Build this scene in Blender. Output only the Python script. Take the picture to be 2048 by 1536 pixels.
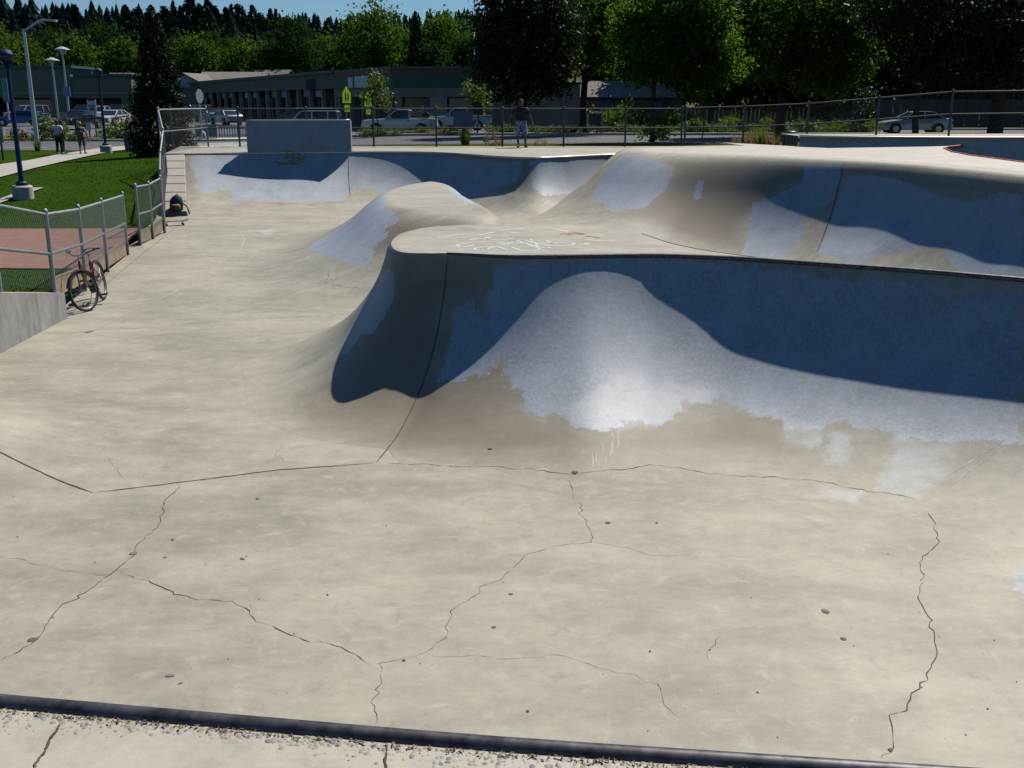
import bpy, bmesh, math, random
import numpy as np
from mathutils import Vector, Matrix

for o in list(bpy.data.objects):
    bpy.data.objects.remove(o, do_unlink=True)
SC = bpy.context.scene
COL = SC.collection

# ------------------------------------------------------------------ camera
EYE = Vector((0.0, 0.0, 1.65))
PITCH = math.radians(15.2)
FPX = 2070.0                                  # focal length in pixels of the 2048 wide photograph
cam = bpy.data.cameras.new('Camera')
cam.sensor_width = 36.0
cam.lens = FPX / 2048.0 * 36.0
cam.clip_start = 0.05
cam.clip_end = 6000.0
cam_o = bpy.data.objects.new('Camera', cam)
COL.objects.link(cam_o)
cam_o.location = EYE
cam_o.rotation_euler = (math.pi / 2 - PITCH, 0, 0)
SC.camera = cam_o

# ------------------------------------------------------------------ sky and sun
SUN = Vector((0.36, 0.49, 0.79)).normalized()
SUN_EL = math.asin(SUN.z)
SUN_AZ = math.atan2(SUN.x, SUN.y)
world = bpy.data.worlds.new('World')
SC.world = world
world.use_nodes = True
wn = world.node_tree
sky = wn.nodes.new('ShaderNodeTexSky')
sky.sky_type = 'NISHITA'
sky.sun_disc = False
sky.sun_elevation = SUN_EL
sky.sun_rotation = SUN_AZ
sky.air_density = 1.0
sky.dust_density = 0.0
sky.ozone_density = 2.0
bg = wn.nodes['Background']
bg.inputs['Strength'].default_value = 0.054
tint = wn.nodes.new('ShaderNodeVectorMath')        # clear deep blue late-summer sky
tint.operation = 'MULTIPLY'
tint.inputs[1].default_value = (0.66, 0.90, 1.13)
wn.links.new(sky.outputs['Color'], tint.inputs[0])
wn.links.new(tint.outputs[0], bg.inputs['Color'])
sun = bpy.data.lights.new('Sun', 'SUN')
sun.energy = 5.0
sun.angle = math.radians(0.53)
sun.color = (1.0, 0.945, 0.86)
sun_o = bpy.data.objects.new('Sun', sun)
COL.objects.link(sun_o)
sun_o.rotation_euler = SUN.to_track_quat('Z', 'Y').to_euler()
vs = SC.view_settings
vs.view_transform = 'Standard'
vs.look = 'None'
vs.exposure = 0.18
SC.cycles.diffuse_bounces = 0
SC.cycles.max_bounces = 8
vs.gamma = 1.0
vs.use_curve_mapping = False

# ------------------------------------------------------------------ helpers
CP, SP = math.cos(PITCH), math.sin(PITCH)

def ray(px, py):
    """viewing direction of a photograph pixel (2048 x 1536)"""
    a = (px - 1024.0) / FPX
    b = (768.0 - py) / FPX
    return Vector((a, CP + b * SP, -SP + b * CP))

def on_z(px, py, z=0.0):
    d = ray(px, py)
    return EYE + d * ((z - EYE.z) / d.z)

def at_y(px, py, y):
    d = ray(px, py)
    return EYE + d * (y / d.y)

def smooth(a, b, x):
    t = np.clip((np.asarray(x, float) - a) / (b - a), 0, 1)
    return t * t * (3 - 2 * t)

def tag(o, label=None, cat=None, group=None, kind=None):
    if label: o['label'] = label
    if cat: o['category'] = cat
    if group: o['group'] = group
    if kind: o['kind'] = kind
    return o

def empty(name, loc=(0, 0, 0), rz=0.0, label=None, cat=None, group=None):
    o = bpy.data.objects.new(name, None)
    o.empty_display_size = 0.1
    COL.objects.link(o)
    o.location = loc
    o.rotation_euler = (0, 0, rz)
    return tag(o, label, cat, group)

def mesh_obj(name, verts, faces, mat=None, parent=None, smooth_=False, mats=None, midx=None, sharp=None, attrs=None, world=False):
    me = bpy.data.meshes.new(name)
    if world and parent is not None:
        inv = Matrix.Translation(parent.location) @ parent.rotation_euler.to_matrix().to_4x4()
        inv = inv.inverted()
        a = np.asarray(verts, float)
        M = np.array(inv)
        verts = (a @ M[:3, :3].T + M[:3, 3])
    if isinstance(verts, np.ndarray): verts = verts.tolist()
    if isinstance(faces, np.ndarray): faces = faces.tolist()
    me.from_pydata(verts, [], faces)
    for m in (mats or ([mat] if mat else [])):
        me.materials.append(m)
    if midx is not None:
        me.polygons.foreach_set('material_index', np.asarray(midx, dtype=np.int32))
    if smooth_:
        me.polygons.foreach_set('use_smooth', np.ones(len(me.polygons), dtype=bool))
    if attrs:
        for k, v in attrs.items():
            at = me.attributes.new(k, 'FLOAT', 'POINT')
            at.data.foreach_set('value', np.asarray(v, dtype=np.float32))
    me.update()
    if sharp is not None:
        me.set_sharp_from_angle(angle=math.radians(sharp))
    o = bpy.data.objects.new(name, me)
    COL.objects.link(o)
    if parent is not None: o.parent = parent
    return o

class MB:
    """collects simple shapes and links them as one mesh"""
    def __init__(s):
        s.v = []; s.f = []; s.m = []; s.cur = 0
    def add(s, vs_, fs_):
        n = len(s.v)
        s.v.extend([tuple(v) for v in vs_])
        for f in fs_:
            s.f.append(tuple(i + n for i in f)); s.m.append(s.cur)
        return s
    def box(s, c, size, rz=0.0, rx=0.0, ry=0.0):
        hx, hy, hz = size[0] / 2, size[1] / 2, size[2] / 2
        R = Matrix.Rotation(rz, 3, 'Z') @ Matrix.Rotation(ry, 3, 'Y') @ Matrix.Rotation(rx, 3, 'X')
        c = Vector(c)
        vs_ = [c + R @ Vector((x * hx, y * hy, z * hz)) for x in (-1, 1) for y in (-1, 1) for z in (-1, 1)]
        return s.add(vs_, [(0, 1, 3, 2), (4, 6, 7, 5), (0, 4, 5, 1), (2, 3, 7, 6), (0, 2, 6, 4), (1, 5, 7, 3)])
    def box2(s, a, b):
        return s.box([(a[i] + b[i]) / 2 for i in range(3)], [abs(b[i] - a[i]) for i in range(3)])
    def beam(s, p0, p1, w, h, up=(0, 0, 1)):
        p0, p1 = Vector(p0), Vector(p1)
        d = (p1 - p0).normalized(); u = Vector(up)
        sd = d.cross(u)
        if sd.length < 1e-4: sd = d.cross(Vector((0, 1, 0)))
        sd.normalize(); u = sd.cross(d)
        q = []
        for p in (p0, p1):
            for a, b in ((-1, -1), (1, -1), (1, 1), (-1, 1)):
                q.append(p + sd * (a * w / 2) + u * (b * h / 2))
        return s.add(q, [(3, 2, 1, 0), (4, 5, 6, 7), (0, 1, 5, 4), (1, 2, 6, 5), (2, 3, 7, 6), (3, 0, 4, 7)])
    def tube(s, path, r, n=8, caps=True):
        P = [Vector(p) for p in path]
        rs = r if isinstance(r, (list, tuple, np.ndarray)) else [r] * len(P)
        q = []; prev = None
        for i, p in enumerate(P):
            d = (P[min(i + 1, len(P) - 1)] - P[max(i - 1, 0)]).normalized()
            if prev is None:
                a = d.cross(Vector((0, 0, 1)))
                if a.length < 1e-3: a = d.cross(Vector((0, 1, 0)))
            else:
                a = prev - d * prev.dot(d)
            a.normalize(); prev = a
            b = d.cross(a)
            for k in range(n):
                t = 2 * math.pi * k / n
                q.append(p + (a * math.cos(t) + b * math.sin(t)) * rs[i])
        f = []
        for i in range(len(P) - 1):
            for k in range(n):
                f.append((i * n + k, i * n + (k + 1) % n, (i + 1) * n + (k + 1) % n, (i + 1) * n + k))
        if caps:
            f.append(tuple(range(n - 1, -1, -1)))
            f.append(tuple(range((len(P) - 1) * n, len(P) * n)))
        return s.add(q, f)
    def lathe(s, prof, c=(0, 0, 0), n=16):
        q = []
        for r, z in prof:
            for k in range(n):
                t = 2 * math.pi * k / n
                q.append((c[0] + r * math.cos(t), c[1] + r * math.sin(t), c[2] + z))
        f = []
        for i in range(len(prof) - 1):
            for k in range(n):
                f.append((i * n + k, i * n + (k + 1) % n, (i + 1) * n + (k + 1) % n, (i + 1) * n + k))
        f.append(tuple(range(n - 1, -1, -1)))
        f.append(tuple(range((len(prof) - 1) * n, len(prof) * n)))
        return s.add(q, f)
    def prism(s, poly, z0, z1):
        n = len(poly)
        q = [(p[0], p[1], z0) for p in poly] + [(p[0], p[1], z1) for p in poly]
        f = [tuple(range(n - 1, -1, -1)), tuple(range(n, 2 * n))]
        for i in range(n):
            j = (i + 1) % n
            f.append((i, j, n + j, n + i))
        return s.add(q, f)
    def torus(s, c, R, r, axis, n=32, k=8, flat=1.0):
        ax = Vector(axis).normalized()
        a = ax.cross(Vector((0, 0, 1)))
        if a.length < 1e-3: a = Vector((1, 0, 0))
        a.normalize(); b = ax.cross(a); c = Vector(c)
        q = []; f = []
        for i in range(n):
            t = 2 * math.pi * i / n
            rd = a * math.cos(t) + b * math.sin(t)
            for j in range(k):
                u = 2 * math.pi * j / k
                q.append(c + rd * (R + r * math.cos(u)) + ax * (r * flat * math.sin(u)))
        for i in range(n):
            for j in range(k):
                f.append((i * k + j, ((i + 1) % n) * k + j, ((i + 1) % n) * k + (j + 1) % k, i * k + (j + 1) % k))
        return s.add(q, f)
    def build(s, name, mat, parent=None, smooth_=False, sharp=None, world=False, mats=None):
        return mesh_obj(name, s.v, s.f, mat, parent, smooth_, mats=mats, midx=(s.m if mats else None), sharp=sharp, world=world)

def copy_tree(o, parent=None):
    c = o.copy(); COL.objects.link(c)
    c.parent = parent
    for ch in o.children:
        copy_tree(ch, c)
    return c

# ------------------------------------------------------------------ materials
MATS = {}
def nt_new(name):
    m = bpy.data.materials.new(name); m.use_nodes = True
    nt = m.node_tree
    b = nt.nodes['Principled BSDF']
    return m, nt, b

def N(nt, typ, **kw):
    n = nt.nodes.new(typ)
    for k, v in kw.items():
        if k in n.inputs: n.inputs[k].default_value = v
        else: setattr(n, k, v)
    return n

def plain(name, col, rough=0.6, metal=0.0, var=0.12, scale=4.0, spec=0.5, coat=0.0):
    """plain paint or solid colour with slight procedural mottling"""
    if name in MATS: return MATS[name]
    m, nt, b = nt_new(name)
    tc = N(nt, 'ShaderNodeTexCoord')
    no = N(nt, 'ShaderNodeTexNoise', Scale=scale, Detail=4.0)
    nt.links.new(tc.outputs['Object'], no.inputs['Vector'])
    rp = N(nt, 'ShaderNodeMapRange')
    rp.inputs['From Min'].default_value = 0.3; rp.inputs['From Max'].default_value = 0.7
    rp.inputs['To Min'].default_value = 1 - var; rp.inputs['To Max'].default_value = 1 + var
    nt.links.new(no.outputs['Fac'], rp.inputs['Value'])
    mx = N(nt, 'ShaderNodeVectorMath', operation='SCALE')
    mx.inputs[0].default_value = col[:3]
    nt.links.new(rp.outputs[0], mx.inputs['Scale'])
    nt.links.new(mx.outputs[0], b.inputs['Base Color'])
    b.inputs['Roughness'].default_value = rough
    b.inputs['Metallic'].default_value = metal
    b.inputs['Specular IOR Level'].default_value = spec
    b.inputs['Coat Weight'].default_value = coat
    MATS[name] = m
    return m

def mixc(nt, fac, a, b, blend='MIX'):
    n = nt.nodes.new('ShaderNodeMix'); n.data_type = 'RGBA'; n.blend_type = blend
    for s_, v in ((n.inputs[0], fac), (n.inputs[6], a), (n.inputs[7], b)):
        if hasattr(v, 'is_output') or isinstance(v, bpy.types.NodeSocket): nt.links.new(v, s_)
        elif isinstance(v, (int, float)): s_.default_value = v
        else: s_.default_value = (*v[:3], 1.0)
    return n.outputs[2]

def mathn(nt, op, a, b=None, c=None, clamp=False):
    n = nt.nodes.new('ShaderNodeMath'); n.operation = op; n.use_clamp = clamp
    for i, v in enumerate((a, b, c)):
        if v is None: continue
        if isinstance(v, bpy.types.NodeSocket): nt.links.new(v, n.inputs[i])
        else: n.inputs[i].default_value = v
    return n.outputs[0]

def noise(nt, vec, scale, detail=4.0, rough=0.55, dist=0.0):
    n = N(nt, 'ShaderNodeTexNoise', Scale=scale, Detail=detail, Roughness=rough, Distortion=dist)
    nt.links.new(vec, n.inputs['Vector'])
    return n.outputs['Fac']

def maprange(nt, v, a, b, c=0.0, d=1.0, smoothstep=False):
    n = nt.nodes.new('ShaderNodeMapRange')
    if smoothstep: n.interpolation_type = 'SMOOTHSTEP'
    nt.links.new(v, n.inputs['Value'])
    for k, x in (('From Min', a), ('From Max', b), ('To Min', c), ('To Max', d)):
        n.inputs[k].default_value = x
    return n.outputs[0]

def scaled_vec(nt, vec, s, rot=(0, 0, 0)):
    mp = nt.nodes.new('ShaderNodeMapping')
    mp.inputs['Scale'].default_value = s
    mp.inputs['Rotation'].default_value = rot
    nt.links.new(vec, mp.inputs['Vector'])
    return mp.outputs[0]

def concrete(name, painted=True, drips=False, base=(0.382, 0.356, 0.282), dark=(0.213, 0.199, 0.156), paintcol=(0.265, 0.298, 0.335)):
    m, nt, b = nt_new(name)
    geo = N(nt, 'ShaderNodeNewGeometry')
    P = geo.outputs['Position']
    big = noise(nt, P, 0.55, 5, 0.6)
    st = noise(nt, scaled_vec(nt, P, (1.2, 2.3, 2.0), (0, 0, 0.16)), 1.0, 8, 0.68, 0.2)
    st2 = noise(nt, scaled_vec(nt, P, (2.6, 5.2, 4.0), (0, 0, -0.3)), 1.5, 7, 0.66, 0.3)
    fine = noise(nt, P, 38, 5, 0.7)
    grain = noise(nt, P, 190, 3, 0.7)
    f1 = maprange(nt, big, 0.36, 0.64)
    f2 = maprange(nt, st, 0.34, 0.66)
    mixf = mathn(nt, 'ADD', mathn(nt, 'MULTIPLY', f1, 0.42), mathn(nt, 'MULTIPLY', f2, 0.58))
    col = mixc(nt, mixf, dark, base)
    col = mixc(nt, mathn(nt, 'MULTIPLY', maprange(nt, st2, 0.58, 0.74), 0.34), col, (0.52, 0.47, 0.39))
    col = mixc(nt, mathn(nt, 'MULTIPLY', maprange(nt, st2, 0.42, 0.26), 0.30), col, (0.26, 0.25, 0.22))
    # dark specks and pits
    vo = N(nt, 'ShaderNodeTexVoronoi', Scale=9.0); nt.links.new(P, vo.inputs['Vector'])
    spk = mathn(nt, 'MULTIPLY', maprange(nt, vo.outputs['Distance'], 0.10, 0.04), maprange(nt, noise(nt, P, 4.3, 2), 0.54, 0.60))
    col = mixc(nt, mathn(nt, 'MULTIPLY', spk, 0.35), col, (0.1, 0.09, 0.08))
    # finer wheel scuffs
    scf = noise(nt, scaled_vec(nt, P, (9, 1.2, 3), (0, 0, 0.9)), 1.4, 4, 0.6, 0.8)
    col = mixc(nt, mathn(nt, 'MULTIPLY', maprange(nt, scf, 0.66, 0.78), 0.25), col, (0.55, 0.52, 0.45))
    mot = noise(nt, P, 5.5, 6, 0.72, 0.4)
    col = mixc(nt, mathn(nt, 'MULTIPLY', maprange(nt, mot, 0.54, 0.70), 0.42), col, (0.47, 0.435, 0.36))
    col = mixc(nt, mathn(nt, 'MULTIPLY', maprange(nt, mot, 0.47, 0.28), 0.55), col, (0.185, 0.172, 0.142))
    if drips:   # dark run-off streaks of old outdoor concrete
        dr_ = noise(nt, scaled_vec(nt, P, (5, 5, 0.5)), 1.6, 5, 0.65)
        col = mixc(nt, mathn(nt, 'MULTIPLY', maprange(nt, dr_, 0.50, 0.68), 0.65), col, (0.12, 0.12, 0.095))
        bl_ = noise(nt, P, 2.4, 6, 0.7)
        col = mixc(nt, mathn(nt, 'MULTIPLY', maprange(nt, bl_, 0.55, 0.75), 0.5), col, (0.60, 0.60, 0.58))
    rough_out = None
    if painted:
        at = N(nt, 'ShaderNodeAttribute', attribute_name='paint')
        at2 = N(nt, 'ShaderNodeAttribute', attribute_name='pale_paint_sheen')
        at3 = N(nt, 'ShaderNodeAttribute', attribute_name='stain')
        edge = mathn(nt, 'MULTIPLY', mathn(nt, 'SUBTRACT', noise(nt, scaled_vec(nt, P, (1.5, 1.5, 0.3)), 5.5, 5, 0.65), 0.5), 0.34)
        edge2 = mathn(nt, 'MULTIPLY', mathn(nt, 'SUBTRACT', noise(nt, P, 32, 4, 0.7), 0.5), 0.09)
        ee = mathn(nt, 'ADD', edge, edge2)
        # concrete of the walls is browner and dirtier
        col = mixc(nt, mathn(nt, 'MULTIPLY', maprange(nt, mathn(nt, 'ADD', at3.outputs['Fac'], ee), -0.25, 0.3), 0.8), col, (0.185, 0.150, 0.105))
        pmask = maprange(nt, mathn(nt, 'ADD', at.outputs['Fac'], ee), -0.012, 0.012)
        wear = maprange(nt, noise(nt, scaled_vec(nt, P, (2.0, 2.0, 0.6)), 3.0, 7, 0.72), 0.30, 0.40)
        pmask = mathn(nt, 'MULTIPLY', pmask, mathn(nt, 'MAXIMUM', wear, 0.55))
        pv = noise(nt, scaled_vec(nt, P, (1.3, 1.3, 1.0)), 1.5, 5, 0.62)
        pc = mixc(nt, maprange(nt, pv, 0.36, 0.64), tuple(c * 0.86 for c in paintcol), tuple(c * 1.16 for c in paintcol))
        # overlapping rolled-on patches of slightly different greys
        vp = N(nt, 'ShaderNodeTexVoronoi', distance='CHEBYCHEV', Scale=1.25)
        wob = N(nt, 'ShaderNodeTexNoise', Scale=2.5, Detail=4.0); nt.links.new(P, wob.inputs['Vector'])
        wv_ = N(nt, 'ShaderNodeVectorMath', operation='MULTIPLY_ADD'); wv_.inputs[1].default_value = (0.25, 0.25, 0.25)
        nt.links.new(wob.outputs['Color'], wv_.inputs[0]); nt.links.new(P, wv_.inputs[2])
        nt.links.new(wv_.outputs[0], vp.inputs['Vector'])
        sx_ = N(nt, 'ShaderNodeSeparateColor'); nt.links.new(vp.outputs['Color'], sx_.inputs[0])
        pc = mixc(nt, mathn(nt, 'MULTIPLY', maprange(nt, sx_.outputs[0], 0.55, 0.62), 0.45), pc, (0.27, 0.31, 0.37))
        pc = mixc(nt, mathn(nt, 'MULTIPLY', maprange(nt, sx_.outputs[1], 0.72, 0.78), 0.35), pc, (0.24, 0.26, 0.275))
        rol = noise(nt, scaled_vec(nt, P, (14, 14, 1.0)), 2.2, 4, 0.6)
        pc = mixc(nt, mathn(nt, 'MULTIPLY', maprange(nt, rol, 0.45, 0.72), 0.55), pc, (0.42, 0.46, 0.52))
        scr = noise(nt, scaled_vec(nt, P, (1.2, 1.2, 9)), 5.0, 4, 0.6, 0.4)
        pc = mixc(nt, mathn(nt, 'MULTIPLY', maprange(nt, scr, 0.60, 0.74), 0.5), pc, (0.15, 0.16, 0.18))
        pc = mixc(nt, mathn(nt, 'MULTIPLY', maprange(nt, noise(nt, scaled_vec(nt, P, (1, 1, 0.5)), 16, 5, 0.75), 0.52, 0.72), 0.4), pc, (0.38, 0.42, 0.46))
        pc = mixc(nt, mathn(nt, 'MULTIPLY', maprange(nt, noise(nt, scaled_vec(nt, P, (7, 7, 0.8)), 3.1, 4, 0.7), 0.60, 0.74), 0.4), pc, (0.16, 0.17, 0.185))
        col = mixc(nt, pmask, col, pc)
        rough_out = mathn(nt, 'MULTIPLY_ADD', pmask, -0.10, 0.66)
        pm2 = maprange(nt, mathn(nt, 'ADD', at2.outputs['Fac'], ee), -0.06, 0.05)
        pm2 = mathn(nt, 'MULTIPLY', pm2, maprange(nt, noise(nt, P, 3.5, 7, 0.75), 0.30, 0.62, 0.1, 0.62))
        col = mixc(nt, pm2, col, (0.46, 0.485, 0.505))  # pale paint patches, plus sunlit brightness low on the platform wall painted in
    # grain in value
    g = mathn(nt, 'ADD', mathn(nt, 'MULTIPLY', fine, 0.22), mathn(nt, 'MULTIPLY', grain, 0.22))
    g = mathn(nt, 'ADD', g, 0.78)
    sc_ = N(nt, 'ShaderNodeVectorMath', operation='SCALE')
    nt.links.new(col, sc_.inputs[0]); nt.links.new(g, sc_.inputs['Scale'])
    nt.links.new(sc_.outputs[0], b.inputs['Base Color'])
    b.inputs['Roughness'].default_value = 0.62
    if rough_out is not None: nt.links.new(rough_out, b.inputs['Roughness'])
    b.inputs['Specular IOR Level'].default_value = 0.5
    bp = N(nt, 'ShaderNodeBump', Strength=0.25, Distance=0.004)
    nt.links.new(mathn(nt, 'ADD', fine, mathn(nt, 'MULTIPLY', st, 1.5)), bp.inputs['Height'])
    nt.links.new(bp.outputs[0], b.inputs['Normal'])
    MATS[name] = m
    return m

M_CONC = concrete('concrete_painted')
M_PLAIN_CONC = concrete('concrete_plain', painted=False)
M_DECK = concrete('concrete_deck', painted=False, base=(0.43, 0.40, 0.34), dark=(0.34, 0.31, 0.26))
M_STEEL = plain('coping_steel', (0.07, 0.07, 0.078), 0.48, 0.5, 0.6, 22, 0.4)
M_GALV = plain('galvanised_steel', (0.30, 0.33, 0.345), 0.5, 0.45, 0.15, 9)
M_BLACK = plain('crack_dark', (0.035, 0.03, 0.025), 0.9, 0, 0.4, 40, 0.1)

# ------------------------------------------------------------------ the concrete skate park
def floor_z(x, y):
    x = np.asarray(x, float); y = np.asarray(y, float)
    z = np.full(np.broadcast(x, y).shape, -1.65)
    # deep bowl behind the platform
    z = z - 0.75 * smooth(0.5, 4.5, x) * smooth(12.6, 15.5, y + 0.35 * (x - 2.5))
    # low hump at the left of the near bowl
    dx, dy = x + 6.3, y - 9.3
    z = z + 0.55 * np.exp(-(dx * dx / 2.6 + dy * dy / 1.4))
    # slow undulation of hand finished concrete
    z = z + 0.010 * np.sin(x * 1.1 + 0.4) * np.sin(y * 0.8)
    return z

def catmull(pts, step, loop=False):
    P = [np.array(p[:2], float) for p in pts]
    P = ([P[-2]] + P + [P[1]]) if loop else ([2 * P[0] - P[1]] + P + [2 * P[-1] - P[-2]])
    out = []
    for i in range(1, len(P) - 2):
        a, b, c, d = P[i - 1], P[i], P[i + 1], P[i + 2]
        for t in np.linspace(0, 1, 40, endpoint=False):
            out.append(0.5 * ((2 * b) + (-a + c) * t + (2 * a - 5 * b + 4 * c - d) * t * t + (-a + 3 * b - 3 * c + d) * t ** 3))
    out.append(P[-2])
    out = np.array(out)
    seg = np.r_[0, np.cumsum(np.hypot(*np.diff(out, axis=0).T))]
    n = max(3, int(seg[-1] / step) + 1)
    s = np.linspace(0, seg[-1], n)
    return np.c_[np.interp(s, seg, out[:, 0]), np.interp(s, seg, out[:, 1])], s

def key(pts_xy, s, C, vals):
    """values given at control points -> values at every contour sample"""
    idx = [int(np.argmin(np.hypot(C[:, 0] - p[0], C[:, 1] - p[1]))) for p in pts_xy]
    order = np.argsort(idx)
    xs = s[np.array(idx)[order]]; ys = np.array(vals, float)[order]
    v = np.interp(s, xs, ys)
    k = 2 * int(0.45 / max(s[1] - s[0], 1e-6)) + 1
    ker = np.hanning(k + 2)[1:-1]; ker /= ker.sum()
    return np.convolve(np.pad(v, k // 2, mode='edge'), ker, mode='valid')

def poly_sdf(p, poly):
    """signed distance, positive inside"""
    poly = np.asarray(poly, float)
    d = np.full(len(p), 1e9); ins = np.zeros(len(p), bool)
    n = len(poly)
    for i in range(n):
        a, b = poly[i], poly[(i + 1) % n]
        e = b - a; w = p - a
        t = np.clip((w @ e) / max(e @ e, 1e-9), 0, 1)
        q = w - t[:, None] * e
        d = np.minimum(d, np.hypot(q[:, 0], q[:, 1]))
        c = (a[1] > p[:, 1]) != (b[1] > p[:, 1])
        with np.errstate(divide='ignore', invalid='ignore'):
            xi = a[0] + (p[:, 1] - a[1]) / (b[1] - a[1]) * (b[0] - a[0])
        ins ^= c & (p[:, 0] < xi)
    return np.where(ins, d, -d)

def field(coords, polys):
    v = np.full(len(coords), -5.0)
    for q in polys:
        v = np.maximum(v, poly_sdf(coords, q))
    return v

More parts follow.
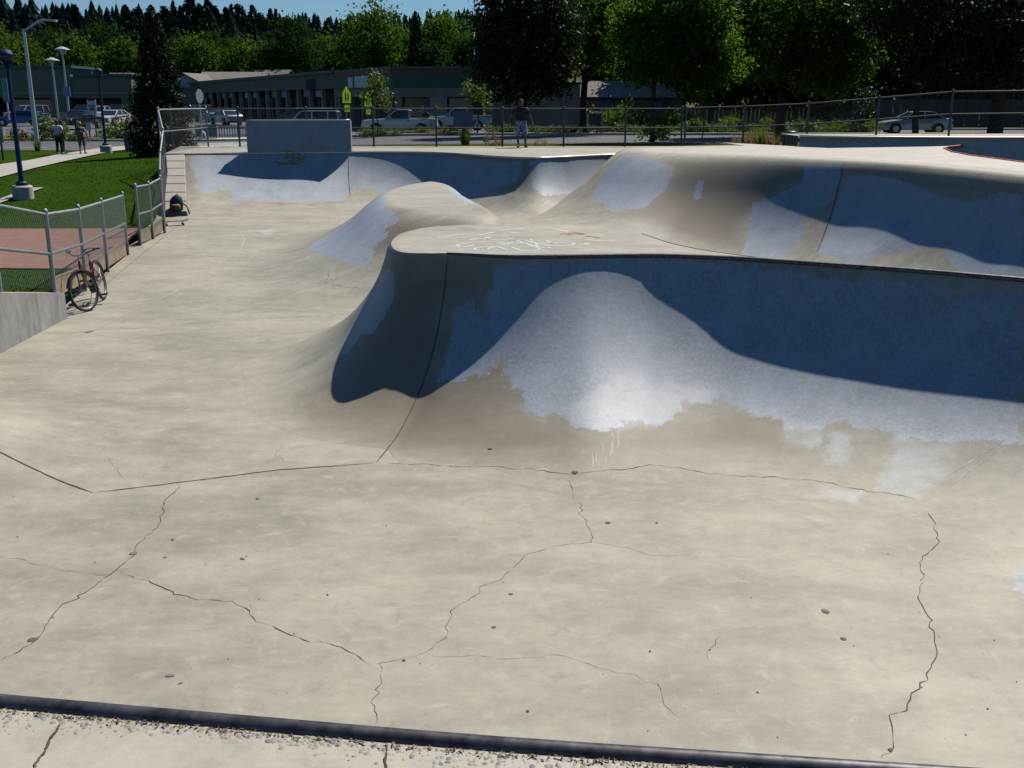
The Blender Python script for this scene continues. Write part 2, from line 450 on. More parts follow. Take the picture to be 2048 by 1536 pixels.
LOFTS = {}
PAINT = {}
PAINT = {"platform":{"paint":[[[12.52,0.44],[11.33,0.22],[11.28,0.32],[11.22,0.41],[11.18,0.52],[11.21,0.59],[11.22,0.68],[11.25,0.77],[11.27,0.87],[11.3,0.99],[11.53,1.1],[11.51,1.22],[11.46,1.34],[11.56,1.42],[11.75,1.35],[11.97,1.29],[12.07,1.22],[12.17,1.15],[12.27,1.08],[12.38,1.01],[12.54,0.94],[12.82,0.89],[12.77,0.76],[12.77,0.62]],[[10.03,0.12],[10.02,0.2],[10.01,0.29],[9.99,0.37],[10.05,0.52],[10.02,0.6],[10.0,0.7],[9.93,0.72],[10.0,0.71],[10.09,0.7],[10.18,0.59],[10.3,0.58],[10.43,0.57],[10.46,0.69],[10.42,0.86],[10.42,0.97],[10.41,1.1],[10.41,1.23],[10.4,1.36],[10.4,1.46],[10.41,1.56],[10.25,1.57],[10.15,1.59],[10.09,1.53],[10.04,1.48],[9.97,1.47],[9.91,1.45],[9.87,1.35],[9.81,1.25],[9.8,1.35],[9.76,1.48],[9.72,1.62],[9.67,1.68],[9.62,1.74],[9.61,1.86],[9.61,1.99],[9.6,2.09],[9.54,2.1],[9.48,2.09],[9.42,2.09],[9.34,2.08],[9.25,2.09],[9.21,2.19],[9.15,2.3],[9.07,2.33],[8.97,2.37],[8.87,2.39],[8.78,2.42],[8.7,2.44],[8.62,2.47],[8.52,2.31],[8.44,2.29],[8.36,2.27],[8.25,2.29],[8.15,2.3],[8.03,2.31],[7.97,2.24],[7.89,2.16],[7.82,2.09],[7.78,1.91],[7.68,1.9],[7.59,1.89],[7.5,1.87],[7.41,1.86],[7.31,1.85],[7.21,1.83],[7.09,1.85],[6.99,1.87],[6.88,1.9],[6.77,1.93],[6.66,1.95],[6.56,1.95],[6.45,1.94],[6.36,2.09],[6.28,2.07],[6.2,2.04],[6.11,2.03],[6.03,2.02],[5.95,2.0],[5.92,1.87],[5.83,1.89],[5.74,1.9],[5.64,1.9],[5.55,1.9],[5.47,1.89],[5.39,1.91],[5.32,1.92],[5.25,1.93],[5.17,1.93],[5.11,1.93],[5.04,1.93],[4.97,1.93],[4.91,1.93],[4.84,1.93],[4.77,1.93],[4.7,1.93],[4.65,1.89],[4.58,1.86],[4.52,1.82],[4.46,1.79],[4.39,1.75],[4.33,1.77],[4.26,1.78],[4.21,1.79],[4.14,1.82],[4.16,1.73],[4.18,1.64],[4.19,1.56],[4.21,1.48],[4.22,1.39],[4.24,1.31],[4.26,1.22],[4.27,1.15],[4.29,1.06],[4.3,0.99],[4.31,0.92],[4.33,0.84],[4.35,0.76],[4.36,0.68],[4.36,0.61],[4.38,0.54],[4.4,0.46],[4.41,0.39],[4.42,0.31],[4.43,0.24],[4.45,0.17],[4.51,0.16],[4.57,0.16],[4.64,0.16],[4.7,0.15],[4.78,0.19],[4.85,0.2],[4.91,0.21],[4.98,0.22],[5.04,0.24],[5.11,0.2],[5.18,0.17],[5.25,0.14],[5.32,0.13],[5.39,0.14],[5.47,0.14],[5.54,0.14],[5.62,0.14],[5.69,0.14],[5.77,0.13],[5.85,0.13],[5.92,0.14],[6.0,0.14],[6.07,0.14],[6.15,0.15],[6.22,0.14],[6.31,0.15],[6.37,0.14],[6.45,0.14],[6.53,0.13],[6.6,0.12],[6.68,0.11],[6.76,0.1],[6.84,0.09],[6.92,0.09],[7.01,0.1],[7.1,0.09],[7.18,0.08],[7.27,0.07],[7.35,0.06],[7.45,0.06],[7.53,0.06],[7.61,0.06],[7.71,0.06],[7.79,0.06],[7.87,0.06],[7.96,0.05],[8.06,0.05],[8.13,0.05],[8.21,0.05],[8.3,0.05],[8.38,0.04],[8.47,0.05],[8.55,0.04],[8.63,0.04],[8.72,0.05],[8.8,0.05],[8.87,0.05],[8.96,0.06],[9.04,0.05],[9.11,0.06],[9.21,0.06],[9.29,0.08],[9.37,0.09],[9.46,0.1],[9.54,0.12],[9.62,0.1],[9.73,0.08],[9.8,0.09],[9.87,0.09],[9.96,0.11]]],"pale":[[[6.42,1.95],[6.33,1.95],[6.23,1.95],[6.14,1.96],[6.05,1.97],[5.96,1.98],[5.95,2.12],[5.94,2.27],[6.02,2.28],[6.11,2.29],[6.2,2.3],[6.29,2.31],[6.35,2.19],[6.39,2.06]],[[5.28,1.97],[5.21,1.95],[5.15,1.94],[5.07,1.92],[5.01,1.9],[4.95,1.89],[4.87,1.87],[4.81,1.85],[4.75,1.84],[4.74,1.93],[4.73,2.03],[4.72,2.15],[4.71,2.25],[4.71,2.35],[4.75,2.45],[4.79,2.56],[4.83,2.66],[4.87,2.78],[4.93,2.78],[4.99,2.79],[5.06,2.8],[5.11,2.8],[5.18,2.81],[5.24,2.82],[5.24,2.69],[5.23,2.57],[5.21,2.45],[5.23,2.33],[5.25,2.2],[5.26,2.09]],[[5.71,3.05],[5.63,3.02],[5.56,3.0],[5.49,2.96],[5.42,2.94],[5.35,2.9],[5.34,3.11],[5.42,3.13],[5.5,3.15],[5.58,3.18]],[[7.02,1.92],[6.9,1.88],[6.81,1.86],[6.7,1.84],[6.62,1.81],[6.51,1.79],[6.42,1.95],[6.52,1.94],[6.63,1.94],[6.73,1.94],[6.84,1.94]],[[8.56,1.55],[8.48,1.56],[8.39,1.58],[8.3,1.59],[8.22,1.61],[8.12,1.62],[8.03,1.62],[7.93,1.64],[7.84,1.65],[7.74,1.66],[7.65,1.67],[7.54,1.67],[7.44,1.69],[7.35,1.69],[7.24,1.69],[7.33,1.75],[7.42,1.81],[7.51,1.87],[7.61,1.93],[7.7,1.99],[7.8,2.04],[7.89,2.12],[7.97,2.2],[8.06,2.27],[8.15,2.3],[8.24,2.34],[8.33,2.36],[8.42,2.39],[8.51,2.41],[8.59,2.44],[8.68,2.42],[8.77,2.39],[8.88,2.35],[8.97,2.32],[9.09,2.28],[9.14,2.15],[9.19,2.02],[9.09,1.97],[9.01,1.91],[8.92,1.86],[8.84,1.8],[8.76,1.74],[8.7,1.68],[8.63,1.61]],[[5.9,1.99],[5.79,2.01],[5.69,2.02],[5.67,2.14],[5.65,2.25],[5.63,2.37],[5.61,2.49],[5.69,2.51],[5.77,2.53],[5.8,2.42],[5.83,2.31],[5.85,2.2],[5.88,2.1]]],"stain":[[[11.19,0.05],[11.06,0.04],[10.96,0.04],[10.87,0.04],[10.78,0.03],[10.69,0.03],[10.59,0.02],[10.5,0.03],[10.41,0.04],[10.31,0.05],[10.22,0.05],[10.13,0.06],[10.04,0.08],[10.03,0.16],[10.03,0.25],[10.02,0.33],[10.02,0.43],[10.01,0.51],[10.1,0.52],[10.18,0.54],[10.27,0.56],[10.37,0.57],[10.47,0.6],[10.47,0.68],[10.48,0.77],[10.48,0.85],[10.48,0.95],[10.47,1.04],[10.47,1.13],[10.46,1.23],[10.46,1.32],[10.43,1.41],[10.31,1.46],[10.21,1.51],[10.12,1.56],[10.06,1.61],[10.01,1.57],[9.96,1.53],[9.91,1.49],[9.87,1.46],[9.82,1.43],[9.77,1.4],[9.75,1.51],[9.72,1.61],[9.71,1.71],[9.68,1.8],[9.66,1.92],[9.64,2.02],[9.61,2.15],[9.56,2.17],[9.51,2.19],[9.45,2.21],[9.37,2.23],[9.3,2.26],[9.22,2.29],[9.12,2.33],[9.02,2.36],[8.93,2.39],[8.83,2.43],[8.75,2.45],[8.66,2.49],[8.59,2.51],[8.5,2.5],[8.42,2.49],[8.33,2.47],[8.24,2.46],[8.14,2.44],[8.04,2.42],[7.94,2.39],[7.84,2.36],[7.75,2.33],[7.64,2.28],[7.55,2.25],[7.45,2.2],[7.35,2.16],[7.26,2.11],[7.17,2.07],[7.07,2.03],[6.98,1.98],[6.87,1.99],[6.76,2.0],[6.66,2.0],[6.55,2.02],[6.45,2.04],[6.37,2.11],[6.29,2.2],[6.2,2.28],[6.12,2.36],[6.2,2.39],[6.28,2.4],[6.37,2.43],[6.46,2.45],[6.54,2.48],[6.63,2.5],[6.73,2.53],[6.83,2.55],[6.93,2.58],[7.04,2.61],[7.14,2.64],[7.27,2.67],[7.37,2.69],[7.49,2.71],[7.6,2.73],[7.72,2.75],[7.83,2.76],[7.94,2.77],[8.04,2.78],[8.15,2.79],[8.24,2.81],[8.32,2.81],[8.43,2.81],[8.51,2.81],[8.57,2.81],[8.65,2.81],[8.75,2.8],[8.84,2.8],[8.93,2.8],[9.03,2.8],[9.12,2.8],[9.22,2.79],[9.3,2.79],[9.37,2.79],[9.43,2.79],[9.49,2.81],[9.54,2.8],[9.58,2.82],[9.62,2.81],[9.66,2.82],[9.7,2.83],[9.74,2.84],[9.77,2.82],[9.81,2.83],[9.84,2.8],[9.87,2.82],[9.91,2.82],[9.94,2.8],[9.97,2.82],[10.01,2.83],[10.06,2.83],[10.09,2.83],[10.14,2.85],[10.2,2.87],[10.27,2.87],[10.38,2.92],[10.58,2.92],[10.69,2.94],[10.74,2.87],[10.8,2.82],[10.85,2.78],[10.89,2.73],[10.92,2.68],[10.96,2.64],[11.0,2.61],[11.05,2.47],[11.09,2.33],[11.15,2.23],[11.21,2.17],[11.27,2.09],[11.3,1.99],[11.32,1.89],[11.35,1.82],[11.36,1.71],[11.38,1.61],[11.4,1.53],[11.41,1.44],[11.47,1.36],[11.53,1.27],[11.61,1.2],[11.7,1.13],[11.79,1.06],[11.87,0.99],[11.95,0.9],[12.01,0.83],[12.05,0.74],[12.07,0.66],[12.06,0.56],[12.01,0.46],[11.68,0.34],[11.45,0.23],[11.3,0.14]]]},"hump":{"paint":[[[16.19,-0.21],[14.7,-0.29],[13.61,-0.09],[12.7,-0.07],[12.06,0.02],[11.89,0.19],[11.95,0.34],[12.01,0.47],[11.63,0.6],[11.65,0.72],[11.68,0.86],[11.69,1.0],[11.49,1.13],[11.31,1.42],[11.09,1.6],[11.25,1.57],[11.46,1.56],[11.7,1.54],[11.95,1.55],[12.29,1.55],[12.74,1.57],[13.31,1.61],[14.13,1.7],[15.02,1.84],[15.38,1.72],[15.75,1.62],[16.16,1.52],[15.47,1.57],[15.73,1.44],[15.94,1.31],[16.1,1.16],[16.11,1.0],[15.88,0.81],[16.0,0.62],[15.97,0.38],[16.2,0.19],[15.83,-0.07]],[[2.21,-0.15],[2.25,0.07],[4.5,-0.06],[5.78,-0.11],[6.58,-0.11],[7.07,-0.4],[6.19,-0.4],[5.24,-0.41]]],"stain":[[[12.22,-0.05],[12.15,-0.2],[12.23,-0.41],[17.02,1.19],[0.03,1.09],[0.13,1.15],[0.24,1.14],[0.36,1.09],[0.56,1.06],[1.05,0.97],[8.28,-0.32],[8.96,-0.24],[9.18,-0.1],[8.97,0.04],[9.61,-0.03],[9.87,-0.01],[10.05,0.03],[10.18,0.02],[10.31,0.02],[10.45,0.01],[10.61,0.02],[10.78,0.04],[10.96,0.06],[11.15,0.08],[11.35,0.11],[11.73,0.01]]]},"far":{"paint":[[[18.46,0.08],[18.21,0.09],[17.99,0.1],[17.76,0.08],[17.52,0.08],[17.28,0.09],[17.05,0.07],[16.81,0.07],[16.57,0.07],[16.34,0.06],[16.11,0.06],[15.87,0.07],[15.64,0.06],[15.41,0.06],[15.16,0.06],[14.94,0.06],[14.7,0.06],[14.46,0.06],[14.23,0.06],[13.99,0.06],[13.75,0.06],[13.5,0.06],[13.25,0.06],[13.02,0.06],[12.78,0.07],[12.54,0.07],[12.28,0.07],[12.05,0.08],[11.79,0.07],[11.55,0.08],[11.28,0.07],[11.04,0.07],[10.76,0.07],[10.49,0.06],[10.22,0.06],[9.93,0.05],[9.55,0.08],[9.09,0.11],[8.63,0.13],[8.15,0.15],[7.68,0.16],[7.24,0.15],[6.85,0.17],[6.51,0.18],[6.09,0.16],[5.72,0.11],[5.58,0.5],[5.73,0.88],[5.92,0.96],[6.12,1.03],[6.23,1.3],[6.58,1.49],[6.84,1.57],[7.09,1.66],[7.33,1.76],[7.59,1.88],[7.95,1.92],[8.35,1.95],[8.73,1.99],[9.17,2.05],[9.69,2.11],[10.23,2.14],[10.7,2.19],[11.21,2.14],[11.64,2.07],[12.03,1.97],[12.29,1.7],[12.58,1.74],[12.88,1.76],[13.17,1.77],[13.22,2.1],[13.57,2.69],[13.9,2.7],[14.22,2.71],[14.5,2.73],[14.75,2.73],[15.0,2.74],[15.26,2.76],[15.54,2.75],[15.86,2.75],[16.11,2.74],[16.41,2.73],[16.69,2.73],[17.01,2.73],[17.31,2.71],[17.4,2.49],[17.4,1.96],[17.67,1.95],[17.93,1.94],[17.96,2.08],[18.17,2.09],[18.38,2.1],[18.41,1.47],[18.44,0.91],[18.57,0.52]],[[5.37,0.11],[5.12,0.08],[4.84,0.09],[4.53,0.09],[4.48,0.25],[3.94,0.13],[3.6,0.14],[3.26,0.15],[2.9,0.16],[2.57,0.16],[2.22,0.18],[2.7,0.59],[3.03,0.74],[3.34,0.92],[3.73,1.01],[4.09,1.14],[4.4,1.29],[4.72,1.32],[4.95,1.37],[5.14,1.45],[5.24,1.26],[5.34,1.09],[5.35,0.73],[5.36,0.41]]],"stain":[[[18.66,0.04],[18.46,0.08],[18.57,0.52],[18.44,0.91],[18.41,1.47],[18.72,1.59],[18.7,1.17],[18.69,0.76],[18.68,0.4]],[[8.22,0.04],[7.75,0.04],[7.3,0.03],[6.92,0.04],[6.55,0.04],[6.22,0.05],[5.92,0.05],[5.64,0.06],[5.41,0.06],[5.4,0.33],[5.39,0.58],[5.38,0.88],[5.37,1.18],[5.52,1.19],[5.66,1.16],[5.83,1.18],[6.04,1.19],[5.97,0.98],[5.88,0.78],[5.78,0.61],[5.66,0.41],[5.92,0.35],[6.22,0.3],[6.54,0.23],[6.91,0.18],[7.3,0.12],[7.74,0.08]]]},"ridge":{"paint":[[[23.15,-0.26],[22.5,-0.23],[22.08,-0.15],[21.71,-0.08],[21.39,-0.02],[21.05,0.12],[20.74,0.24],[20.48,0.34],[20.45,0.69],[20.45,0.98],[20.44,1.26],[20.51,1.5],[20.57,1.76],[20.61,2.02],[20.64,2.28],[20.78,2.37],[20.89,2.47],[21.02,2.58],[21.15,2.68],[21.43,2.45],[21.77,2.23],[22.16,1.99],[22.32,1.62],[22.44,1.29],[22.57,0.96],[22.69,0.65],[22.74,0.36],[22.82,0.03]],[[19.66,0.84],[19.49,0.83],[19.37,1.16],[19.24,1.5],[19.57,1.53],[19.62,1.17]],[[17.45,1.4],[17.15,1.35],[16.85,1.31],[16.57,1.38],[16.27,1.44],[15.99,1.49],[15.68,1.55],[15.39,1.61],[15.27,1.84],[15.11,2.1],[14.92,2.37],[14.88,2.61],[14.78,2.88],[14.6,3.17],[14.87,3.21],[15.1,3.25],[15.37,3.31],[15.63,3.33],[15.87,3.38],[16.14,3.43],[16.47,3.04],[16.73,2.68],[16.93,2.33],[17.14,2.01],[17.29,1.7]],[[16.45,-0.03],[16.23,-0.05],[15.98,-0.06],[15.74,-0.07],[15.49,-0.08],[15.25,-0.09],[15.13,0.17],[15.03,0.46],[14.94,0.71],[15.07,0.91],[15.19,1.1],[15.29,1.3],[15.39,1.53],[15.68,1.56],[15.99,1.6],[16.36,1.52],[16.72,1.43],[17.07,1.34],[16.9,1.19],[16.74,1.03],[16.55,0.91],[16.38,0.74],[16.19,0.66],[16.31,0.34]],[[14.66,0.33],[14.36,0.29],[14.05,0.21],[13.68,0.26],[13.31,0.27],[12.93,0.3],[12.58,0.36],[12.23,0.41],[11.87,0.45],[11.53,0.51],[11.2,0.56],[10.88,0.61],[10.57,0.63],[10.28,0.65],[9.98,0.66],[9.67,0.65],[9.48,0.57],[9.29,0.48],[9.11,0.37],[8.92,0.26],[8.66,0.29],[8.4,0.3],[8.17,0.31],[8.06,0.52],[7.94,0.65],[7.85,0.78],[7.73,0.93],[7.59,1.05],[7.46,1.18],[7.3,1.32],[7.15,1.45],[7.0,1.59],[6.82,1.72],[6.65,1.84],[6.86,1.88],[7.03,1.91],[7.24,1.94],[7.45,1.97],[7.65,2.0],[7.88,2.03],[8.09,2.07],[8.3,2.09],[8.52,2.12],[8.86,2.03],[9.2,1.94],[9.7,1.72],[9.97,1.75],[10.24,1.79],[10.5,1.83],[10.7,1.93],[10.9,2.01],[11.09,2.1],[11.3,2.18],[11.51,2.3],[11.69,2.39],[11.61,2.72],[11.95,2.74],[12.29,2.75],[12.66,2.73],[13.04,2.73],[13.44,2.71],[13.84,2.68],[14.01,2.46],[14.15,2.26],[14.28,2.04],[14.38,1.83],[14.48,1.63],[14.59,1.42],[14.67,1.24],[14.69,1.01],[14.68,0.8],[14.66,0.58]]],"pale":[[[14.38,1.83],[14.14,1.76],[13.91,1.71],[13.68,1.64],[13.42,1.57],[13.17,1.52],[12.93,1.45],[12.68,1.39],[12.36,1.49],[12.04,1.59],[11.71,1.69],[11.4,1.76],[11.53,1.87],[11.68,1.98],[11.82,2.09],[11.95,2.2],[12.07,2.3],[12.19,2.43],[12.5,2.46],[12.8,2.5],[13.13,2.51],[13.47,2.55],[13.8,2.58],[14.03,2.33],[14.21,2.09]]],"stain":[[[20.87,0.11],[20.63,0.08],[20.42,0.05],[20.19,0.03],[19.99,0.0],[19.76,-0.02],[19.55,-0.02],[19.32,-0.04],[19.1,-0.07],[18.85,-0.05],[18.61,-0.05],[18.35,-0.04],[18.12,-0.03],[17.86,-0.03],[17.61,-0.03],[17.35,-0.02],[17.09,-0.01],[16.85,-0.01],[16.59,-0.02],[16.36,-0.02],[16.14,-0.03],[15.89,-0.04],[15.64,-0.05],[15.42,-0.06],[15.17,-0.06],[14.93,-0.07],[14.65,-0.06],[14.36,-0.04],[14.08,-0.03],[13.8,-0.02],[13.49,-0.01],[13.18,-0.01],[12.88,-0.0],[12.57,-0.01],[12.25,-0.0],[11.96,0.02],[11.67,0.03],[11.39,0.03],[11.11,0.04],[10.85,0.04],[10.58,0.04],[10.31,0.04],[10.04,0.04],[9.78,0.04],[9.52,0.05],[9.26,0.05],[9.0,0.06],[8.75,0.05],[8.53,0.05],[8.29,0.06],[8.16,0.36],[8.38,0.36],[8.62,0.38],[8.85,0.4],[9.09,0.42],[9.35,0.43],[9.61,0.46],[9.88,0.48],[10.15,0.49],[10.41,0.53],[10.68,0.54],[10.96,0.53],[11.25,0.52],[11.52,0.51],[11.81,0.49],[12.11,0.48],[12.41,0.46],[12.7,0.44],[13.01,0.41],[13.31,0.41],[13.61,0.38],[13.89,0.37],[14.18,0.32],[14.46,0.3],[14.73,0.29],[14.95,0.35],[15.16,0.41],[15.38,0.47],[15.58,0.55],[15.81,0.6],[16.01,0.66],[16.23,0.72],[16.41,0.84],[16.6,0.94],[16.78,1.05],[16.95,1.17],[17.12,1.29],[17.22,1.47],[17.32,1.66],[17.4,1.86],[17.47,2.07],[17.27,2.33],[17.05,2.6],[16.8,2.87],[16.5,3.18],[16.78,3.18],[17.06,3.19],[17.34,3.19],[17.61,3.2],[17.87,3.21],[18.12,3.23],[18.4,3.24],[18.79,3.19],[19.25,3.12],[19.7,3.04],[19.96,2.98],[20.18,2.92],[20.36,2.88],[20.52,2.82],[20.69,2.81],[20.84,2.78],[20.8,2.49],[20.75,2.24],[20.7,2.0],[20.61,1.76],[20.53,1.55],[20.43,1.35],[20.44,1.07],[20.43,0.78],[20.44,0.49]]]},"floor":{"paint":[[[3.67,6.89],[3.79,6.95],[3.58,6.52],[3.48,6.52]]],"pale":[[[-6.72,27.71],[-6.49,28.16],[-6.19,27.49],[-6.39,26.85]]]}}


def loft(name, C, s, zt, L, k, rr, rows=44, inner=6, back=None, closed=False, lift=0.003, straight=0):
    """sweep a skate transition along a rim line; rows run from the deck, over the lip, down the curve to the floor"""
    n = len(C)
    if closed:
        T = np.roll(C, -1, 0) - np.roll(C, 1, 0)
    else:
        T = np.gradient(C, axis=0)
    nrm = np.c_[-T[:, 1], T[:, 0]]
    nrm /= np.maximum(np.hypot(nrm[:, 0], nrm[:, 1]), 1e-9)[:, None]
    ker = 13
    for _ in range(2):
        if closed:
            pad = np.r_[nrm[-(ker // 2):], nrm, nrm[:ker // 2]]
        else:
            pad = np.pad(nrm, ((ker // 2, ker // 2), (0, 0)), mode='edge')
        nrm = np.c_[np.convolve(pad[:, 0], np.ones(ker) / ker, 'valid'), np.convolve(pad[:, 1], np.ones(ker) / ker, 'valid')]
        nrm /= np.hypot(nrm[:, 0], nrm[:, 1])[:, None]
    if straight:
        kb = 61
        pad = np.pad(nrm, ((kb // 2, kb // 2), (0, 0)), mode='edge')
        ns = np.c_[np.convolve(pad[:, 0], np.ones(kb) / kb, 'valid'), np.convolve(pad[:, 1], np.ones(kb) / kb, 'valid')]
        wgt = (1 - smooth(straight - 40, straight - 5, np.arange(n)))[:, None]
        nrm = nrm * (1 - wgt) + ns * wgt
        nrm /= np.hypot(nrm[:, 0], nrm[:, 1])[:, None]
    foot = C + nrm * L[:, None]
    zf = floor_z(foot[:, 0], foot[:, 1])
    H = zt - zf
    L = np.maximum(L, H * 1.002)
    foot = C + nrm * L[:, None]
    zf = floor_z(foot[:, 0], foot[:, 1]); H = zt - zf
    R = (H * H + L * L) / (2 * H)
    th = np.arcsin(np.clip(L / R, -1, 1))
    G = []; coord_b = []
    def wall(sv):
        w = np.where(sv < 0, zt + np.minimum(np.tan(np.minimum(th, 1.35)), 4) * (-sv),
                     zf + R - np.sqrt(np.maximum(R * R - (L - np.clip(sv, 0, L)) ** 2, 0)))
        return w
    def smin(a, b, kk):
        h = np.clip(0.5 + 0.5 * (b - a) / np.maximum(kk, 1e-4), 0, 1)
        r = b * (1 - h) + a * h - kk * h * (1 - h)
        return np.where(kk > 1e-3, r, np.minimum(a, b))
    for i in range(inner):
        sv = -rr * (1 - i / inner)
        G.append(np.c_[C + nrm * sv[:, None], smin(zt + 0 * sv, wall(sv), k)])
        coord_b.append(sv)
    for i in range(rows + 1):
        ph = th * (1 - i / rows)
        sv = L - R * np.sin(ph)
        G.append(np.c_[C + nrm * sv[:, None], smin(zt + 0 * sv, wall(sv), k)])
        coord_b.append(R * (th - ph))
    sv = L + 0.25
    p = C + nrm * sv[:, None]
    G.append(np.c_[p, floor_z(p[:, 0], p[:, 1]) - 0.03]); coord_b.append(coord_b[-1] + 0.25)
    if back is not None:
        G.insert(0, np.c_[back, zt]); coord_b.insert(0, -rr - 3)
    G = np.array(G)
    G[:, :, 2] += lift
    A = np.broadcast_to(s, G.shape[:2]); B = np.array(coord_b)
    m = G.shape[0]
    idx = np.arange(m * n).reshape(m, n)
    if closed:
        a, b_, c, d = idx[:-1], np.roll(idx, -1, 1)[:-1], np.roll(idx, -1, 1)[1:], idx[1:]
    else:
        a, b_, c, d = idx[:-1, :-1], idx[:-1, 1:], idx[1:, 1:], idx[1:, :-1]
    F = np.stack([a, d, c, b_], -1).reshape(-1, 4)
    LOFTS[name] = dict(G=G, A=np.array(A), B=B, C=C, s=s, nrm=nrm, zt=zt, idx=idx)
    return G, F, A, B

def paint_attrs(name, A, B, extra_stain=None):
    co = np.c_[np.asarray(A).ravel(), np.asarray(B).ravel()]
    d = PAINT.get(name, {})
    at = {'paint': field(co, d.get('paint', [])), 'pale_paint_sheen': field(co, d.get('pale', [])), 'stain': field(co, d.get('stain', []))}
    return at

def pz(px, py, z=0.0):
    p = on_z(px, py, z)
    return (p.x, p.y)

def make_coping(name, loft_name, i0, i1, parent, r=0.03, mat=None, off=-0.004, dz=0.0, step=3, taper=False):
    Lf = LOFTS[loft_name]
    pts = []
    for i in list(range(i0, i1, step)) + [i1]:
        c = Lf['C'][i] + Lf['nrm'][i] * off
        pts.append((c[0], c[1], Lf['zt'][i] + dz))
    rad = [r] * len(pts)
    if taper:
        for q in range(8): rad[-1 - q] = r * (0.45 + 0.55 * q / 8)
    m = MB().tube(pts, rad, 10)
    return m.build(name, mat or M_STEEL, parent, True, 50, world=True)

# ---- floor of the park
xs = np.arange(-15, 19.01, 0.10); ys = np.arange(2.6, 41.0, 0.10)
X, Y = np.meshgrid(xs, ys)
Zf = floor_z(X, Y)
idx = np.arange(X.size).reshape(X.shape)
F = np.stack([idx[:-1, :-1], idx[:-1, 1:], idx[1:, 1:], idx[1:, :-1]], -1).reshape(-1, 4)
co = np.c_[X.ravel(), Y.ravel()]
PF = PAINT.get('floor', {})
floor_o = mesh_obj('skate_park_floor', np.c_[co, Zf.ravel()], F, M_CONC, smooth_=True,
                   attrs={'paint': field(co, PF.get('paint', [])), 'pale_paint_sheen': field(co, PF.get('pale', [])), 'stain': field(co, PF.get('stain', []))})
tag(floor_o, 'smooth weathered concrete floor of the skate park', kind='structure')

# ---- near bowl: transition under the camera deck
cp = [pz(0, 1405), pz(512, 1450), pz(1024, 1493), pz(1700, 1538)]
d0 = np.array(cp[0]) - np.array(cp[1]); d1 = np.array(cp[3]) - np.array(cp[2])
cp = [tuple(np.array(cp[0]) + d0 * 6), tuple(np.array(cp[0]) + d0 * 3)] + cp + [tuple(np.array(cp[3]) + d1 * 4), tuple(np.array(cp[3]) + d1 * 8)]
C, s = catmull(cp, 0.08)
n = len(C)
back = np.c_[C[:, 0], np.full(n, -3.0)]
G, Fq, A, B = loft('near', C, s, np.zeros(n), np.full(n, 2.25), np.zeros(n), np.full(n, 0.03), rows=30, inner=1, back=back)
near = mesh_obj('near_deck', G.reshape(-1, 3), Fq, M_DECK, smooth_=True, sharp=35)
tag(near, 'concrete deck in the foreground with its bowl wall below', kind='structure')
near_cop = make_coping('coping', 'near', 0, n - 1, near, r=0.027)
tag(near_cop, 'dark steel coping pipe along the foreground lip')

# ---- main platform with the spine
front = [(2048, 560), (1834, 542), (1700, 532.5), (1560, 523), (1450, 516), (1334, 512), (1264, 511.5), (1147, 513.2), (1060, 514), (990, 512.5), (897, 507)]
nose = [(850, 507), (812, 506), (786, 500), (774, 489), (779, 476), (800, 463), (850, 453), (930, 448.5), (1030, 447), (1120, 448), (1190, 452), (1245, 459), (1285, 468), (1335, 485), (1390, 497.5), (1450, 507)]
fp = [pz(*p) for p in front]
e0 = np.array(fp[0]) - np.array(fp[1])
fp = [tuple(np.array(fp[0]) + e0 * 4.5), tuple(np.array(fp[0]) + e0 * 2)] + fp
npnt = [pz(*p) for p in nose]
bk = [(fp[i][0] + 0.02, fp[i][1] + 0.085) for i in (5, 4, 3, 2, 1, 0)]
cpts = fp + npnt + bk
C, s = catmull(cpts, 0.05)
n = len(C)
J = np.array(pz(897, 507)); JB = np.array(pz(1285, 468))
iJ = int(np.argmin(np.hypot(*(C - J).T)))
iB = int(np.argmin(np.hypot(*(C - JB).T)))
jn = [pz(*q) for q in ((2048, 560), (1834, 542), (1700, 532.5), (1560, 523), (1450, 516), (1334, 511), (1190, 513), (1060, 515), (990, 513), (897, 507), (786, 500), (774, 489), (779, 476), (850, 453), (1030, 447), (1285, 468))]
L = key(jn, s, C, [2.62, 2.60, 2.6, 2.66, 2.80, 2.98, 3.25, 2.75, 2.42, 2.06, 1.75, 1.74, 2.0, 2.3, 2.4, 2.6])
kk = np.zeros(n); rr = np.full(n, 0.02)
ii = np.arange(n)
w = smooth(iJ, iJ + 24, ii) * (1 - smooth(iB - 30, iB, ii))
kk = 0.34 * w; rr = 0.02 + 0.40 * w
G, Fq, A, B = loft('platform', C, s, np.zeros(n), L, kk, rr, rows=64, inner=8, straight=iJ)
plat = empty('skate_platform', (0.0, 12.5, -1.65), label='large rounded concrete platform with blue-grey painted walls and thin spine running right', cat='skate ramp')
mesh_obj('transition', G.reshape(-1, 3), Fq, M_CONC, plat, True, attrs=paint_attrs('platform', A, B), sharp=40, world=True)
top = G[0]
cap = mesh_obj('platform_top', top, [tuple(range(n))], M_PLAIN_CONC, plat, world=True)
make_coping('coping', 'platform', 0, iJ, plat, r=0.028, taper=True)['label'] = 'steel coping along the front lip and spine'
make_coping('coping', 'platform', iB, n - 1, plat, r=0.009)
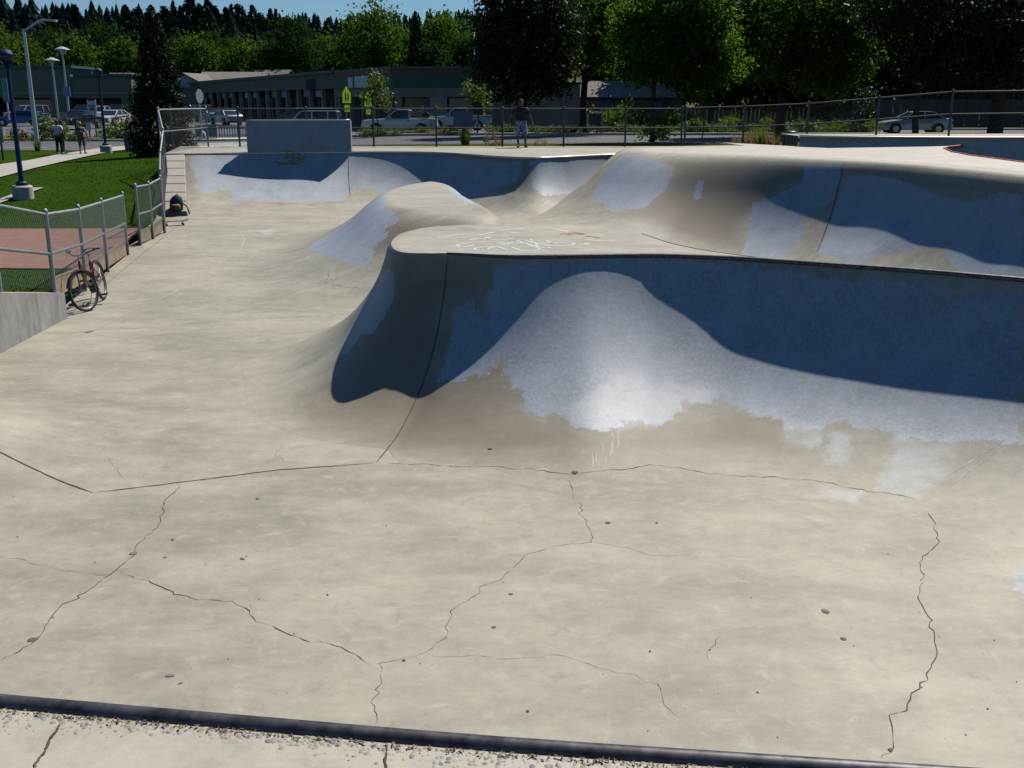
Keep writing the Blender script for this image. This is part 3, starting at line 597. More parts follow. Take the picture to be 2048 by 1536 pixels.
# ---- hump between the platform and the far wall
mp = [(-2.0, 20.3), (-1.0, 19.2), (-0.2, 19.4), (-0.2, 20.9), (-0.95, 24.6), (-1.45, 27.6), (-2.1, 28.6), (-2.75, 27.4), (-3.05, 25.0), (-2.75, 22.3)]
mp = [(p[0] - 0.15, p[1]) for p in mp]
mp = mp[::-1]
mp = mp[3:] + mp[:3]
C, s = catmull(mp + [mp[0]], 0.08, True)
C = C[:-1]; s = s[:-1]; n = len(C)
L = key([mp[7], mp[8], mp[0], mp[2], mp[4], mp[6]], s, C, [2.7, 2.6, 2.2, 2.2, 3.2, 3.2])
G, Fq, A, B = loft('hump', C, s, np.full(n, -0.40), L, np.full(n, 0.42), np.full(n, 0.45), rows=40, inner=8, closed=True)
hump = empty('skate_hump', (-1.7, 23, -1.65), label='long rounded concrete hump between the platform and the far wall', cat='skate ramp')
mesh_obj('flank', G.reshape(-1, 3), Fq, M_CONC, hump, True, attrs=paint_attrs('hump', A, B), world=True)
mesh_obj('hump_top', G[0], [tuple(range(n))], M_PLAIN_CONC, hump, world=True)

# ---- far wall
fw = [(1330, 308), (1240, 309), (1190, 311), (1130, 314), (1060, 316), (985, 313), (930, 309), (880, 306), (800, 304.5), (697, 304.5), (600, 305.5), (500, 306.5), (430, 307.5), (374, 308.5), (325, 309)]
fpts = [pz(*p) for p in fw]
C, s = catmull(fpts, 0.10)
n = len(C)
L = key(fpts, s, C, [3.3, 3.3, 3.4, 3.3, 2.7, 2.25, 2.35, 2.65, 3.1, 3.4, 3.6, 4.0, 4.2, 4.3, 4.3])
bx = np.linspace(9.0, -13.0, n)
back = np.c_[bx, np.full(n, 41.6)]
G, Fq, A, B = loft('far', C, s, np.zeros(n), L, np.zeros(n), np.full(n, 0.03), rows=44, inner=1, back=back)
far = empty('quarter_pipe', (-4, 36, -1.65), label='long curved concrete wall painted blue-grey at the far end', cat='skate ramp')
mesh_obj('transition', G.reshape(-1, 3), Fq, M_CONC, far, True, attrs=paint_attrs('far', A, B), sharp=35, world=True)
M_LIPC = plain('pale_coping', (0.42, 0.41, 0.36), 0.35, 0.6, 0.15, 8)
make_coping('coping', 'far', 0, n - 1, far, r=0.035, mat=M_LIPC)
FAR_C = C
def far_y(x):
    o = np.argsort(C[:, 0]); return float(np.interp(x, FAR_C[np.argsort(FAR_C[:, 0])][:, 0], FAR_C[np.argsort(FAR_C[:, 0])][:, 1]))
# vertical extension wall
xa, xb = -8.95, -5.55
m = MB(); nseg = 16
xsn = np.linspace(xa, xb, nseg + 1)
vv = []
for x in xsn:
    y = far_y(x) - 0.02
    vv += [(x, y, -0.06), (x, y - 0.0, 1.06), (x, y + 0.26, 1.06), (x, y + 0.26, -0.05)]
ff = []
for i in range(nseg):
    a = i * 4
    for k_ in range(4):
        ff.append((a + k_, a + 4 + k_, a + 4 + (k_ + 1) % 4, a + (k_ + 1) % 4))
ff += [(3, 2, 1, 0), (nseg * 4, nseg * 4 + 1, nseg * 4 + 2, nseg * 4 + 3)]
vw = mesh_obj('vertical_wall', np.array(vv), ff, M_CONC, far, world=True, attrs={'paint': np.full(len(vv), 1.0), 'pale_paint_sheen': np.full(len(vv), -5.0), 'stain': np.full(len(vv), -5.0)})
tag(vw, 'tall flat extension wall painted blue-grey with faded yellow scrawl')
m = MB()
pts = [(x, far_y(x) + 0.0, 1.075) for x in xsn]
m.tube(pts, 0.03, 8).build('wall_coping', M_LIPC, far, True, world=True)

# ---- right ridge
rp = [(2048, 352, .30), (1900, 337, .28), (1750, 325, .25), (1600, 317.5, .22), (1450, 312, .2), (1340, 309, .2), (1270, 306, .2), (1234, 303.5, .2), (1226, 299.5, .2), (1240, 295.5, .2), (1300, 293, .2)]
rpts = [pz(a, b, c) for a, b, c in rp]
e0 = np.array(rpts[0]) - np.array(rpts[1])
rpts = [tuple(np.array(rpts[0]) + e0 * 3 + np.array((1.0, 0))), tuple(np.array(rpts[0]) + e0 * 1.5)] + rpts + [(rpts[-1][0] + 3, rpts[-1][1] + 1.2)]
C, s = catmull(rpts, 0.09)
n = len(C)
zt = key(rpts, s, C, [.3, .3] + [c for _, _, c in rp] + [.2])
L = key(rpts, s, C, [3.12, 3.12, 3.12, 3.22, 3.48, 3.9, 4.4, 4.6, 4.1, 3.6, 3.3, 3.2, 3.2, 3.2])
G, Fq, A, B = loft('ridge', C, s, zt, L, np.full(n, 0.75), np.full(n, 0.95), rows=54, inner=12)
ridge = empty('skate_ridge', (8, 30, -2.4), label='high concrete ridge with rounded top and patchy blue-grey paint on the right', cat='skate ramp')
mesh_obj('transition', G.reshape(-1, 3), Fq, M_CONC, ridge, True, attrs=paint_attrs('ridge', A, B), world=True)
# top of the ridge
top = G[0]
sel = [i for i in range(0, n, 2)]
ring = [tuple(top[i] - np.array((0, 0, 0.0))) for i in sel]
red_edge = [pz(2300, 361, .3), pz(2048, 325, .3), pz(1990, 317.5, .3), pz(1940, 311, .3), pz(1905, 304, .3), pz(1888, 297, .3), pz(1896, 293.5, .3), pz(1918, 291.5, .3), pz(1942, 290.5, .3)]
backr = [(p[0], p[1], 0.3) for p in red_edge] + [(13.2, 33.9, 0.3), (10.5, 35.2, 0.2), (8.0, 40.4, 0.2)]
ridge_top = mesh_obj('ridge_top', ring[::1] + backr[::-1], [tuple(range(len(ring) + len(backr)))], M_DECK, ridge, world=True)
M_RED = plain('red_coping_paint', (0.30, 0.045, 0.04), 0.5, 0.1, 0.3, 9)
rc = [(p[0], p[1], 0.29) for p in red_edge]
MB().tube(rc, 0.04, 8).build('red_coping', M_RED, ridge, True, world=True)
# wall below the red coping
wq = []; wf = []
for i, p in enumerate(red_edge):
    wq += [(p[0], p[1], 0.28), (p[0], p[1], -1.2)]
for i in range(len(red_edge) - 1):
    wf.append((2 * i, 2 * i + 1, 2 * i + 3, 2 * i + 2))
mesh_obj('inner_wall', wq, wf, M_PLAIN_CONC, ridge, world=True)

# upper deck at the right
ud = [(9.9, 36.6), (10.6, 35.7), (12.0, 35.1), (14.5, 34.8), (18, 34.6), (26, 34.2), (26, 39.2), (9.9, 39.2)]
C, s = catmull(ud[:6], 0.12)
n = len(C)
vq = []; pa = []
zs = [0.0, -0.06, -0.16, -0.5, -1.0, -1.6]
for j, dz in enumerate(zs):
    for c in C:
        vq.append((c[0], c[1] - 0.05 * j * j * 0.3, 0.55 + dz)); pa.append((-0.6 if j < 2 else (-0.02 if j == 2 else 0.4)))
for c in C:
    vq.append((c[0], 39.3, 0.55)); pa.append(-3)
fq = []
for j in range(len(zs) - 1):
    for i in range(n - 1):
        fq.append((j * n + i, (j + 1) * n + i, (j + 1) * n + i + 1, j * n + i + 1))
for i in range(n - 1):
    fq.append((i, i + 1, len(zs) * n + i + 1, len(zs) * n + i))
ude = empty('raised_deck', (17, 36, 0.5), label='raised concrete deck with painted wall at the far right', cat='skate ramp')
mesh_obj('deck_wall', np.array(vq), fq, M_CONC, ude, attrs={'paint': pa, 'pale_paint_sheen': np.full(len(vq), -5.), 'stain': np.full(len(vq), -5.)}, world=True)
MB().tube([(c[0], c[1] - 0.01, 0.553) for c in C], 0.035, 8).build('coping', M_LIPC, ude, True, world=True)

# ------------------------------------------------------------------ cracks, joints, graffiti, litter
from mathutils.bvhtree import BVHTree
_v = []; _f = []
for nm in ('near', 'platform', 'hump', 'far', 'ridge'):
    Lf = LOFTS[nm]; off = len(_v)
    _v += Lf['G'].reshape(-1, 3).tolist()
    ix = Lf['idx']
    _f += (np.stack([ix[:-1, :-1], ix[1:, :-1], ix[1:, 1:], ix[:-1, 1:]], -1).reshape(-1, 4) + off).tolist()
off = len(_v)
_v += np.c_[co, Zf.ravel()].tolist(); _f += (F + off).tolist()
SURF = BVHTree.FromPolygons(_v, _f)

def hit(px, py):
    h = SURF.ray_cast(EYE, ray(px, py).normalized())
    return h[0] if h[0] is not None else on_z(px, py, -1.65)

def drop(x, y):
    h = SURF.ray_cast(Vector((x, y, 5)), Vector((0, 0, -1)))
    return (h[0], h[1] if h[1].z > 0 else -h[1]) if h[0] is not None else (Vector((x, y, -1.65)), Vector((0, 0, 1)))

def ribbon(name, pts, w, mat, parent, rnd, wob=0.02, wvar=0.6, step=0.06, dz=0.004, taper=True):
    P = [Vector(p) for p in pts]
    dense = []
    for a, b in zip(P[:-1], P[1:]):
        k = max(1, int((b - a).length / step))
        for i in range(k): dense.append(a.lerp(b, i / k))
    dense.append(P[-1])
    n = len(dense)
    ox = 0.0; oy = 0.0; vs_ = []
    for i, p in enumerate(dense):
        ox = ox * 0.8 + rnd.gauss(0, wob * 0.5); oy = oy * 0.8 + rnd.gauss(0, wob * 0.5)
        q, nr = drop(p.x + ox, p.y + oy)
        d = dense[min(i + 1, n - 1)] - dense[max(i - 1, 0)]
        sd = Vector((-d.y, d.x, 0)); sd.normalize()
        ww = w * (1 - wvar + rnd.random() * wvar * 1.7)
        if taper: ww *= min(1, 0.25 + i / 4, 0.25 + (n - 1 - i) / 4)
        for sgn in (-1, 1):
            e, nr2 = drop(q.x + sd.x * ww / 2 * sgn, q.y + sd.y * ww / 2 * sgn)
            vs_.append(tuple(e + nr2 * dz))
    fs_ = [(2 * i, 2 * i + 1, 2 * i + 3, 2 * i + 2) for i in range(n - 1)]
    return mesh_obj(name, vs_, fs_, mat, parent, world=parent is not None)

rnd = random.Random(5)
M_JOINT = plain('joint_dark', (0.085, 0.078, 0.068), 0.9, 0, 0.3, 20, 0.1)
M_SEAM = plain('seam_pale', (0.40, 0.37, 0.30), 0.8, 0, 0.2, 20, 0.2)
M_HAIR = plain('hairline_crack', (0.15, 0.135, 0.11), 0.9, 0, 0.4, 30, 0.1)
joints = [[(-120, 850), (0, 905), (60, 935), (120, 962), (185, 986)], [(190, 985), (350, 966), (560, 940), (750, 926)]]
for j in joints:
    ribbon('expansion_joint', [hit(*p) for p in j], 0.014, M_JOINT, floor_o, rnd, 0.004, 0.4)
Lf = LOFTS['platform']
jo = [hit(*p) for p in ((896, 512), (893, 540), (886, 600), (876, 660), (861, 720), (840, 780), (815, 835), (785, 885), (752, 926))]
ribbon('expansion_joint', jo, 0.011, M_JOINT, plat, rnd, 0.001, 0.3, 0.05, 0.006)
cracks = [
 ([(750, 926), (850, 930), (950, 935), (1070, 940), (1150, 950), (1250, 940), (1300, 932), (1400, 940), (1500, 950), (1620, 957), (1700, 975), (1800, 992), (1830, 995)], 0.011, M_HAIR),
 ([(355, 966), (365, 975), (340, 1000), (325, 1040), (290, 1080), (265, 1110), (230, 1142), (170, 1195), (135, 1210), (100, 1250), (60, 1290), (0, 1330)], 0.010, M_JOINT),
 ([(0, 1112), (60, 1120), (120, 1138), (200, 1150), (230, 1142)], 0.005, M_HAIR),
 ([(230, 1142), (310, 1160), (350, 1190), (430, 1212), (460, 1215), (520, 1245), (550, 1252), (600, 1275), (700, 1305), (755, 1328)], 0.009, M_JOINT),
 ([(755, 1328), (765, 1345), (768, 1360), (748, 1390), (745, 1420), (740, 1458)], 0.009, M_JOINT),
 ([(755, 1328), (800, 1322), (845, 1310)], 0.007, M_JOINT),
 ([(845, 1310), (890, 1265), (905, 1225), (985, 1160), (1060, 1110), (1185, 1085), (1165, 1040), (1160, 1010), (1125, 955)], 0.007, M_HAIR),
 ([(845, 1310), (930, 1320), (1024, 1322), (1110, 1317), (1130, 1318), (1200, 1340), (1275, 1348), (1320, 1370), (1335, 1410), (1360, 1438)], 0.005, M_HAIR),
 ([(1185, 1085), (1250, 1095), (1300, 1110), (1380, 1110), (1440, 1125)], 0.004, M_HAIR),
 ([(1850, 1020), (1870, 1080), (1850, 1130), (1865, 1150), (1840, 1195), (1855, 1215), (1870, 1290), (1850, 1340), (1842, 1370), (1820, 1390), (1820, 1415), (1790, 1440), (1800, 1470), (1795, 1500), (1760, 1525)], 0.010, M_JOINT),
 ([(80, 668), (300, 655), (450, 642), (700, 628)], 0.014, M_HAIR),
 ([(660, 540), (655, 565), (700, 575), (735, 578)], 0.012, M_HAIR),
 ([(1440, 1270), (1425, 1310), (1440, 1335)], 0.004, M_HAIR),
 ([(560, 890), (565, 935)], 0.005, M_HAIR),
 ([(215, 910), (260, 960)], 0.005, M_HAIR),
 ([(372, 436), (330, 472), (280, 512), (240, 545), (205, 575)], 0.022, M_HAIR),
]
for pts, wd, mt in cracks:
    ribbon('crack', [hit(*p) for p in pts], wd * 0.55, mt, floor_o, rnd, 0.030 if wd < 0.02 else 0.006, 0.75, 0.05 if wd < 0.02 else 0.2, 0.003)
ribbon('pale_seam', [hit(*p) for p in ((455, 456), (480, 465), (490, 480), (480, 500), (420, 540), (340, 590), (250, 630), (180, 665))], 0.03, M_SEAM, floor_o, rnd, 0.008, 0.4, 0.2)
ribbon('crack', [on_z(*p) for p in ((125, 1448), (108, 1470), (95, 1500), (70, 1560))], 0.007, M_JOINT, near, rnd, 0.006, 0.7, 0.01)
ribbon('crack', [on_z(*p) for p in ((772, 1490), (770, 1510), (768, 1560))], 0.006, M_JOINT, near, rnd, 0.004, 0.7, 0.01)
ribbon('expansion_joint', [hit(*p) for p in ((697, 310), (697, 335), (698, 360), (700, 395))], 0.03, M_HAIR, far, rnd, 0.003, 0.4, 0.2, 0.004)
ribbon('expansion_joint', [hit(*p) for p in ((1690, 325), (1680, 360), (1668, 410), (1652, 460), (1634, 504))], 0.03, M_JOINT, ridge, rnd, 0.003, 0.4, 0.2, 0.006)
M_PINK = plain('faded_red_paint', (0.36, 0.245, 0.20), 0.8, 0, 0.25, 3, 0.2)
for a_, b2 in (((535, 406), (600, 407)), ((606, 408), (640, 407)), ((648, 406), (690, 404))):
    ribbon('faded_red_paint', [hit(*a_), hit(*b2)], 0.22, M_PINK, far, rnd, 0.03, 0.6, 0.2, 0.003)
ribbon('white_scrape', [hit(600, 417), hit(652, 414)], 0.10, M_SEAM, floor_o, rnd, 0.01, 0.5, 0.2, 0.003)
# scuffs and drips on the painted wall
M_DRIP = plain('pale_drips', (0.47, 0.45, 0.40), 0.8, 0, 0.15, 20, 0.2)
for k in range(16):
    x = 1185 + rnd.random() * 55; y = 940 - (x - 1185) * 0.8 + rnd.gauss(0, 6)
    ribbon('paint_drip', [hit(x, y), hit(x - 3 + rnd.random() * 4, y - 10 - rnd.random() * 26)], 0.014, M_DRIP, floor_o, rnd, 0.004, 0.5, 0.05, 0.0012)
for x0, y0, x1, y1 in ((1880, 985, 1990, 905), (1900, 950, 2010, 880), (640, 1275, 655, 1300), (430, 1230, 480, 1220)):
    ribbon('scuff', [hit(x0, y0), hit((x0 + x1) / 2, (y0 + y1) / 2 - 2), hit(x1, y1)], 0.012, M_DRIP, floor_o, rnd, 0.004, 0.5, 0.08, 0.0012)

# graffiti on the platform
M_WSPRAY = plain('white_spray_paint', (0.50, 0.50, 0.51), 0.7, 0, 0.15, 15, 0.2)
M_RSPRAY = plain('red_spray_paint', (0.33, 0.15, 0.12), 0.7, 0, 0.2, 15, 0.2)
M_FSPRAY = plain('faint_white_spray', (0.48, 0.46, 0.42), 0.8, 0, 0.15, 15, 0.2)
def stroke_path(pts, scale, ox, oy):
    q = [(ox + x / scale, oy + y / scale) for x, y in pts]
    return catmull(q, 1.6)[0] if len(q) > 2 else np.array(q)
def floor_strokes(name, strokes, w, mat, parent, z):
    for st in strokes:
        vs_ = []; fs_ = []
        pp = [on_z(x, y, z) for x, y in stroke_path(st, 5.12, 860, 450)]
        b = len(vs_)
        for i, p in enumerate(pp):
            d = pp[min(i + 1, len(pp) - 1)] - pp[max(i - 1, 0)]
            sd = Vector((-d.y, d.x, 0)); sd.normalize()
            ww = w * (0.7 + 0.6 * rnd.random())
            vs_ += [tuple(p + sd * ww / 2), tuple(p - sd * ww / 2)]
        fs_ += [(b + 2 * i, b + 2 * i + 1, b + 2 * i + 3, b + 2 * i + 2) for i in range(len(pp) - 1)]
        mesh_obj(name, vs_, fs_, mat, parent, world=True)
white = [[(540, 175), (420, 180), (280, 205), (330, 228), (450, 205)], [(380, 245), (530, 255), (450, 240), (550, 225)], [(590, 248), (650, 220), (700, 225), (780, 250), (860, 260)],
         [(560, 175), (700, 180), (800, 205), (760, 205), (840, 180), (900, 180), (960, 190)], [(840, 225), (900, 250), (980, 265), (1080, 255), (1120, 240), (1040, 210), (980, 190), (880, 155)],
         [(870, 155), (960, 155), (1060, 180), (1100, 200), (1080, 215), (1200, 235), (1230, 225)], [(1100, 195), (1200, 185), (1370, 178), (1480, 190), (1400, 208), (1250, 215), (1150, 200)], [(1020, 145), (1060, 160)], [(1190, 160), (1260, 185)]]
faint = [[(75, 120), (190, 110), (280, 98), (400, 95)], [(470, 105), (540, 95), (580, 90)], [(600, 85), (640, 75), (680, 72)], [(700, 60), (800, 45), (960, 35)], [(820, 80), (920, 75)], [(1530, 195), (1590, 200), (1620, 185)], [(1590, 150), (1740, 160), (1900, 160)], [(1250, 40), (1330, 50), (1420, 70)], [(590, 125), (600, 145)], [(400, 150), (520, 140), (700, 150), (860, 140)]]
red = [[(1330, 95), (1420, 85), (1500, 78), (1580, 95), (1480, 90), (1400, 100)], [(1600, 110), (1680, 120), (1740, 132)]]
floor_strokes('graffiti_stroke', faint, 0.07, M_FSPRAY, plat, 0.0042)
floor_strokes('graffiti_stroke', white, 0.040, M_WSPRAY, plat, 0.0052)
floor_strokes('graffiti_stroke', red, 0.035, M_RSPRAY, plat, 0.0062)
# faded yellow scrawl on the tall wall
M_YSPRAY = plain('faded_yellow_spray', (0.30, 0.27, 0.09), 0.7, 0, 0.3, 9, 0.2)
ys_ = [[(470, 400), (500, 370), (540, 380), (530, 420), (470, 430)], [(440, 440), (520, 430), (580, 440), (560, 480), (500, 470)], [(560, 400), (600, 395), (650, 420), (640, 450), (580, 440)],
       [(350, 480), (420, 490), (520, 495), (620, 490), (660, 440)], [(400, 512), (500, 500), (600, 500)], [(520, 400), (545, 470), (555, 500)], [(480, 410), (490, 490)], [(600, 410), (610, 490), (560, 500)]]
for st in ys_:
    vs_ = []; fs_ = []
    pp = stroke_path(st, 5.12, 480, 230)
    b = len(vs_)
    P3 = []
    for x, y in pp:
        p = at_y(x, y, 36.2); yy = far_y(p.x) - 0.03
        p = at_y(x, y, yy)
        if p.z < 0.0:
            h_ = SURF.ray_cast(EYE, ray(x, y).normalized()); p = h_[0] - ray(x, y).normalized() * 0.02 if h_[0] else p
        P3.append(p)
    for i, p in enumerate(P3):
        d = P3[min(i + 1, len(P3) - 1)] - P3[max(i - 1, 0)]
        sd = d.cross(Vector((0, 1, 0.3))); sd.normalize()
        vs_ += [tuple(p + sd * 0.022), tuple(p - sd * 0.022)]
    fs_ += [(b + 2 * i, b + 2 * i + 1, b + 2 * i + 3, b + 2 * i + 2) for i in range(len(P3) - 1)]
    mesh_obj('graffiti_stroke', vs_, fs_, M_YSPRAY, far, world=True)

# litter: gum spots, leaf bits and pebbles on the floor
spots = [(340, 1352, .030), (361, 1367, .018), (485, 1118, .034), (493, 1113, .014), (515, 998, .030), (1022, 1188, .034), (66, 1279, .05), (980, 898, .03), (1150, 945, .04), (1055, 1423, .018), (808, 1321, .02), (1216, 1046, .03), (1313, 1046, .022), (178, 664, .10), (1780, 1500, .02), (1420, 1300, .012), (1300, 1303, .014), (1686, 1278, .03), (1650, 1223, .04), (1785, 730, .02), (988, 1255, .02), (655, 1190, .016), (330, 1115, .02), (345, 1080, .016), (265, 1108, .035)]
for k in range(110):
    spots.append((rnd.random() * 2048, 940 + rnd.random() * 540, 0.003 + 0.007 * rnd.random() ** 3))
for k in range(50):
    spots.append((300 + rnd.random() * 900, 480 + rnd.random() * 260, 0.008 + 0.012 * rnd.random()))
vs_ = []; fs_ = []
for px, py, r in spots:
    c = hit(px, py); r *= 0.72
    if c.z > -1.5: continue
    ax = r * (0.6 + 0.7 * rnd.random()); ay = r * (0.5 + 0.7 * rnd.random()); a0 = rnd.random() * 3
    b = len(vs_)
    for i in range(7):
        t = i / 7 * 2 * math.pi
        k_ = 0.75 + 0.5 * rnd.random()
        x = ax * math.cos(t) * k_; y = ay * math.sin(t) * k_
        q, nr = drop(c.x + x * math.cos(a0) - y * math.sin(a0), c.y + x * math.sin(a0) + y * math.cos(a0))
        vs_.append(tuple(q + nr * 0.004))
    q, nr = drop(c.x, c.y)
    vs_.append(tuple(q + nr * (0.005 + r * 0.05)))
    fs_ += [(b + i, b + (i + 1) % 7, b + 7) for i in range(7)]
lit = mesh_obj('floor_litter', vs_, fs_, plain('litter_dark', (0.13, 0.12, 0.11), 0.9, 0, 0.5, 3, 0.1))
tag(lit, 'scattered dark pebbles, gum spots and bits on the concrete', 'litter', kind='stuff')

# exposed aggregate behind the foreground coping
Lf = LOFTS['near']
vs_ = []; fs_ = []; mi = []
ctr = [i for i in range(len(Lf['C'])) if -2.3 < Lf['C'][i][0] < 2.3]
for k in range(1700):
    i = rnd.choice(ctr)
    t = rnd.random()
    p = Lf['C'][i] * (1 - t) + Lf['C'][min(i + 1, len(Lf['C']) - 1)] * t
    dd = 0.035 + abs(rnd.gauss(0, 0.055 + 0.03 * math.sin(p[0] * 2.1)))
    x, y = p - Lf['nrm'][i] * dd
    r = 0.004 + 0.007 * rnd.random() ** 1.6
    e = 0.65 + 0.35 * rnd.random(); a0 = rnd.random() * 6.28
    b = len(vs_)
    for rr_, zz in ((1.0, 0.0), (0.72, 0.42)):
        for j in range(7):
            u = j / 7 * 6.283
            xx = r * rr_ * math.cos(u); yy = r * rr_ * e * math.sin(u)
            vs_.append((x + xx * math.cos(a0) - yy * math.sin(a0), y + xx * math.sin(a0) + yy * math.cos(a0), 0.003 + r * zz * 0.32))
    vs_.append((x, y, 0.003 + r * 0.2))
    cm = rnd.choice((0, 0, 1, 1, 2, 3))
    for j in range(7):
        fs_.append((b + j, b + (j + 1) % 7, b + 7 + (j + 1) % 7, b + 7 + j)); mi.append(cm)
        fs_.append((b + 7 + j, b + 7 + (j + 1) % 7, b + 14)); mi.append(cm)
pm = [plain('pebble_tan', (0.36, 0.315, 0.25), 0.7), plain('pebble_grey', (0.27, 0.26, 0.24), 0.7), plain('pebble_dark', (0.15, 0.145, 0.145), 0.7), plain('pebble_rust', (0.29, 0.22, 0.17), 0.7)]
ag = mesh_obj('exposed_aggregate', vs_, fs_, mats=pm, midx=mi, smooth_=True)
tag(ag, 'exposed river pebbles in the deck edge behind the foreground coping', 'pebbles', kind='stuff')
# dry organic litter caught behind the pipe
vs_ = []; fs_ = []
for k in range(900):
    i = rnd.choice(ctr); t = rnd.random()
    p = Lf['C'][i] * (1 - t) + Lf['C'][min(i + 1, len(Lf['C']) - 1)] * t
    x, y = p - Lf['nrm'][i] * (0.038 + abs(rnd.gauss(0, 0.009)))
    a0 = rnd.random() * 6.28; ln = 0.003 + 0.008 * rnd.random(); wd = 0.0015 + 0.002 * rnd.random()
    dx, dy = math.cos(a0), math.sin(a0); z = 0.003 + rnd.random() * 0.008
    b = len(vs_)
    vs_ += [(x - dx * ln, y - dy * ln, z), (x + dy * wd, y - dx * wd, z + 0.002), (x + dx * ln, y + dy * ln, z + 0.003 * rnd.random()), (x - dy * wd, y + dx * wd, z)]
    fs_.append((b, b + 1, b + 2, b + 3))
dl = mesh_obj('dry_litter', vs_, fs_, plain('dry_litter', (0.17, 0.13, 0.08), 0.9, 0, 0.6, 60, 0.1))
tag(dl, 'dry brown leaf crumbs caught behind the steel coping pipe', 'litter', kind='stuff')

# ------------------------------------------------------------------ surroundings: ground, lawn, road, lots
def hill(x, y):
    """wooded hills behind the town"""
    x = np.asarray(x, float); y = np.asarray(y, float)
    a_ = smooth(200, 330, y) * (13 + 3 * np.sin(x * 0.03 + 1.0)) * (1 - smooth(-85, -35, x))
    b_ = smooth(330, 820, y) * (50 + 7 * np.sin(x * 0.007 + 0.6) + 3 * np.sin(x * 0.023))
    return a_ * (1 - smooth(360, 700, y)) + b_

def ground_z(x, y):
    x = np.asarray(x, float); y = np.asarray(y, float)
    lf = smooth(0, -25, x)
    z = -0.35 - 0.5 * lf + 0.5 * lf * smooth(80, 120, y)
    z = np.where(y < 54, z + (0.20) * (1 - smooth(41.5, 54, y)) * (1 - lf), z)
    return z + hill(x, y)

def gz(x, y): return float(ground_z(x, y))

def on_ground(px, py, f=None, off=0.0):
    f = f or gz
    z = -0.5
    for _ in range(25):
        p = on_z(px, py, min(z, 1.4))
        z = 0.5 * z + 0.5 * (f(p.x, p.y) + off)
    p = on_z(px, py, z)
    return Vector((p.x, p.y, f(p.x, p.y)))

def grass_mat(name, a, b_, c, sc=1.0):
    m, nt, b = nt_new(name)
    geo = N(nt, 'ShaderNodeNewGeometry'); P = geo.outputs['Position']
    f = noise(nt, P, 0.35 * sc, 6, 0.65); g = noise(nt, P, 3.0 * sc, 5, 0.7); h = noise(nt, P, 26 * sc, 4, 0.75)
    col = mixc(nt, maprange(nt, f, 0.35, 0.65), a, b_)
    col = mixc(nt, mathn(nt, 'MULTIPLY', maprange(nt, g, 0.46, 0.70), 0.8), col, c)
    sc_ = N(nt, 'ShaderNodeVectorMath', operation='SCALE'); nt.links.new(col, sc_.inputs[0])
    nt.links.new(maprange(nt, h, 0.25, 0.75, 0.55, 1.45), sc_.inputs['Scale'])
    nt.links.new(sc_.outputs[0], b.inputs['Base Color'])
    b.inputs['Roughness'].default_value = 0.9; b.inputs['Specular IOR Level'].default_value = 0.0
    bp = N(nt, 'ShaderNodeBump', Strength=0.8, Distance=0.05); nt.links.new(h, bp.inputs['Height']); nt.links.new(bp.outputs[0], b.inputs['Normal'])
    MATS[name] = m
    return m
M_GRASS = grass_mat('lawn_grass', (0.019, 0.050, 0.005), (0.030, 0.070, 0.007), (0.055, 0.070, 0.014))
M_VERGE = grass_mat('verge_grass', (0.040, 0.065, 0.010), (0.060, 0.080, 0.016), (0.13, 0.10, 0.04))
M_SOIL = grass_mat('bark_soil', (0.12, 0.085, 0.055), (0.17, 0.115, 0.075), (0.24, 0.16, 0.11))
M_FARG = grass_mat('far_ground', (0.05, 0.075, 0.025), (0.09, 0.09, 0.04), (0.12, 0.10, 0.05), 0.3)
def asphalt(name, base):
    m, nt, b = nt_new(name)
    geo = N(nt, 'ShaderNodeNewGeometry'); P = geo.outputs['Position']
    f = noise(nt, scaled_vec(nt, P, (0.25, 1.2, 1)), 0.5, 5, 0.6); g = noise(nt, P, 30, 3, 0.7)
    v = mathn(nt, 'MULTIPLY', maprange(nt, f, 0.3, 0.7, 0.8, 1.2), maprange(nt, g, 0.3, 0.7, 0.75, 1.25))
    sc_ = N(nt, 'ShaderNodeVectorMath', operation='SCALE'); sc_.inputs[0].default_value = base
    nt.links.new(v, sc_.inputs['Scale']); nt.links.new(sc_.outputs[0], b.inputs['Base Color'])
    b.inputs['Roughness'].default_value = 0.85
    MATS[name] = m
    return m
M_ASPH = asphalt('asphalt_road', (0.075, 0.075, 0.08))
M_LOT = asphalt('asphalt_lot', (0.085, 0.085, 0.092))
M_WHITE = plain('white_road_paint', (0.62, 0.62, 0.60), 0.7, 0, 0.15, 3)
M_YELLOW = plain('yellow_kerb_paint', (0.60, 0.42, 0.05), 0.6, 0, 0.2, 3)
M_KERB = plain('kerb_concrete', (0.45, 0.43, 0.38), 0.8, 0, 0.15, 2)

def sheet(name, xs_, ys_of_x, zf, mat, off=0.0, ny=8, label=None, kind='structure', parent=None):
    """ground sheet between two lines given as functions of x"""
    V = []; Fc = []
    for x in xs_:
        y0, y1 = ys_of_x(x)
        for t in np.linspace(0, 1, ny):
            y = y0 + (y1 - y0) * t
            V.append((x, y, float(zf(x, y)) + off))
    nx = len(xs_)
    for i in range(nx - 1):
        for j in range(ny - 1):
            a = i * ny + j
            Fc.append((a, a + ny, a + ny + 1, a + 1))
    o = mesh_obj(name, V, Fc, mat, parent, True)
    if label: tag(o, label, kind=kind)
    else: o['kind'] = kind
    return o

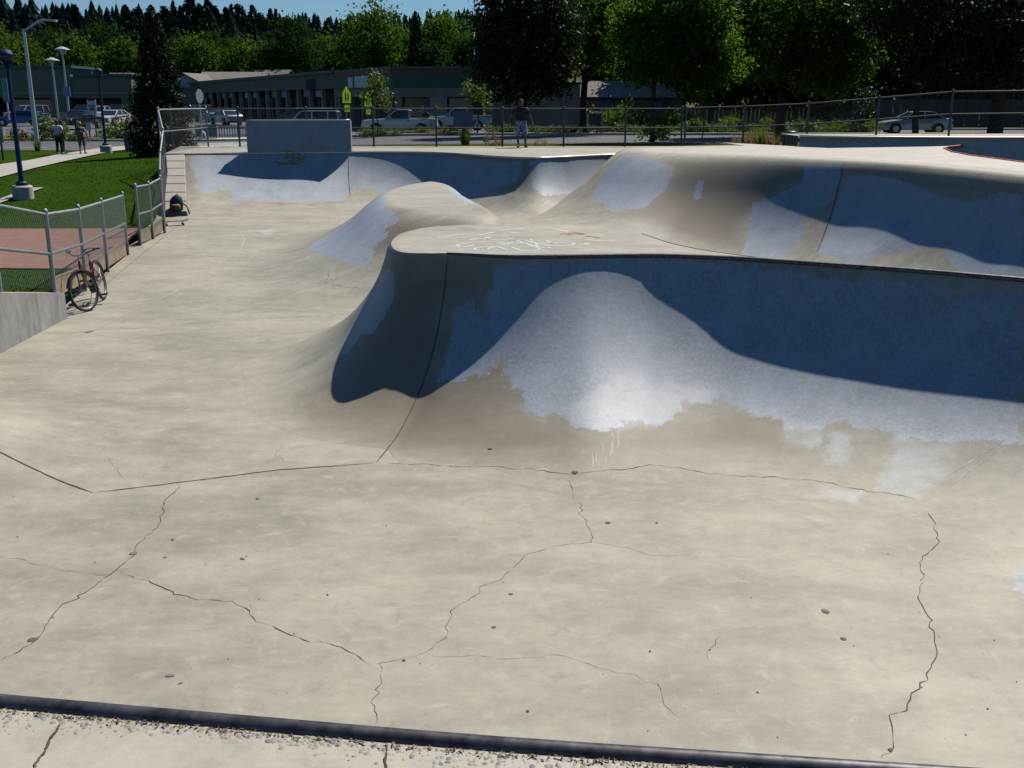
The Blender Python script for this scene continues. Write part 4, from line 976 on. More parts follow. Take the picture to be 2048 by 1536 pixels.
xs_f = np.r_[np.linspace(-900, -120, 14), np.linspace(-110, 110, 56), np.linspace(120, 900, 14)]
yy = np.r_[np.linspace(41.65, 80, 12), np.linspace(90, 460, 30), np.linspace(500, 1000, 14), [1500, 3000]]
V = []
for x in xs_f:
    for y in yy: V.append((x * (1 + max(0, y - 1000) / 600), y, gz(x, y) - 0.03))
ny = len(yy); Fc = []
for i in range(len(xs_f) - 1):
    for j in range(ny - 1):
        a = i * ny + j; Fc.append((a, a + ny, a + ny + 1, a + 1))
tag(mesh_obj('ground', V, Fc, M_FARG, smooth_=True), 'ground rising to the wooded hill', kind='structure')

road_n = lambda x: 54 - 0.16 * min(x, 0); road_f = lambda x: 68 - 0.20 * min(x, 0)
xr = np.linspace(-110, 110, 90)
sheet('grass_verge', np.linspace(-12.9, 60, 60), lambda x: (41.62, road_n(x) - 0.35), gz, M_VERGE, 0.0, 14, 'grass verge between the far fence and the road')
sheet('bark_strip', np.linspace(-12.5, 9, 30), lambda x: (41.62, 42.5), gz, M_SOIL, 0.006, 3, 'strip of bark soil along the far fence')
sheet('road', xr, lambda x: (road_n(x), road_f(x)), gz, M_ASPH, -0.004, 8, 'grey asphalt road beyond the fence')
sheet('planting_strip', np.linspace(-14, 40, 40), lambda x: (road_f(x) + 0.3, road_f(x) + 3.6), gz, M_SOIL, 0.05, 5, 'bark planting strip along the car park')
sheet('planting_strip', np.linspace(-60, -20, 30), lambda x: (road_f(x) + 0.3, road_f(x) + 6.5), gz, M_VERGE, 0.05, 5, 'dry planting strip with shrubs beside the road')
sheet('parking_lot', np.linspace(-110, 8, 60), lambda x: (road_f(x) + 3.6 + (2.9 if x < -20 else 0), 160), gz, M_LOT, -0.008, 24, 'asphalt car park in front of the shops')
sheet('driveway', np.linspace(24, 60, 20), lambda x: (road_f(x) - 0.2, 82), gz, M_LOT, 0.004, 8, 'asphalt side street at the right')

def kerb(name, x0, x1, yf, mat, h=0.15, w=0.32, label=None, n=24, z0=0.0):
    V = []; Fc = []
    for x in np.linspace(x0, x1, n):
        y = yf(x); z = gz(x, y) + z0
        V += [(x, y, z - 0.05), (x, y, z + h - 0.02), (x, y + 0.02, z + h), (x, y + w, z + h), (x, y + w, z - 0.05)]
    for i in range(n - 1):
        for k_ in range(4):
            a = i * 5 + k_; Fc.append((a, a + 5, a + 6, a + 1))
    Fc += [(0, 1, 2, 3, 4), tuple(reversed(range((n - 1) * 5, n * 5)))]
    o = mesh_obj(name, V, Fc, mat)
    tag(o, label, kind='structure')
    return o
kerb('kerb', -14, 24.0, lambda x: road_f(x), M_KERB, label='pale concrete kerb along the far side of the road')
kerb('kerb', -110, -36.0, lambda x: road_f(x), M_KERB, label='pale kerb on the far left of the road')
kerb('kerb', -36, -31.2, lambda x: road_f(x), M_YELLOW, n=5, label='yellow painted length of kerb')
kerb('kerb', -31.2, -20.0, lambda x: road_f(x), M_KERB, n=6, label='pale kerb beside the yellow length')
kerb('kerb', -33, -22.0, lambda x: road_f(x) - 2.2, M_KERB, n=8, label='low traffic island kerb at the left crossing')
kerb('kerb', -37, -33.0, lambda x: road_f(x) - 2.2, M_YELLOW, n=5, label='yellow nose of the low traffic island')
kerb('kerb', 26.0, 30.6, lambda x: 68.2 + (x - 26) * 0.2, M_YELLOW, n=6, label='yellow painted kerb near the silver car')
kerb('kerb', 32, 70.0, lambda x: 80.5, M_KERB, n=8, label='pale kerb behind the silver car')
sheet('grass_verge', np.linspace(30, 70, 20), lambda x: (80.9, 84), gz, M_VERGE, 0.12, 3, 'grass strip behind the silver car')
sheet('road_marking', np.linspace(-75, -27, 30), lambda x: (road_n(x) + 3.1, road_n(x) + 3.3), gz, M_WHITE, 0.004, 2, 'white painted edge line on the road at left')
for k in range(5):
    y0 = 58.4 + k * 1.7
    sheet('road_marking', np.linspace(-19.5 - k * 0.3, -15.2 + k * 0.1, 3), lambda x: (y0, y0 + 0.75), gz, M_WHITE, 0.004, 2, 'white zebra crossing bar on the road')
sheet('ramp_pad', np.linspace(-22.0, -16.4, 6), lambda x: (road_f(x) - 1.2, road_f(x) + 2.2), gz, M_KERB, 0.10, 3, 'pale concrete ramp at the crossing')

# ---- left lawn behind the fence
def wpt(px, py, z):
    p = on_z(px, py, z); return (p.x, p.y, p.z)
CORNER = wpt(133, 592, -1.28)
WALL_B = [wpt(-420, 900, -1.65), wpt(0, 709, -1.65), wpt(135, 636, -1.65)]
WALL_T = [None, None, None]
f255 = wpt(256, 506, -1.6); f280 = wpt(281, 487, -1.6); f327 = wpt(329, 461, -1.58)
led_n = wpt(374, 429, -1.60); led_f = wpt(369, 308.5, 0.0)
bound = np.array([(WALL_B[0][0] - 0.25, WALL_B[0][1]), (WALL_B[1][0] - .25, WALL_B[1][1]), (CORNER[0] - .15, CORNER[1]), (f255[0] - .14, f255[1]), (f280[0] - .14, f280[1]), (f327[0] - .2, f327[1]), (led_n[0] - 0.75, led_n[1]), (led_f[0] - 0.75, led_f[1]), (led_f[0] - 1.0, 41.6), (led_f[0] - 1.6, 60)])
bx_ = lambda y: float(np.interp(y, bound[:, 1], bound[:, 0]))
def lawn_z(x, y):
    a = -1.45 + 0.19 * np.maximum(0, 16.3 - y)
    far_ = ground_z(x, np.maximum(y, 41.7))
    t = smooth(23, 34, y)
    a2 = a * (1 - t) + (-0.98) * t
    u = smooth(29, 41.2, y)
    return a2 * (1 - u) + (far_ + 0.012) * u + 0.04 * np.sin(x * 0.7) * np.sin(y * 0.5) * (1 - u)
lz = lambda x, y: float(lawn_z(x, y))
V = []; Fc = []; nyl = 70; nxl = 34
for j, y in enumerate(np.linspace(bound[0][1], 59.5, nyl)):
    x1 = bx_(y)
    for i in range(nxl):
        x = x1 - (i / (nxl - 1)) ** 2 * 75
        V.append((x, min(y, road_n(x) - 0.3), lz(x, y)))
for j in range(nyl - 1):
    for i in range(nxl - 1):
        a = j * nxl + i; Fc.append((a, a + nxl, a + nxl + 1, a + 1))
lawn = mesh_obj('lawn', V, Fc, M_GRASS, smooth_=True)
tag(lawn, 'sloping green lawn left of the skate park', kind='structure')
# grass blades standing out of the lawn
rg = np.random.default_rng(3)
nb = 26000
yb = 14 + (46 - 14) * rg.random(nb) ** 1.3
xb_ = np.array([bx_(y) for y in yb]) - rg.random(nb) ** 1.2 * (5 + 0.45 * yb) - 0.05
zb = lawn_z(xb_, yb)
ang = rg.random(nb) * 6.283; hh = 0.015 + 0.03 * rg.random(nb); ww = 0.010 + 0.012 * rg.random(nb)
lean = (rg.random((nb, 2)) - 0.5) * 0.06
v0 = np.c_[xb_ - np.cos(ang) * ww, yb - np.sin(ang) * ww, zb - 0.005]
v1 = np.c_[xb_ + np.cos(ang) * ww, yb + np.sin(ang) * ww, zb - 0.005]
v2 = np.c_[xb_ + lean[:, 0], yb + lean[:, 1], zb + hh]
VV = np.stack([v0, v1, v2], 1).reshape(-1, 3)
keep = ~((yb > 19.6) & (yb < 26.0))
FF = np.arange(nb * 3).reshape(-1, 3)[keep]
gb = mesh_obj('grass', VV, FF, M_GRASS)
tag(gb, 'short mown grass blades on the left lawn', 'grass', kind='stuff')

def ground_poly(name, pts, mat, off, label, f=lz):
    P = [on_ground(x, y, f) for x, y in pts]
    n = len(P) // 2
    top_, bot = P[:n], P[n:][::-1]
    V = []; Fc = []; ns = 5
    for a, b in zip(top_, bot):
        for k in range(ns):
            t = k / (ns - 1); q = a.lerp(b, t)
            V.append((q.x, q.y, f(q.x, q.y) + off))
    for i in range(n - 1):
        for k in range(ns - 1):
            c = i * ns + k; Fc.append((c, c + 1, c + ns + 1, c + ns))
    o = mesh_obj(name, V, Fc, mat, smooth_=True)
    tag(o, label, kind='structure')
    return o
up = [(-300, 340), (0, 331), (60, 322), (115, 311), (160, 304), (205, 297), (240, 294), (285, 292)]
lo = [(-300, 390), (0, 357), (70, 338), (140, 322), (185, 312), (225, 304), (262, 300), (310, 298)]
ground_poly('path', up + lo[::-1], M_DECK, 0.05, 'pale concrete footpath curving across the lawn')
ground_poly('path', [(-200, 452), (0, 401), (58, 378), (-200, 470), (0, 408), (88, 376)][:3] + [(88, 378), (0, 409), (-200, 470)], M_DECK, 0.05, 'narrow concrete strip behind the near lamp base')
# brick paving
m, nt, b = nt_new('brick_paving')
geo = N(nt, 'ShaderNodeNewGeometry')
bt = N(nt, 'ShaderNodeTexBrick', Scale=4.5)
bt.inputs['Color1'].default_value = (0.21, 0.085, 0.058, 1); bt.inputs['Color2'].default_value = (0.27, 0.12, 0.085, 1); bt.inputs['Mortar'].default_value = (0.19, 0.14, 0.11, 1)
bt.inputs['Mortar Size'].default_value = 0.02
nt.links.new(geo.outputs['Position'], bt.inputs['Vector'])
nz = noise(nt, geo.outputs['Position'], 1.3, 5, 0.65)
nt.links.new(mixc(nt, maprange(nt, nz, 0.45, 0.7), bt.outputs['Color'], (0.25, 0.14, 0.10)), b.inputs['Base Color'])
b.inputs['Roughness'].default_value = 0.85
M_BRICK = m
V = []; Fc = []
yk = np.linspace(19.8, 25.8, 8)
for y in yk:
    for i in range(20):
        x = bx_(y) - 0.02 - i / 19 * 22
        V.append((x, y + (0.05 * (bx_(y) - x)) * -0.4, lz(x, y) + 0.03))
for j in range(7):
    for i in range(19):
        a = j * 20 + i; Fc.append((a, a + 20, a + 21, a + 1))
tag(mesh_obj('brick_path', V, Fc, M_BRICK, smooth_=True), 'red brick paved path behind the left fence', kind='structure')

# ---- concrete retaining wall at left
wall_m = concrete('retaining_wall_concrete', painted=False, drips=True, base=(0.44, 0.43, 0.40), dark=(0.24, 0.235, 0.215))
pb = [Vector(p) for p in WALL_B]
pt = [Vector((pb[0].x, pb[0].y, -0.12)), Vector((pb[1].x, pb[1].y, -0.80)), Vector((pb[2].x, pb[2].y, -1.25))]
V = []; Fc = []
dn = Vector((-0.95, 0.3, 0)).normalized() * 0.28
for q, t_ in zip(pb, pt):
    V += [tuple(q - Vector((0, 0, .3))), tuple(t_), tuple(t_ + dn), tuple(q + dn - Vector((0, 0, .3)))]
for i in range(2):
    for k_ in range(4):
        a = i * 4; Fc.append((a + k_, a + 4 + k_, a + 4 + (k_ + 1) % 4, a + (k_ + 1) % 4))
Fc += [(3, 2, 1, 0), (8, 9, 10, 11)]
rw = mesh_obj('retaining_wall', V, Fc, wall_m)
tag(rw, 'stained concrete retaining wall at the left edge under the chain-link fence', 'wall')

# ---- ledge of concrete blocks rising beside the far wall
led = empty('block_ledge', tuple(led_n), label='sloping ledge of concrete blocks rising beside the far wall', cat='ledge')
nbk = 7
for k in range(nbk):
    t0, t1 = k / nbk, (k + 1) / nbk - 0.012
    a = Vector(led_n).lerp(Vector(led_f), t0); b_ = Vector(led_n).lerp(Vector(led_f), t1)
    za = -1.50 + 1.52 * t0 ** 0.9; zb_ = -1.50 + 1.52 * t1 ** 0.9
    wv = Vector((-0.72, -0.1, 0)); q = []
    for p, z in ((a, za), (b_, zb_)):
        q += [(p.x + .04, p.y, -1.75), (p.x, p.y, z - .03), (p.x - .02, p.y, z), (p.x + wv.x, p.y + wv.y, z), (p.x + wv.x, p.y + wv.y, -1.75)]
    fs_ = [(0, 1, 6, 5), (1, 2, 7, 6), (2, 3, 8, 7), (3, 4, 9, 8), (4, 3, 2, 1, 0), (5, 6, 7, 8, 9)]
    mesh_obj('block', q, fs_, M_DECK, led, world=True)

# ---- chain-link fences
def fence(name, posts, h, label, rails=(1.0, 0.5), mesh_h=(0.05, 1.0), rp=0.03, rr_=0.021, sp=0.085, wire=0.0035, post_h=None, ball=False, mat=None, wmat=None, plank=None, skip=(), nopost=()):
    base = Vector(posts[0])
    root = empty(name, tuple(base), label=label, cat='fence')
    mat = mat or M_GALV; wmat = wmat or mat
    for i, p in enumerate(posts):
        p = Vector(p); mb = MB()
        hh_ = (post_h or h + 0.03)
        if i in nopost: continue
        mb.tube([p - Vector((0, 0, .16)), p + Vector((0, 0, hh_))], rp, 10)
        mb.lathe([(rp * 1.15, 0), (rp * 1.2, .02), (rp * .8, .05), (0.001, .065)], tuple(p + Vector((0, 0, hh_))), 10)
        mb.build('post', mat, root, True, 40, world=True)
    for i in range(len(posts) - 1):
        a, b = Vector(posts[i]), Vector(posts[i + 1])
        if i in skip: continue
        for r_ in rails:
            MB().tube([a + Vector((0, 0, h * r_)), b + Vector((0, 0, h * r_))], rr_, 8).build('rail', mat, root, True, 60, world=True)
        ln = (b - a).length; d = (b - a) / ln
        v0, v1 = h * mesh_h[0], h * mesh_h[1]; hv = v1 - v0
        up_ = Vector((0, 0, 1)); nrm_ = d.cross(up_).normalized()
        V = []; Fc = []
        k = -hv
        while k < ln:
            for sg in (1, -1):
                # wire from (k, 0) going up at 45 degrees, clipped to the panel
                u0, u1 = k, k + hv
                ta, tb = max(0, -u0 / hv), min(1, (ln - u0) / hv)
                if tb - ta > 0.02:
                    ps = []
                    for t in (ta, tb):
                        u = u0 + hv * t; v = v0 + hv * (t if sg > 0 else 1 - t)
                        ps.append(a + d * u + up_ * v + nrm_ * (0.004 * sg + rr_ + .004))
                    dr = (ps[1] - ps[0]).normalized(); sd = dr.cross(nrm_) * wire
                    n0 = len(V)
                    V += [tuple(ps[0] + sd), tuple(ps[0] - sd * .5 + nrm_ * wire), tuple(ps[0] - sd * .5 - nrm_ * wire), tuple(ps[1] + sd), tuple(ps[1] - sd * .5 + nrm_ * wire), tuple(ps[1] - sd * .5 - nrm_ * wire)]
                    Fc += [(n0, n0 + 1, n0 + 4, n0 + 3), (n0 + 1, n0 + 2, n0 + 5, n0 + 4), (n0 + 2, n0, n0 + 3, n0 + 5)]
            k += sp
        o = mesh_obj('wire_mesh', V, Fc, wmat, root, world=True); o['kind'] = 'stuff'
        if plank:
            p0, p1 = a.copy(), b.copy()
            MB().beam(p0 + d * .05 - nrm_ * .045 + Vector((0, 0, plank[0])), p1 - d * .05 - nrm_ * .045 + Vector((0, 0, plank[1])), .045, .30).build('plank', M_PLANK, root, world=True)
    return root
M_PLANK = plain('weathered_plank', (0.30, 0.235, 0.15), 0.8, 0, 0.25, 5)
M_WIRE = plain('galvanised_wire', (0.26, 0.29, 0.28), 0.5, 0.4, 0.1, 9)
M_FENCE_F = plain('weathered_fence_steel', (0.085, 0.095, 0.10), 0.7, 0.1, 0.15, 4)
def wl(t):   # point on the wall top centre line, 0 = corner, 1 = frame edge
    return pt[2].lerp(pt[1], t) + dn * 0.5
fence('chain_link_fence', [tuple(pt[1].lerp(pt[0], .75) + dn * .5), tuple(pt[1].lerp(pt[0], .28) + dn * .5), tuple(wl(0.80)), tuple(wl(0.04))], 1.22,
      'chain-link fence standing on the left retaining wall', rp=.034, rr_=.024, wire=0.0018, wmat=M_WIRE, sp=.075)
c0 = wl(0.0)
def ly(p, q, t): return (p[0] + (q[0] - p[0]) * t, p[1] + (q[1] - p[1]) * t, p[2] + (q[2] - p[2]) * t)
c0b = (c0.x + .02, c0.y + .05, -1.30)
p255 = (f255[0], f255[1], -1.55)
fence('chain_link_fence', [tuple(wl(0.04) + Vector((0.0, 0.02, 0))), ly(c0b, p255, .30), ly(c0b, p255, .62), p255], 1.22, 'chain-link fence with a wooden base plank behind the bicycle', rp=.032, rr_=.024, wire=0.0018, wmat=M_WIRE, plank=(.07, .07), mesh_h=(.16, 1), sp=.075, nopost=(0,))
fence('chain_link_fence', [(f280[0], f280[1], -1.55), ly(f280, f327, .5), (f327[0], f327[1], -1.52)], 1.28, 'short chain-link fence between the gate gap and the skateboard', rp=.034, rr_=.024, wire=0.0018, wmat=M_WIRE, plank=(.10, .10), mesh_h=(.18, 1), sp=.08)
fz = lambda t: -1.50 + 1.5 * t
la, lb = Vector(f327), Vector((led_f[0] - 0.9, 41.2, 0.0))
fence('chain_link_fence', [tuple(la + Vector((-.03, .12, .08))), (led_n[0] - .85, led_n[1] + .6, -1.25), (led_n[0] - 1.25, (led_n[1] + led_f[1]) / 2 + .4, -.62), (led_f[0] - .85, led_f[1] + .3, 0.0), (lb.x, lb.y, 0.0)], 1.43,
      'chain-link fence climbing beside the block ledge', rp=.034, rr_=.024, wire=0.0018, wmat=M_FENCE_F, sp=.085)
FY = 41.2
fx = [(px, on_z(px, 293.2, 0).x) for px in (346, 480, 615, 748, 873, 1005, 1127, 1250, 1362)]
fence('chain_link_fence', [(at_y(px, 293, FY).x, FY, 0.0) for px, _ in fx], 1.43, 'long chain-link fence along the far deck', rp=.038, rr_=.025, wire=0.0014, mat=M_FENCE_F, wmat=M_FENCE_F, sp=.085)
fr = [(1369, 41.1, 0.0), (1485, 40.2, .06), (1612, 39.0, .16), (1750, 37.6, .36), (1895, 36.35, .55), (2048, 36.0, .58), (2220, 35.9, .58)]
fence('chain_link_fence', [(at_y(px, 290, y).x, y, z) for px, y, z in fr], 1.46, 'chain-link fence rising along the raised deck at right', rp=.038, rr_=.025, wire=0.0014, mat=M_FENCE_F, wmat=M_FENCE_F, sp=.085)

# ------------------------------------------------------------------ buildings
M_GLASS = plain('dark_shop_glass', (0.012, 0.014, 0.016), 0.12, 0, 0.1, 1, 0.6)
M_TAN = plain('tan_stucco', (0.27, 0.22, 0.16), 0.85, 0, 0.08, 0.8, 0.15)
M_OLIVE = plain('olive_stucco', (0.17, 0.175, 0.13), 0.85, 0, 0.08, 0.6, 0.15)
M_DGREEN = plain('dark_green_cladding', (0.014, 0.055, 0.042), 0.6, 0, 0.1, 0.6)
M_TEAL = plain('teal_roof_edge', (0.03, 0.09, 0.08), 0.6, 0, 0.1, 1)
M_DRED = plain('dark_red_stripe', (0.17, 0.025, 0.02), 0.6, 0, 0.1, 1)
M_COLUMN = plain('painted_column', (0.30, 0.29, 0.25), 0.8, 0, 0.08, 1, 0.15)
M_SIGNW = plain('white_sign_panel', (0.60, 0.61, 0.60), 0.6, 0, 0.05, 2)
M_BLUE = plain('blue_sign_panel', (0.05, 0.09, 0.35), 0.6)
M_ROOF = plain('grey_shingle', (0.20, 0.185, 0.165), 0.95, 0, 0.2, 6, 0.05)
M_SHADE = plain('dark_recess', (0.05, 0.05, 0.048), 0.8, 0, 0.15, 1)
M_YSIGN = plain('yellow_sign', (0.55, 0.36, 0.03), 0.6)

class Frame:
    """local axes of a facade: u along it, v outwards, z up"""
    def __init__(s, o, d):
        s.o = Vector((o[0], o[1], 0)); s.d = Vector((d[0], d[1], 0)).normalized(); s.n = Vector((s.d.y, -s.d.x, 0))
        s.rz = math.atan2(s.d.y, s.d.x)
    def p(s, u, v, z): return s.o + s.d * u + s.n * v + Vector((0, 0, z))
    def box(s, name, u0, u1, v0, v1, z0, z1, mat, parent):
        c = s.p((u0 + u1) / 2, (v0 + v1) / 2, (z0 + z1) / 2)
        m = MB().box(c, (abs(u1 - u0), abs(v1 - v0), z1 - z0), s.rz)
        return m.build(name, mat, parent, world=True)

# receding parade of shops, seen obliquely
fr_ = Frame((-44.6, 153), (34.8, -65.0))
LEN = math.hypot(34.8, 65.0)
sh = empty('shop_parade', tuple(fr_.p(LEN / 2, 0, -0.4)), label='long low parade of shops receding to the left with many columns', cat='building')
U1 = LEN - 14.2
fr_.box('wall', -6, U1, -8, -2.4, -0.9, 4.2, M_OLIVE, sh)
fr_.box('fascia', -6, U1, -0.35, 0, 2.95, 4.30, M_OLIVE, sh)
fr_.box('roof_slab', -6.2, U1, -8, 0.25, 4.30, 4.58, M_TEAL, sh)
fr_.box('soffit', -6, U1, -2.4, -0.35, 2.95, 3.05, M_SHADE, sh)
nc = 17
for i in range(nc):
    u = -5 + (U1 + 4.6) * i / (nc - 1)
    fr_.box('column', u - .18, u + .18, -0.45, -0.08, -0.9, 2.95, M_COLUMN, sh)
rs = random.Random(11)
cols = [(0.45, 0.46, 0.46), (0.30, 0.33, 0.40), (0.42, 0.42, 0.44), (0.38, 0.24, 0.10), (0.28, 0.30, 0.36), (0.44, 0.30, 0.28), (0.20, 0.26, 0.36)]
for i in range(nc - 1):
    u = -5 + (U1 + 4.6) * (i + 0.5) / (nc - 1); hw = (U1 + 4.6) / (nc - 1) / 2
    w_ = fr_.box('window', u - hw * .8, u + hw * .8, -2.42, -2.36, -0.3, 2.2, M_GLASS, sh)
    fr_.box('door_frame', u + hw * .05, u + hw * .12, -2.37, -2.33, -0.4, 2.2, M_COLUMN, sh)
    if i % 3 != 0:
        fr_.box('shop_sign', u - hw * .55, u + hw * .5, -.60, -.52, 2.25, 2.9, plain('shop_sign_%d' % (i % 7), cols[i % 7], 0.6), sh)
bs = fr_.box('box_sign', U1 - 6.4, U1 - 6.0, 0.02, 1.0, 2.85, 3.9, plain('box_sign_case', (0.10, 0.09, 0.08), 0.6), sh)
fr_.box('sign_face', U1 - 6.42, U1 - 6.44, 0.12, .9, 2.95, 3.8, M_SIGNW, bs)
# a hole free end: the green corner shop
cs = empty('corner_shop', tuple(fr_.p(LEN - 5, -3, -0.4)), label='dark green shop with a red stripe and tan base at the corner', cat='building')
fr_.box('wall', U1 + .02, LEN - 0.35, -7, -0.9, -0.9, 4.3, M_TAN, cs)
fr_.box('fascia', U1 + .02, LEN + .0, -0.4, 0.02, 2.86, 4.30, M_DGREEN, cs)
fr_.box('red_stripe', U1 + .02, LEN - 0.06, 0.03, 0.07, 4.02, 4.30, M_DRED, cs)
fr_.box('roof_edge', U1 + .02, LEN - 0.02, -7, 0.12, 4.31, 4.52, M_TEAL, cs)
fr_.box('tan_band', U1 + .02, LEN - .05, -0.5, -0.08, 2.15, 2.86, M_TAN, cs)
for i in range(5):
    u = U1 + 0.5 + i * 3.1
    fr_.box('column', u - .25, u + .25, -.6, -.1, -.9, 2.15, M_TAN, cs)
    if i < 4: fr_.box('window', u + .5, u + 2.7, -.88, -.82, -.2, 2.0, M_GLASS, cs)
sg = fr_.box('poster_sign', U1 + 5.6, U1 + 9.0, 0.05, 0.13, 2.95, 3.9, M_SIGNW, cs)
fr_.box('sign_header', U1 + 6.3, U1 + 8.2, 0.14, 0.15, 3.66, 3.84, M_BLUE, sg)
fr_.box('sign_picture', U1 + 6.3, U1 + 7.9, 0.14, 0.15, 3.0, 3.55, plain('sign_grey', (0.42, 0.47, 0.55), 0.6), sg)
fr_.box('sign_picture', U1 + 8.2, U1 + 8.8, 0.14, 0.15, 3.3, 3.75, plain('sign_red', (0.35, 0.12, 0.12), 0.6), sg)
fr_.box('sign_picture', U1 + 8.3, U1 + 8.7, 0.14, 0.15, 3.02, 3.2, M_SHADE, sg)
fr_.box('blank_sign', U1 + 3.9, U1 + 5.1, 0.05, 0.13, 2.95, 3.85, M_SIGNW, cs)
ff_ = Frame((-9.8, 88.0), (1, 0))
ff_.box('fascia', 0, 7.4, -.4, 0, 2.86, 4.30, M_DGREEN, cs)
ff_.box('red_stripe', 0.06, 7.4, 0.01, 0.05, 4.02, 4.30, M_DRED, cs)
ff_.box('roof_edge', 0.0, 7.5, -7, 0.12, 4.315, 4.52, M_TEAL, cs)
ff_.box('wall', .4, 7.4, -1.2, -.9, -0.9, 2.9, M_TAN, cs)
ff_.box('tan_band', .1, 6.9, -.5, -.06, 2.10, 2.86, M_TAN, cs)
ff_.box('column', 0.2, 0.75, -.6, -.08, -.9, 2.1, M_TAN, cs)
ff_.box('column', 3.05, 4.45, -.62, -.1, -.9, 2.1, M_COLUMN, cs)
ff_.box('column', 6.6, 6.95, -.62, 0.06, -.9, 2.86, M_SHADE, cs)
ff_.box('window', 0.95, 2.95, -.88, -.82, 0.0, 2.0, M_GLASS, cs)
ff_.box('window', 4.6, 6.5, -.88, -.82, 0.0, 2.0, M_GLASS, cs)
st_ = ff_.box('yellow_notice', 3.4, 4.05, -.09, -.06, 1.0, 1.6, M_YSIGN, cs)
MB().add([(-9.8 + 2.0, 88 - (-.80), .9), (-9.8 + 2.5, 88.80, .9), (-9.8 + 2.45, 88.80, 1.5)], [(0, 1, 2)]).build('white_decal', M_SIGNW, cs, world=True)
# tan hall to the right of it
th_ = empty('tan_hall', (1.5, 89, -.4), label='plain tan block behind the dark tree and the standing man', cat='building')
ff_.box('wall', 7.6, 15.4, -9, -.3, -.9, 3.1, M_TAN, th_)
ff_.box('roof_edge', 7.5, 15.5, -9.1, -.2, 3.1, 3.3, M_TEAL, th_)
for u in (7.9, 9.0, 10.1):
    w_ = ff_.box('window', u, u + .8, -.29, -.25, 0.1, 2.2, plain('blue_glass', (0.05, 0.07, 0.08), 0.2), th_)
    ff_.box('window_frame', u - .08, u + .02, -.26, -.2, 0.1, 2.2, M_COLUMN, w_)
# big store at far left
bl = Frame((-110, 150), (1, 0))
bg_ = empty('department_store', (-75, 150, -.4), label='grey-green department store with a stepped dark parapet at far left', cat='building')
bl.box('facade', 0, 48.6, -8, 0, 2.3, 6.3, M_OLIVE, bg_)
bl.box('parapet_cap', -.2, 49.0, -8, .25, 6.3, 6.65, M_TEAL, bg_)
bl.box('facade', 48.65, 57.0, -8, -.1, 2.3, 5.2, M_OLIVE, bg_)
bl.box('parapet_cap', 49.05, 57.2, -8, .15, 5.2, 5.55, M_TEAL, bg_)
bl.box('ledge_line', 0, 57, .02, .10, 2.85, 3.0, M_COLUMN, bg_)
bl.box('wall', 0, 57, -8, -3, -1.0, 2.28, M_SHADE, bg_)
for u0, u1 in ((0, 3), (12, 14), (24, 26), (35.5, 37.2), (45.6, 48.2), (55.4, 57)):
    bl.box('pier', u0, u1, -3, -.02, -1.0, 2.3, M_OLIVE, bg_)
for u0, u1 in ((14.4, 23.6), (26.4, 35.2), (37.6, 45.2)):
    bl.box('window', u0, u1, -2.95, -2.9, -.6, 2.1, M_GLASS, bg_)
bl.box('brick_panel', 50.5, 54.5, -2.95, -2.8, -1.0, 2.2, plain('brown_brick', (0.15, 0.08, 0.05), .85, 0, .15, 3), bg_)
bl.box('annexe', 57.3, 66, -9, -1.5, -1, 3.4, M_OLIVE, bg_)
bl.box('parapet_cap', 57.3, 66, -9.1, -1.4, 3.4, 3.75, M_TEAL, bg_)
bl.box('store_lettering', 57.9, 60.2, -1.49, -1.45, 1.6, 2.2, M_SIGNW, bg_)

def house(name, c, w, d, h, rh, wall, roof, rz, label):
    r = empty(name, (c[0], c[1], c[2]), rz, label=label, cat='house')
    MB().box((0, 0, h / 2 - .5), (w, d, h + 1)).build('wall', wall, r)
    e = .5
    q = [(-w / 2 - e, -d / 2 - e, h), (w / 2 + e, -d / 2 - e, h), (w / 2 + e, d / 2 + e, h), (-w / 2 - e, d / 2 + e, h), (-w / 2 - e, 0, h + rh), (w / 2 + e, 0, h + rh)]
    q += [(x, y, z - .15) for x, y, z in q]
    rf = mesh_obj('roof', q, [(0, 1, 5, 4), (2, 3, 4, 5), (0, 4, 10, 6), (1, 7, 11, 5), (6, 10, 11, 7), (8, 11, 10, 9), (3, 9, 10, 4), (2, 5, 11, 8), (0, 6, 7, 1), (2, 8, 9, 3)], roof, r)
    mesh_obj('gable', [(-w / 2, -d / 2, h), (-w / 2, d / 2, h), (-w / 2, 0, h + rh - .2)], [(0, 1, 2)], wall, r)
    mesh_obj('gable', [(w / 2, -d / 2, h), (w / 2, d / 2, h), (w / 2, 0, h + rh - .2)], [(0, 2, 1)], wall, r)
    n = max(2, int(w / 3))
    for i in range(n):
        x = -w / 2 + (i + .5) * w / n
        wi = MB().box((x, -d / 2 - .02, h * .62), (1.1, .06, 1.0)).build('window', M_GLASS, r)
        MB().box((x, -d / 2 - .06, h * .62 - .55), (1.3, .1, .1)).build('sill', M_SIGNW, wi)
    return r
M_HWALL = plain('pale_house_wall', (0.26, 0.24, 0.20), .85, 0, .1, 1, 0.1)
p = at_y(1262, 200, 112)
house('house', (p.x, p.y + 4, -.3), 11.5, 8, 2.55, 1.65, M_HWALL, M_ROOF, 0, 'low house with grey roof seen between the trees')
p = at_y(395, 150, 185); house('house', (p.x, p.y, 0), 9, 8, 4.3, 2.2, plain('grey_gable', (0.42, 0.44, 0.46), .8), M_ROOF, math.radians(78), 'grey gabled house behind the shops beside the conical tree')
p = at_y(468, 145, 190); house('house', (p.x, p.y, 0), 10, 8, 5.2, 1.7, M_HWALL, M_ROOF, math.radians(8), 'house with tan roof behind the long parade')
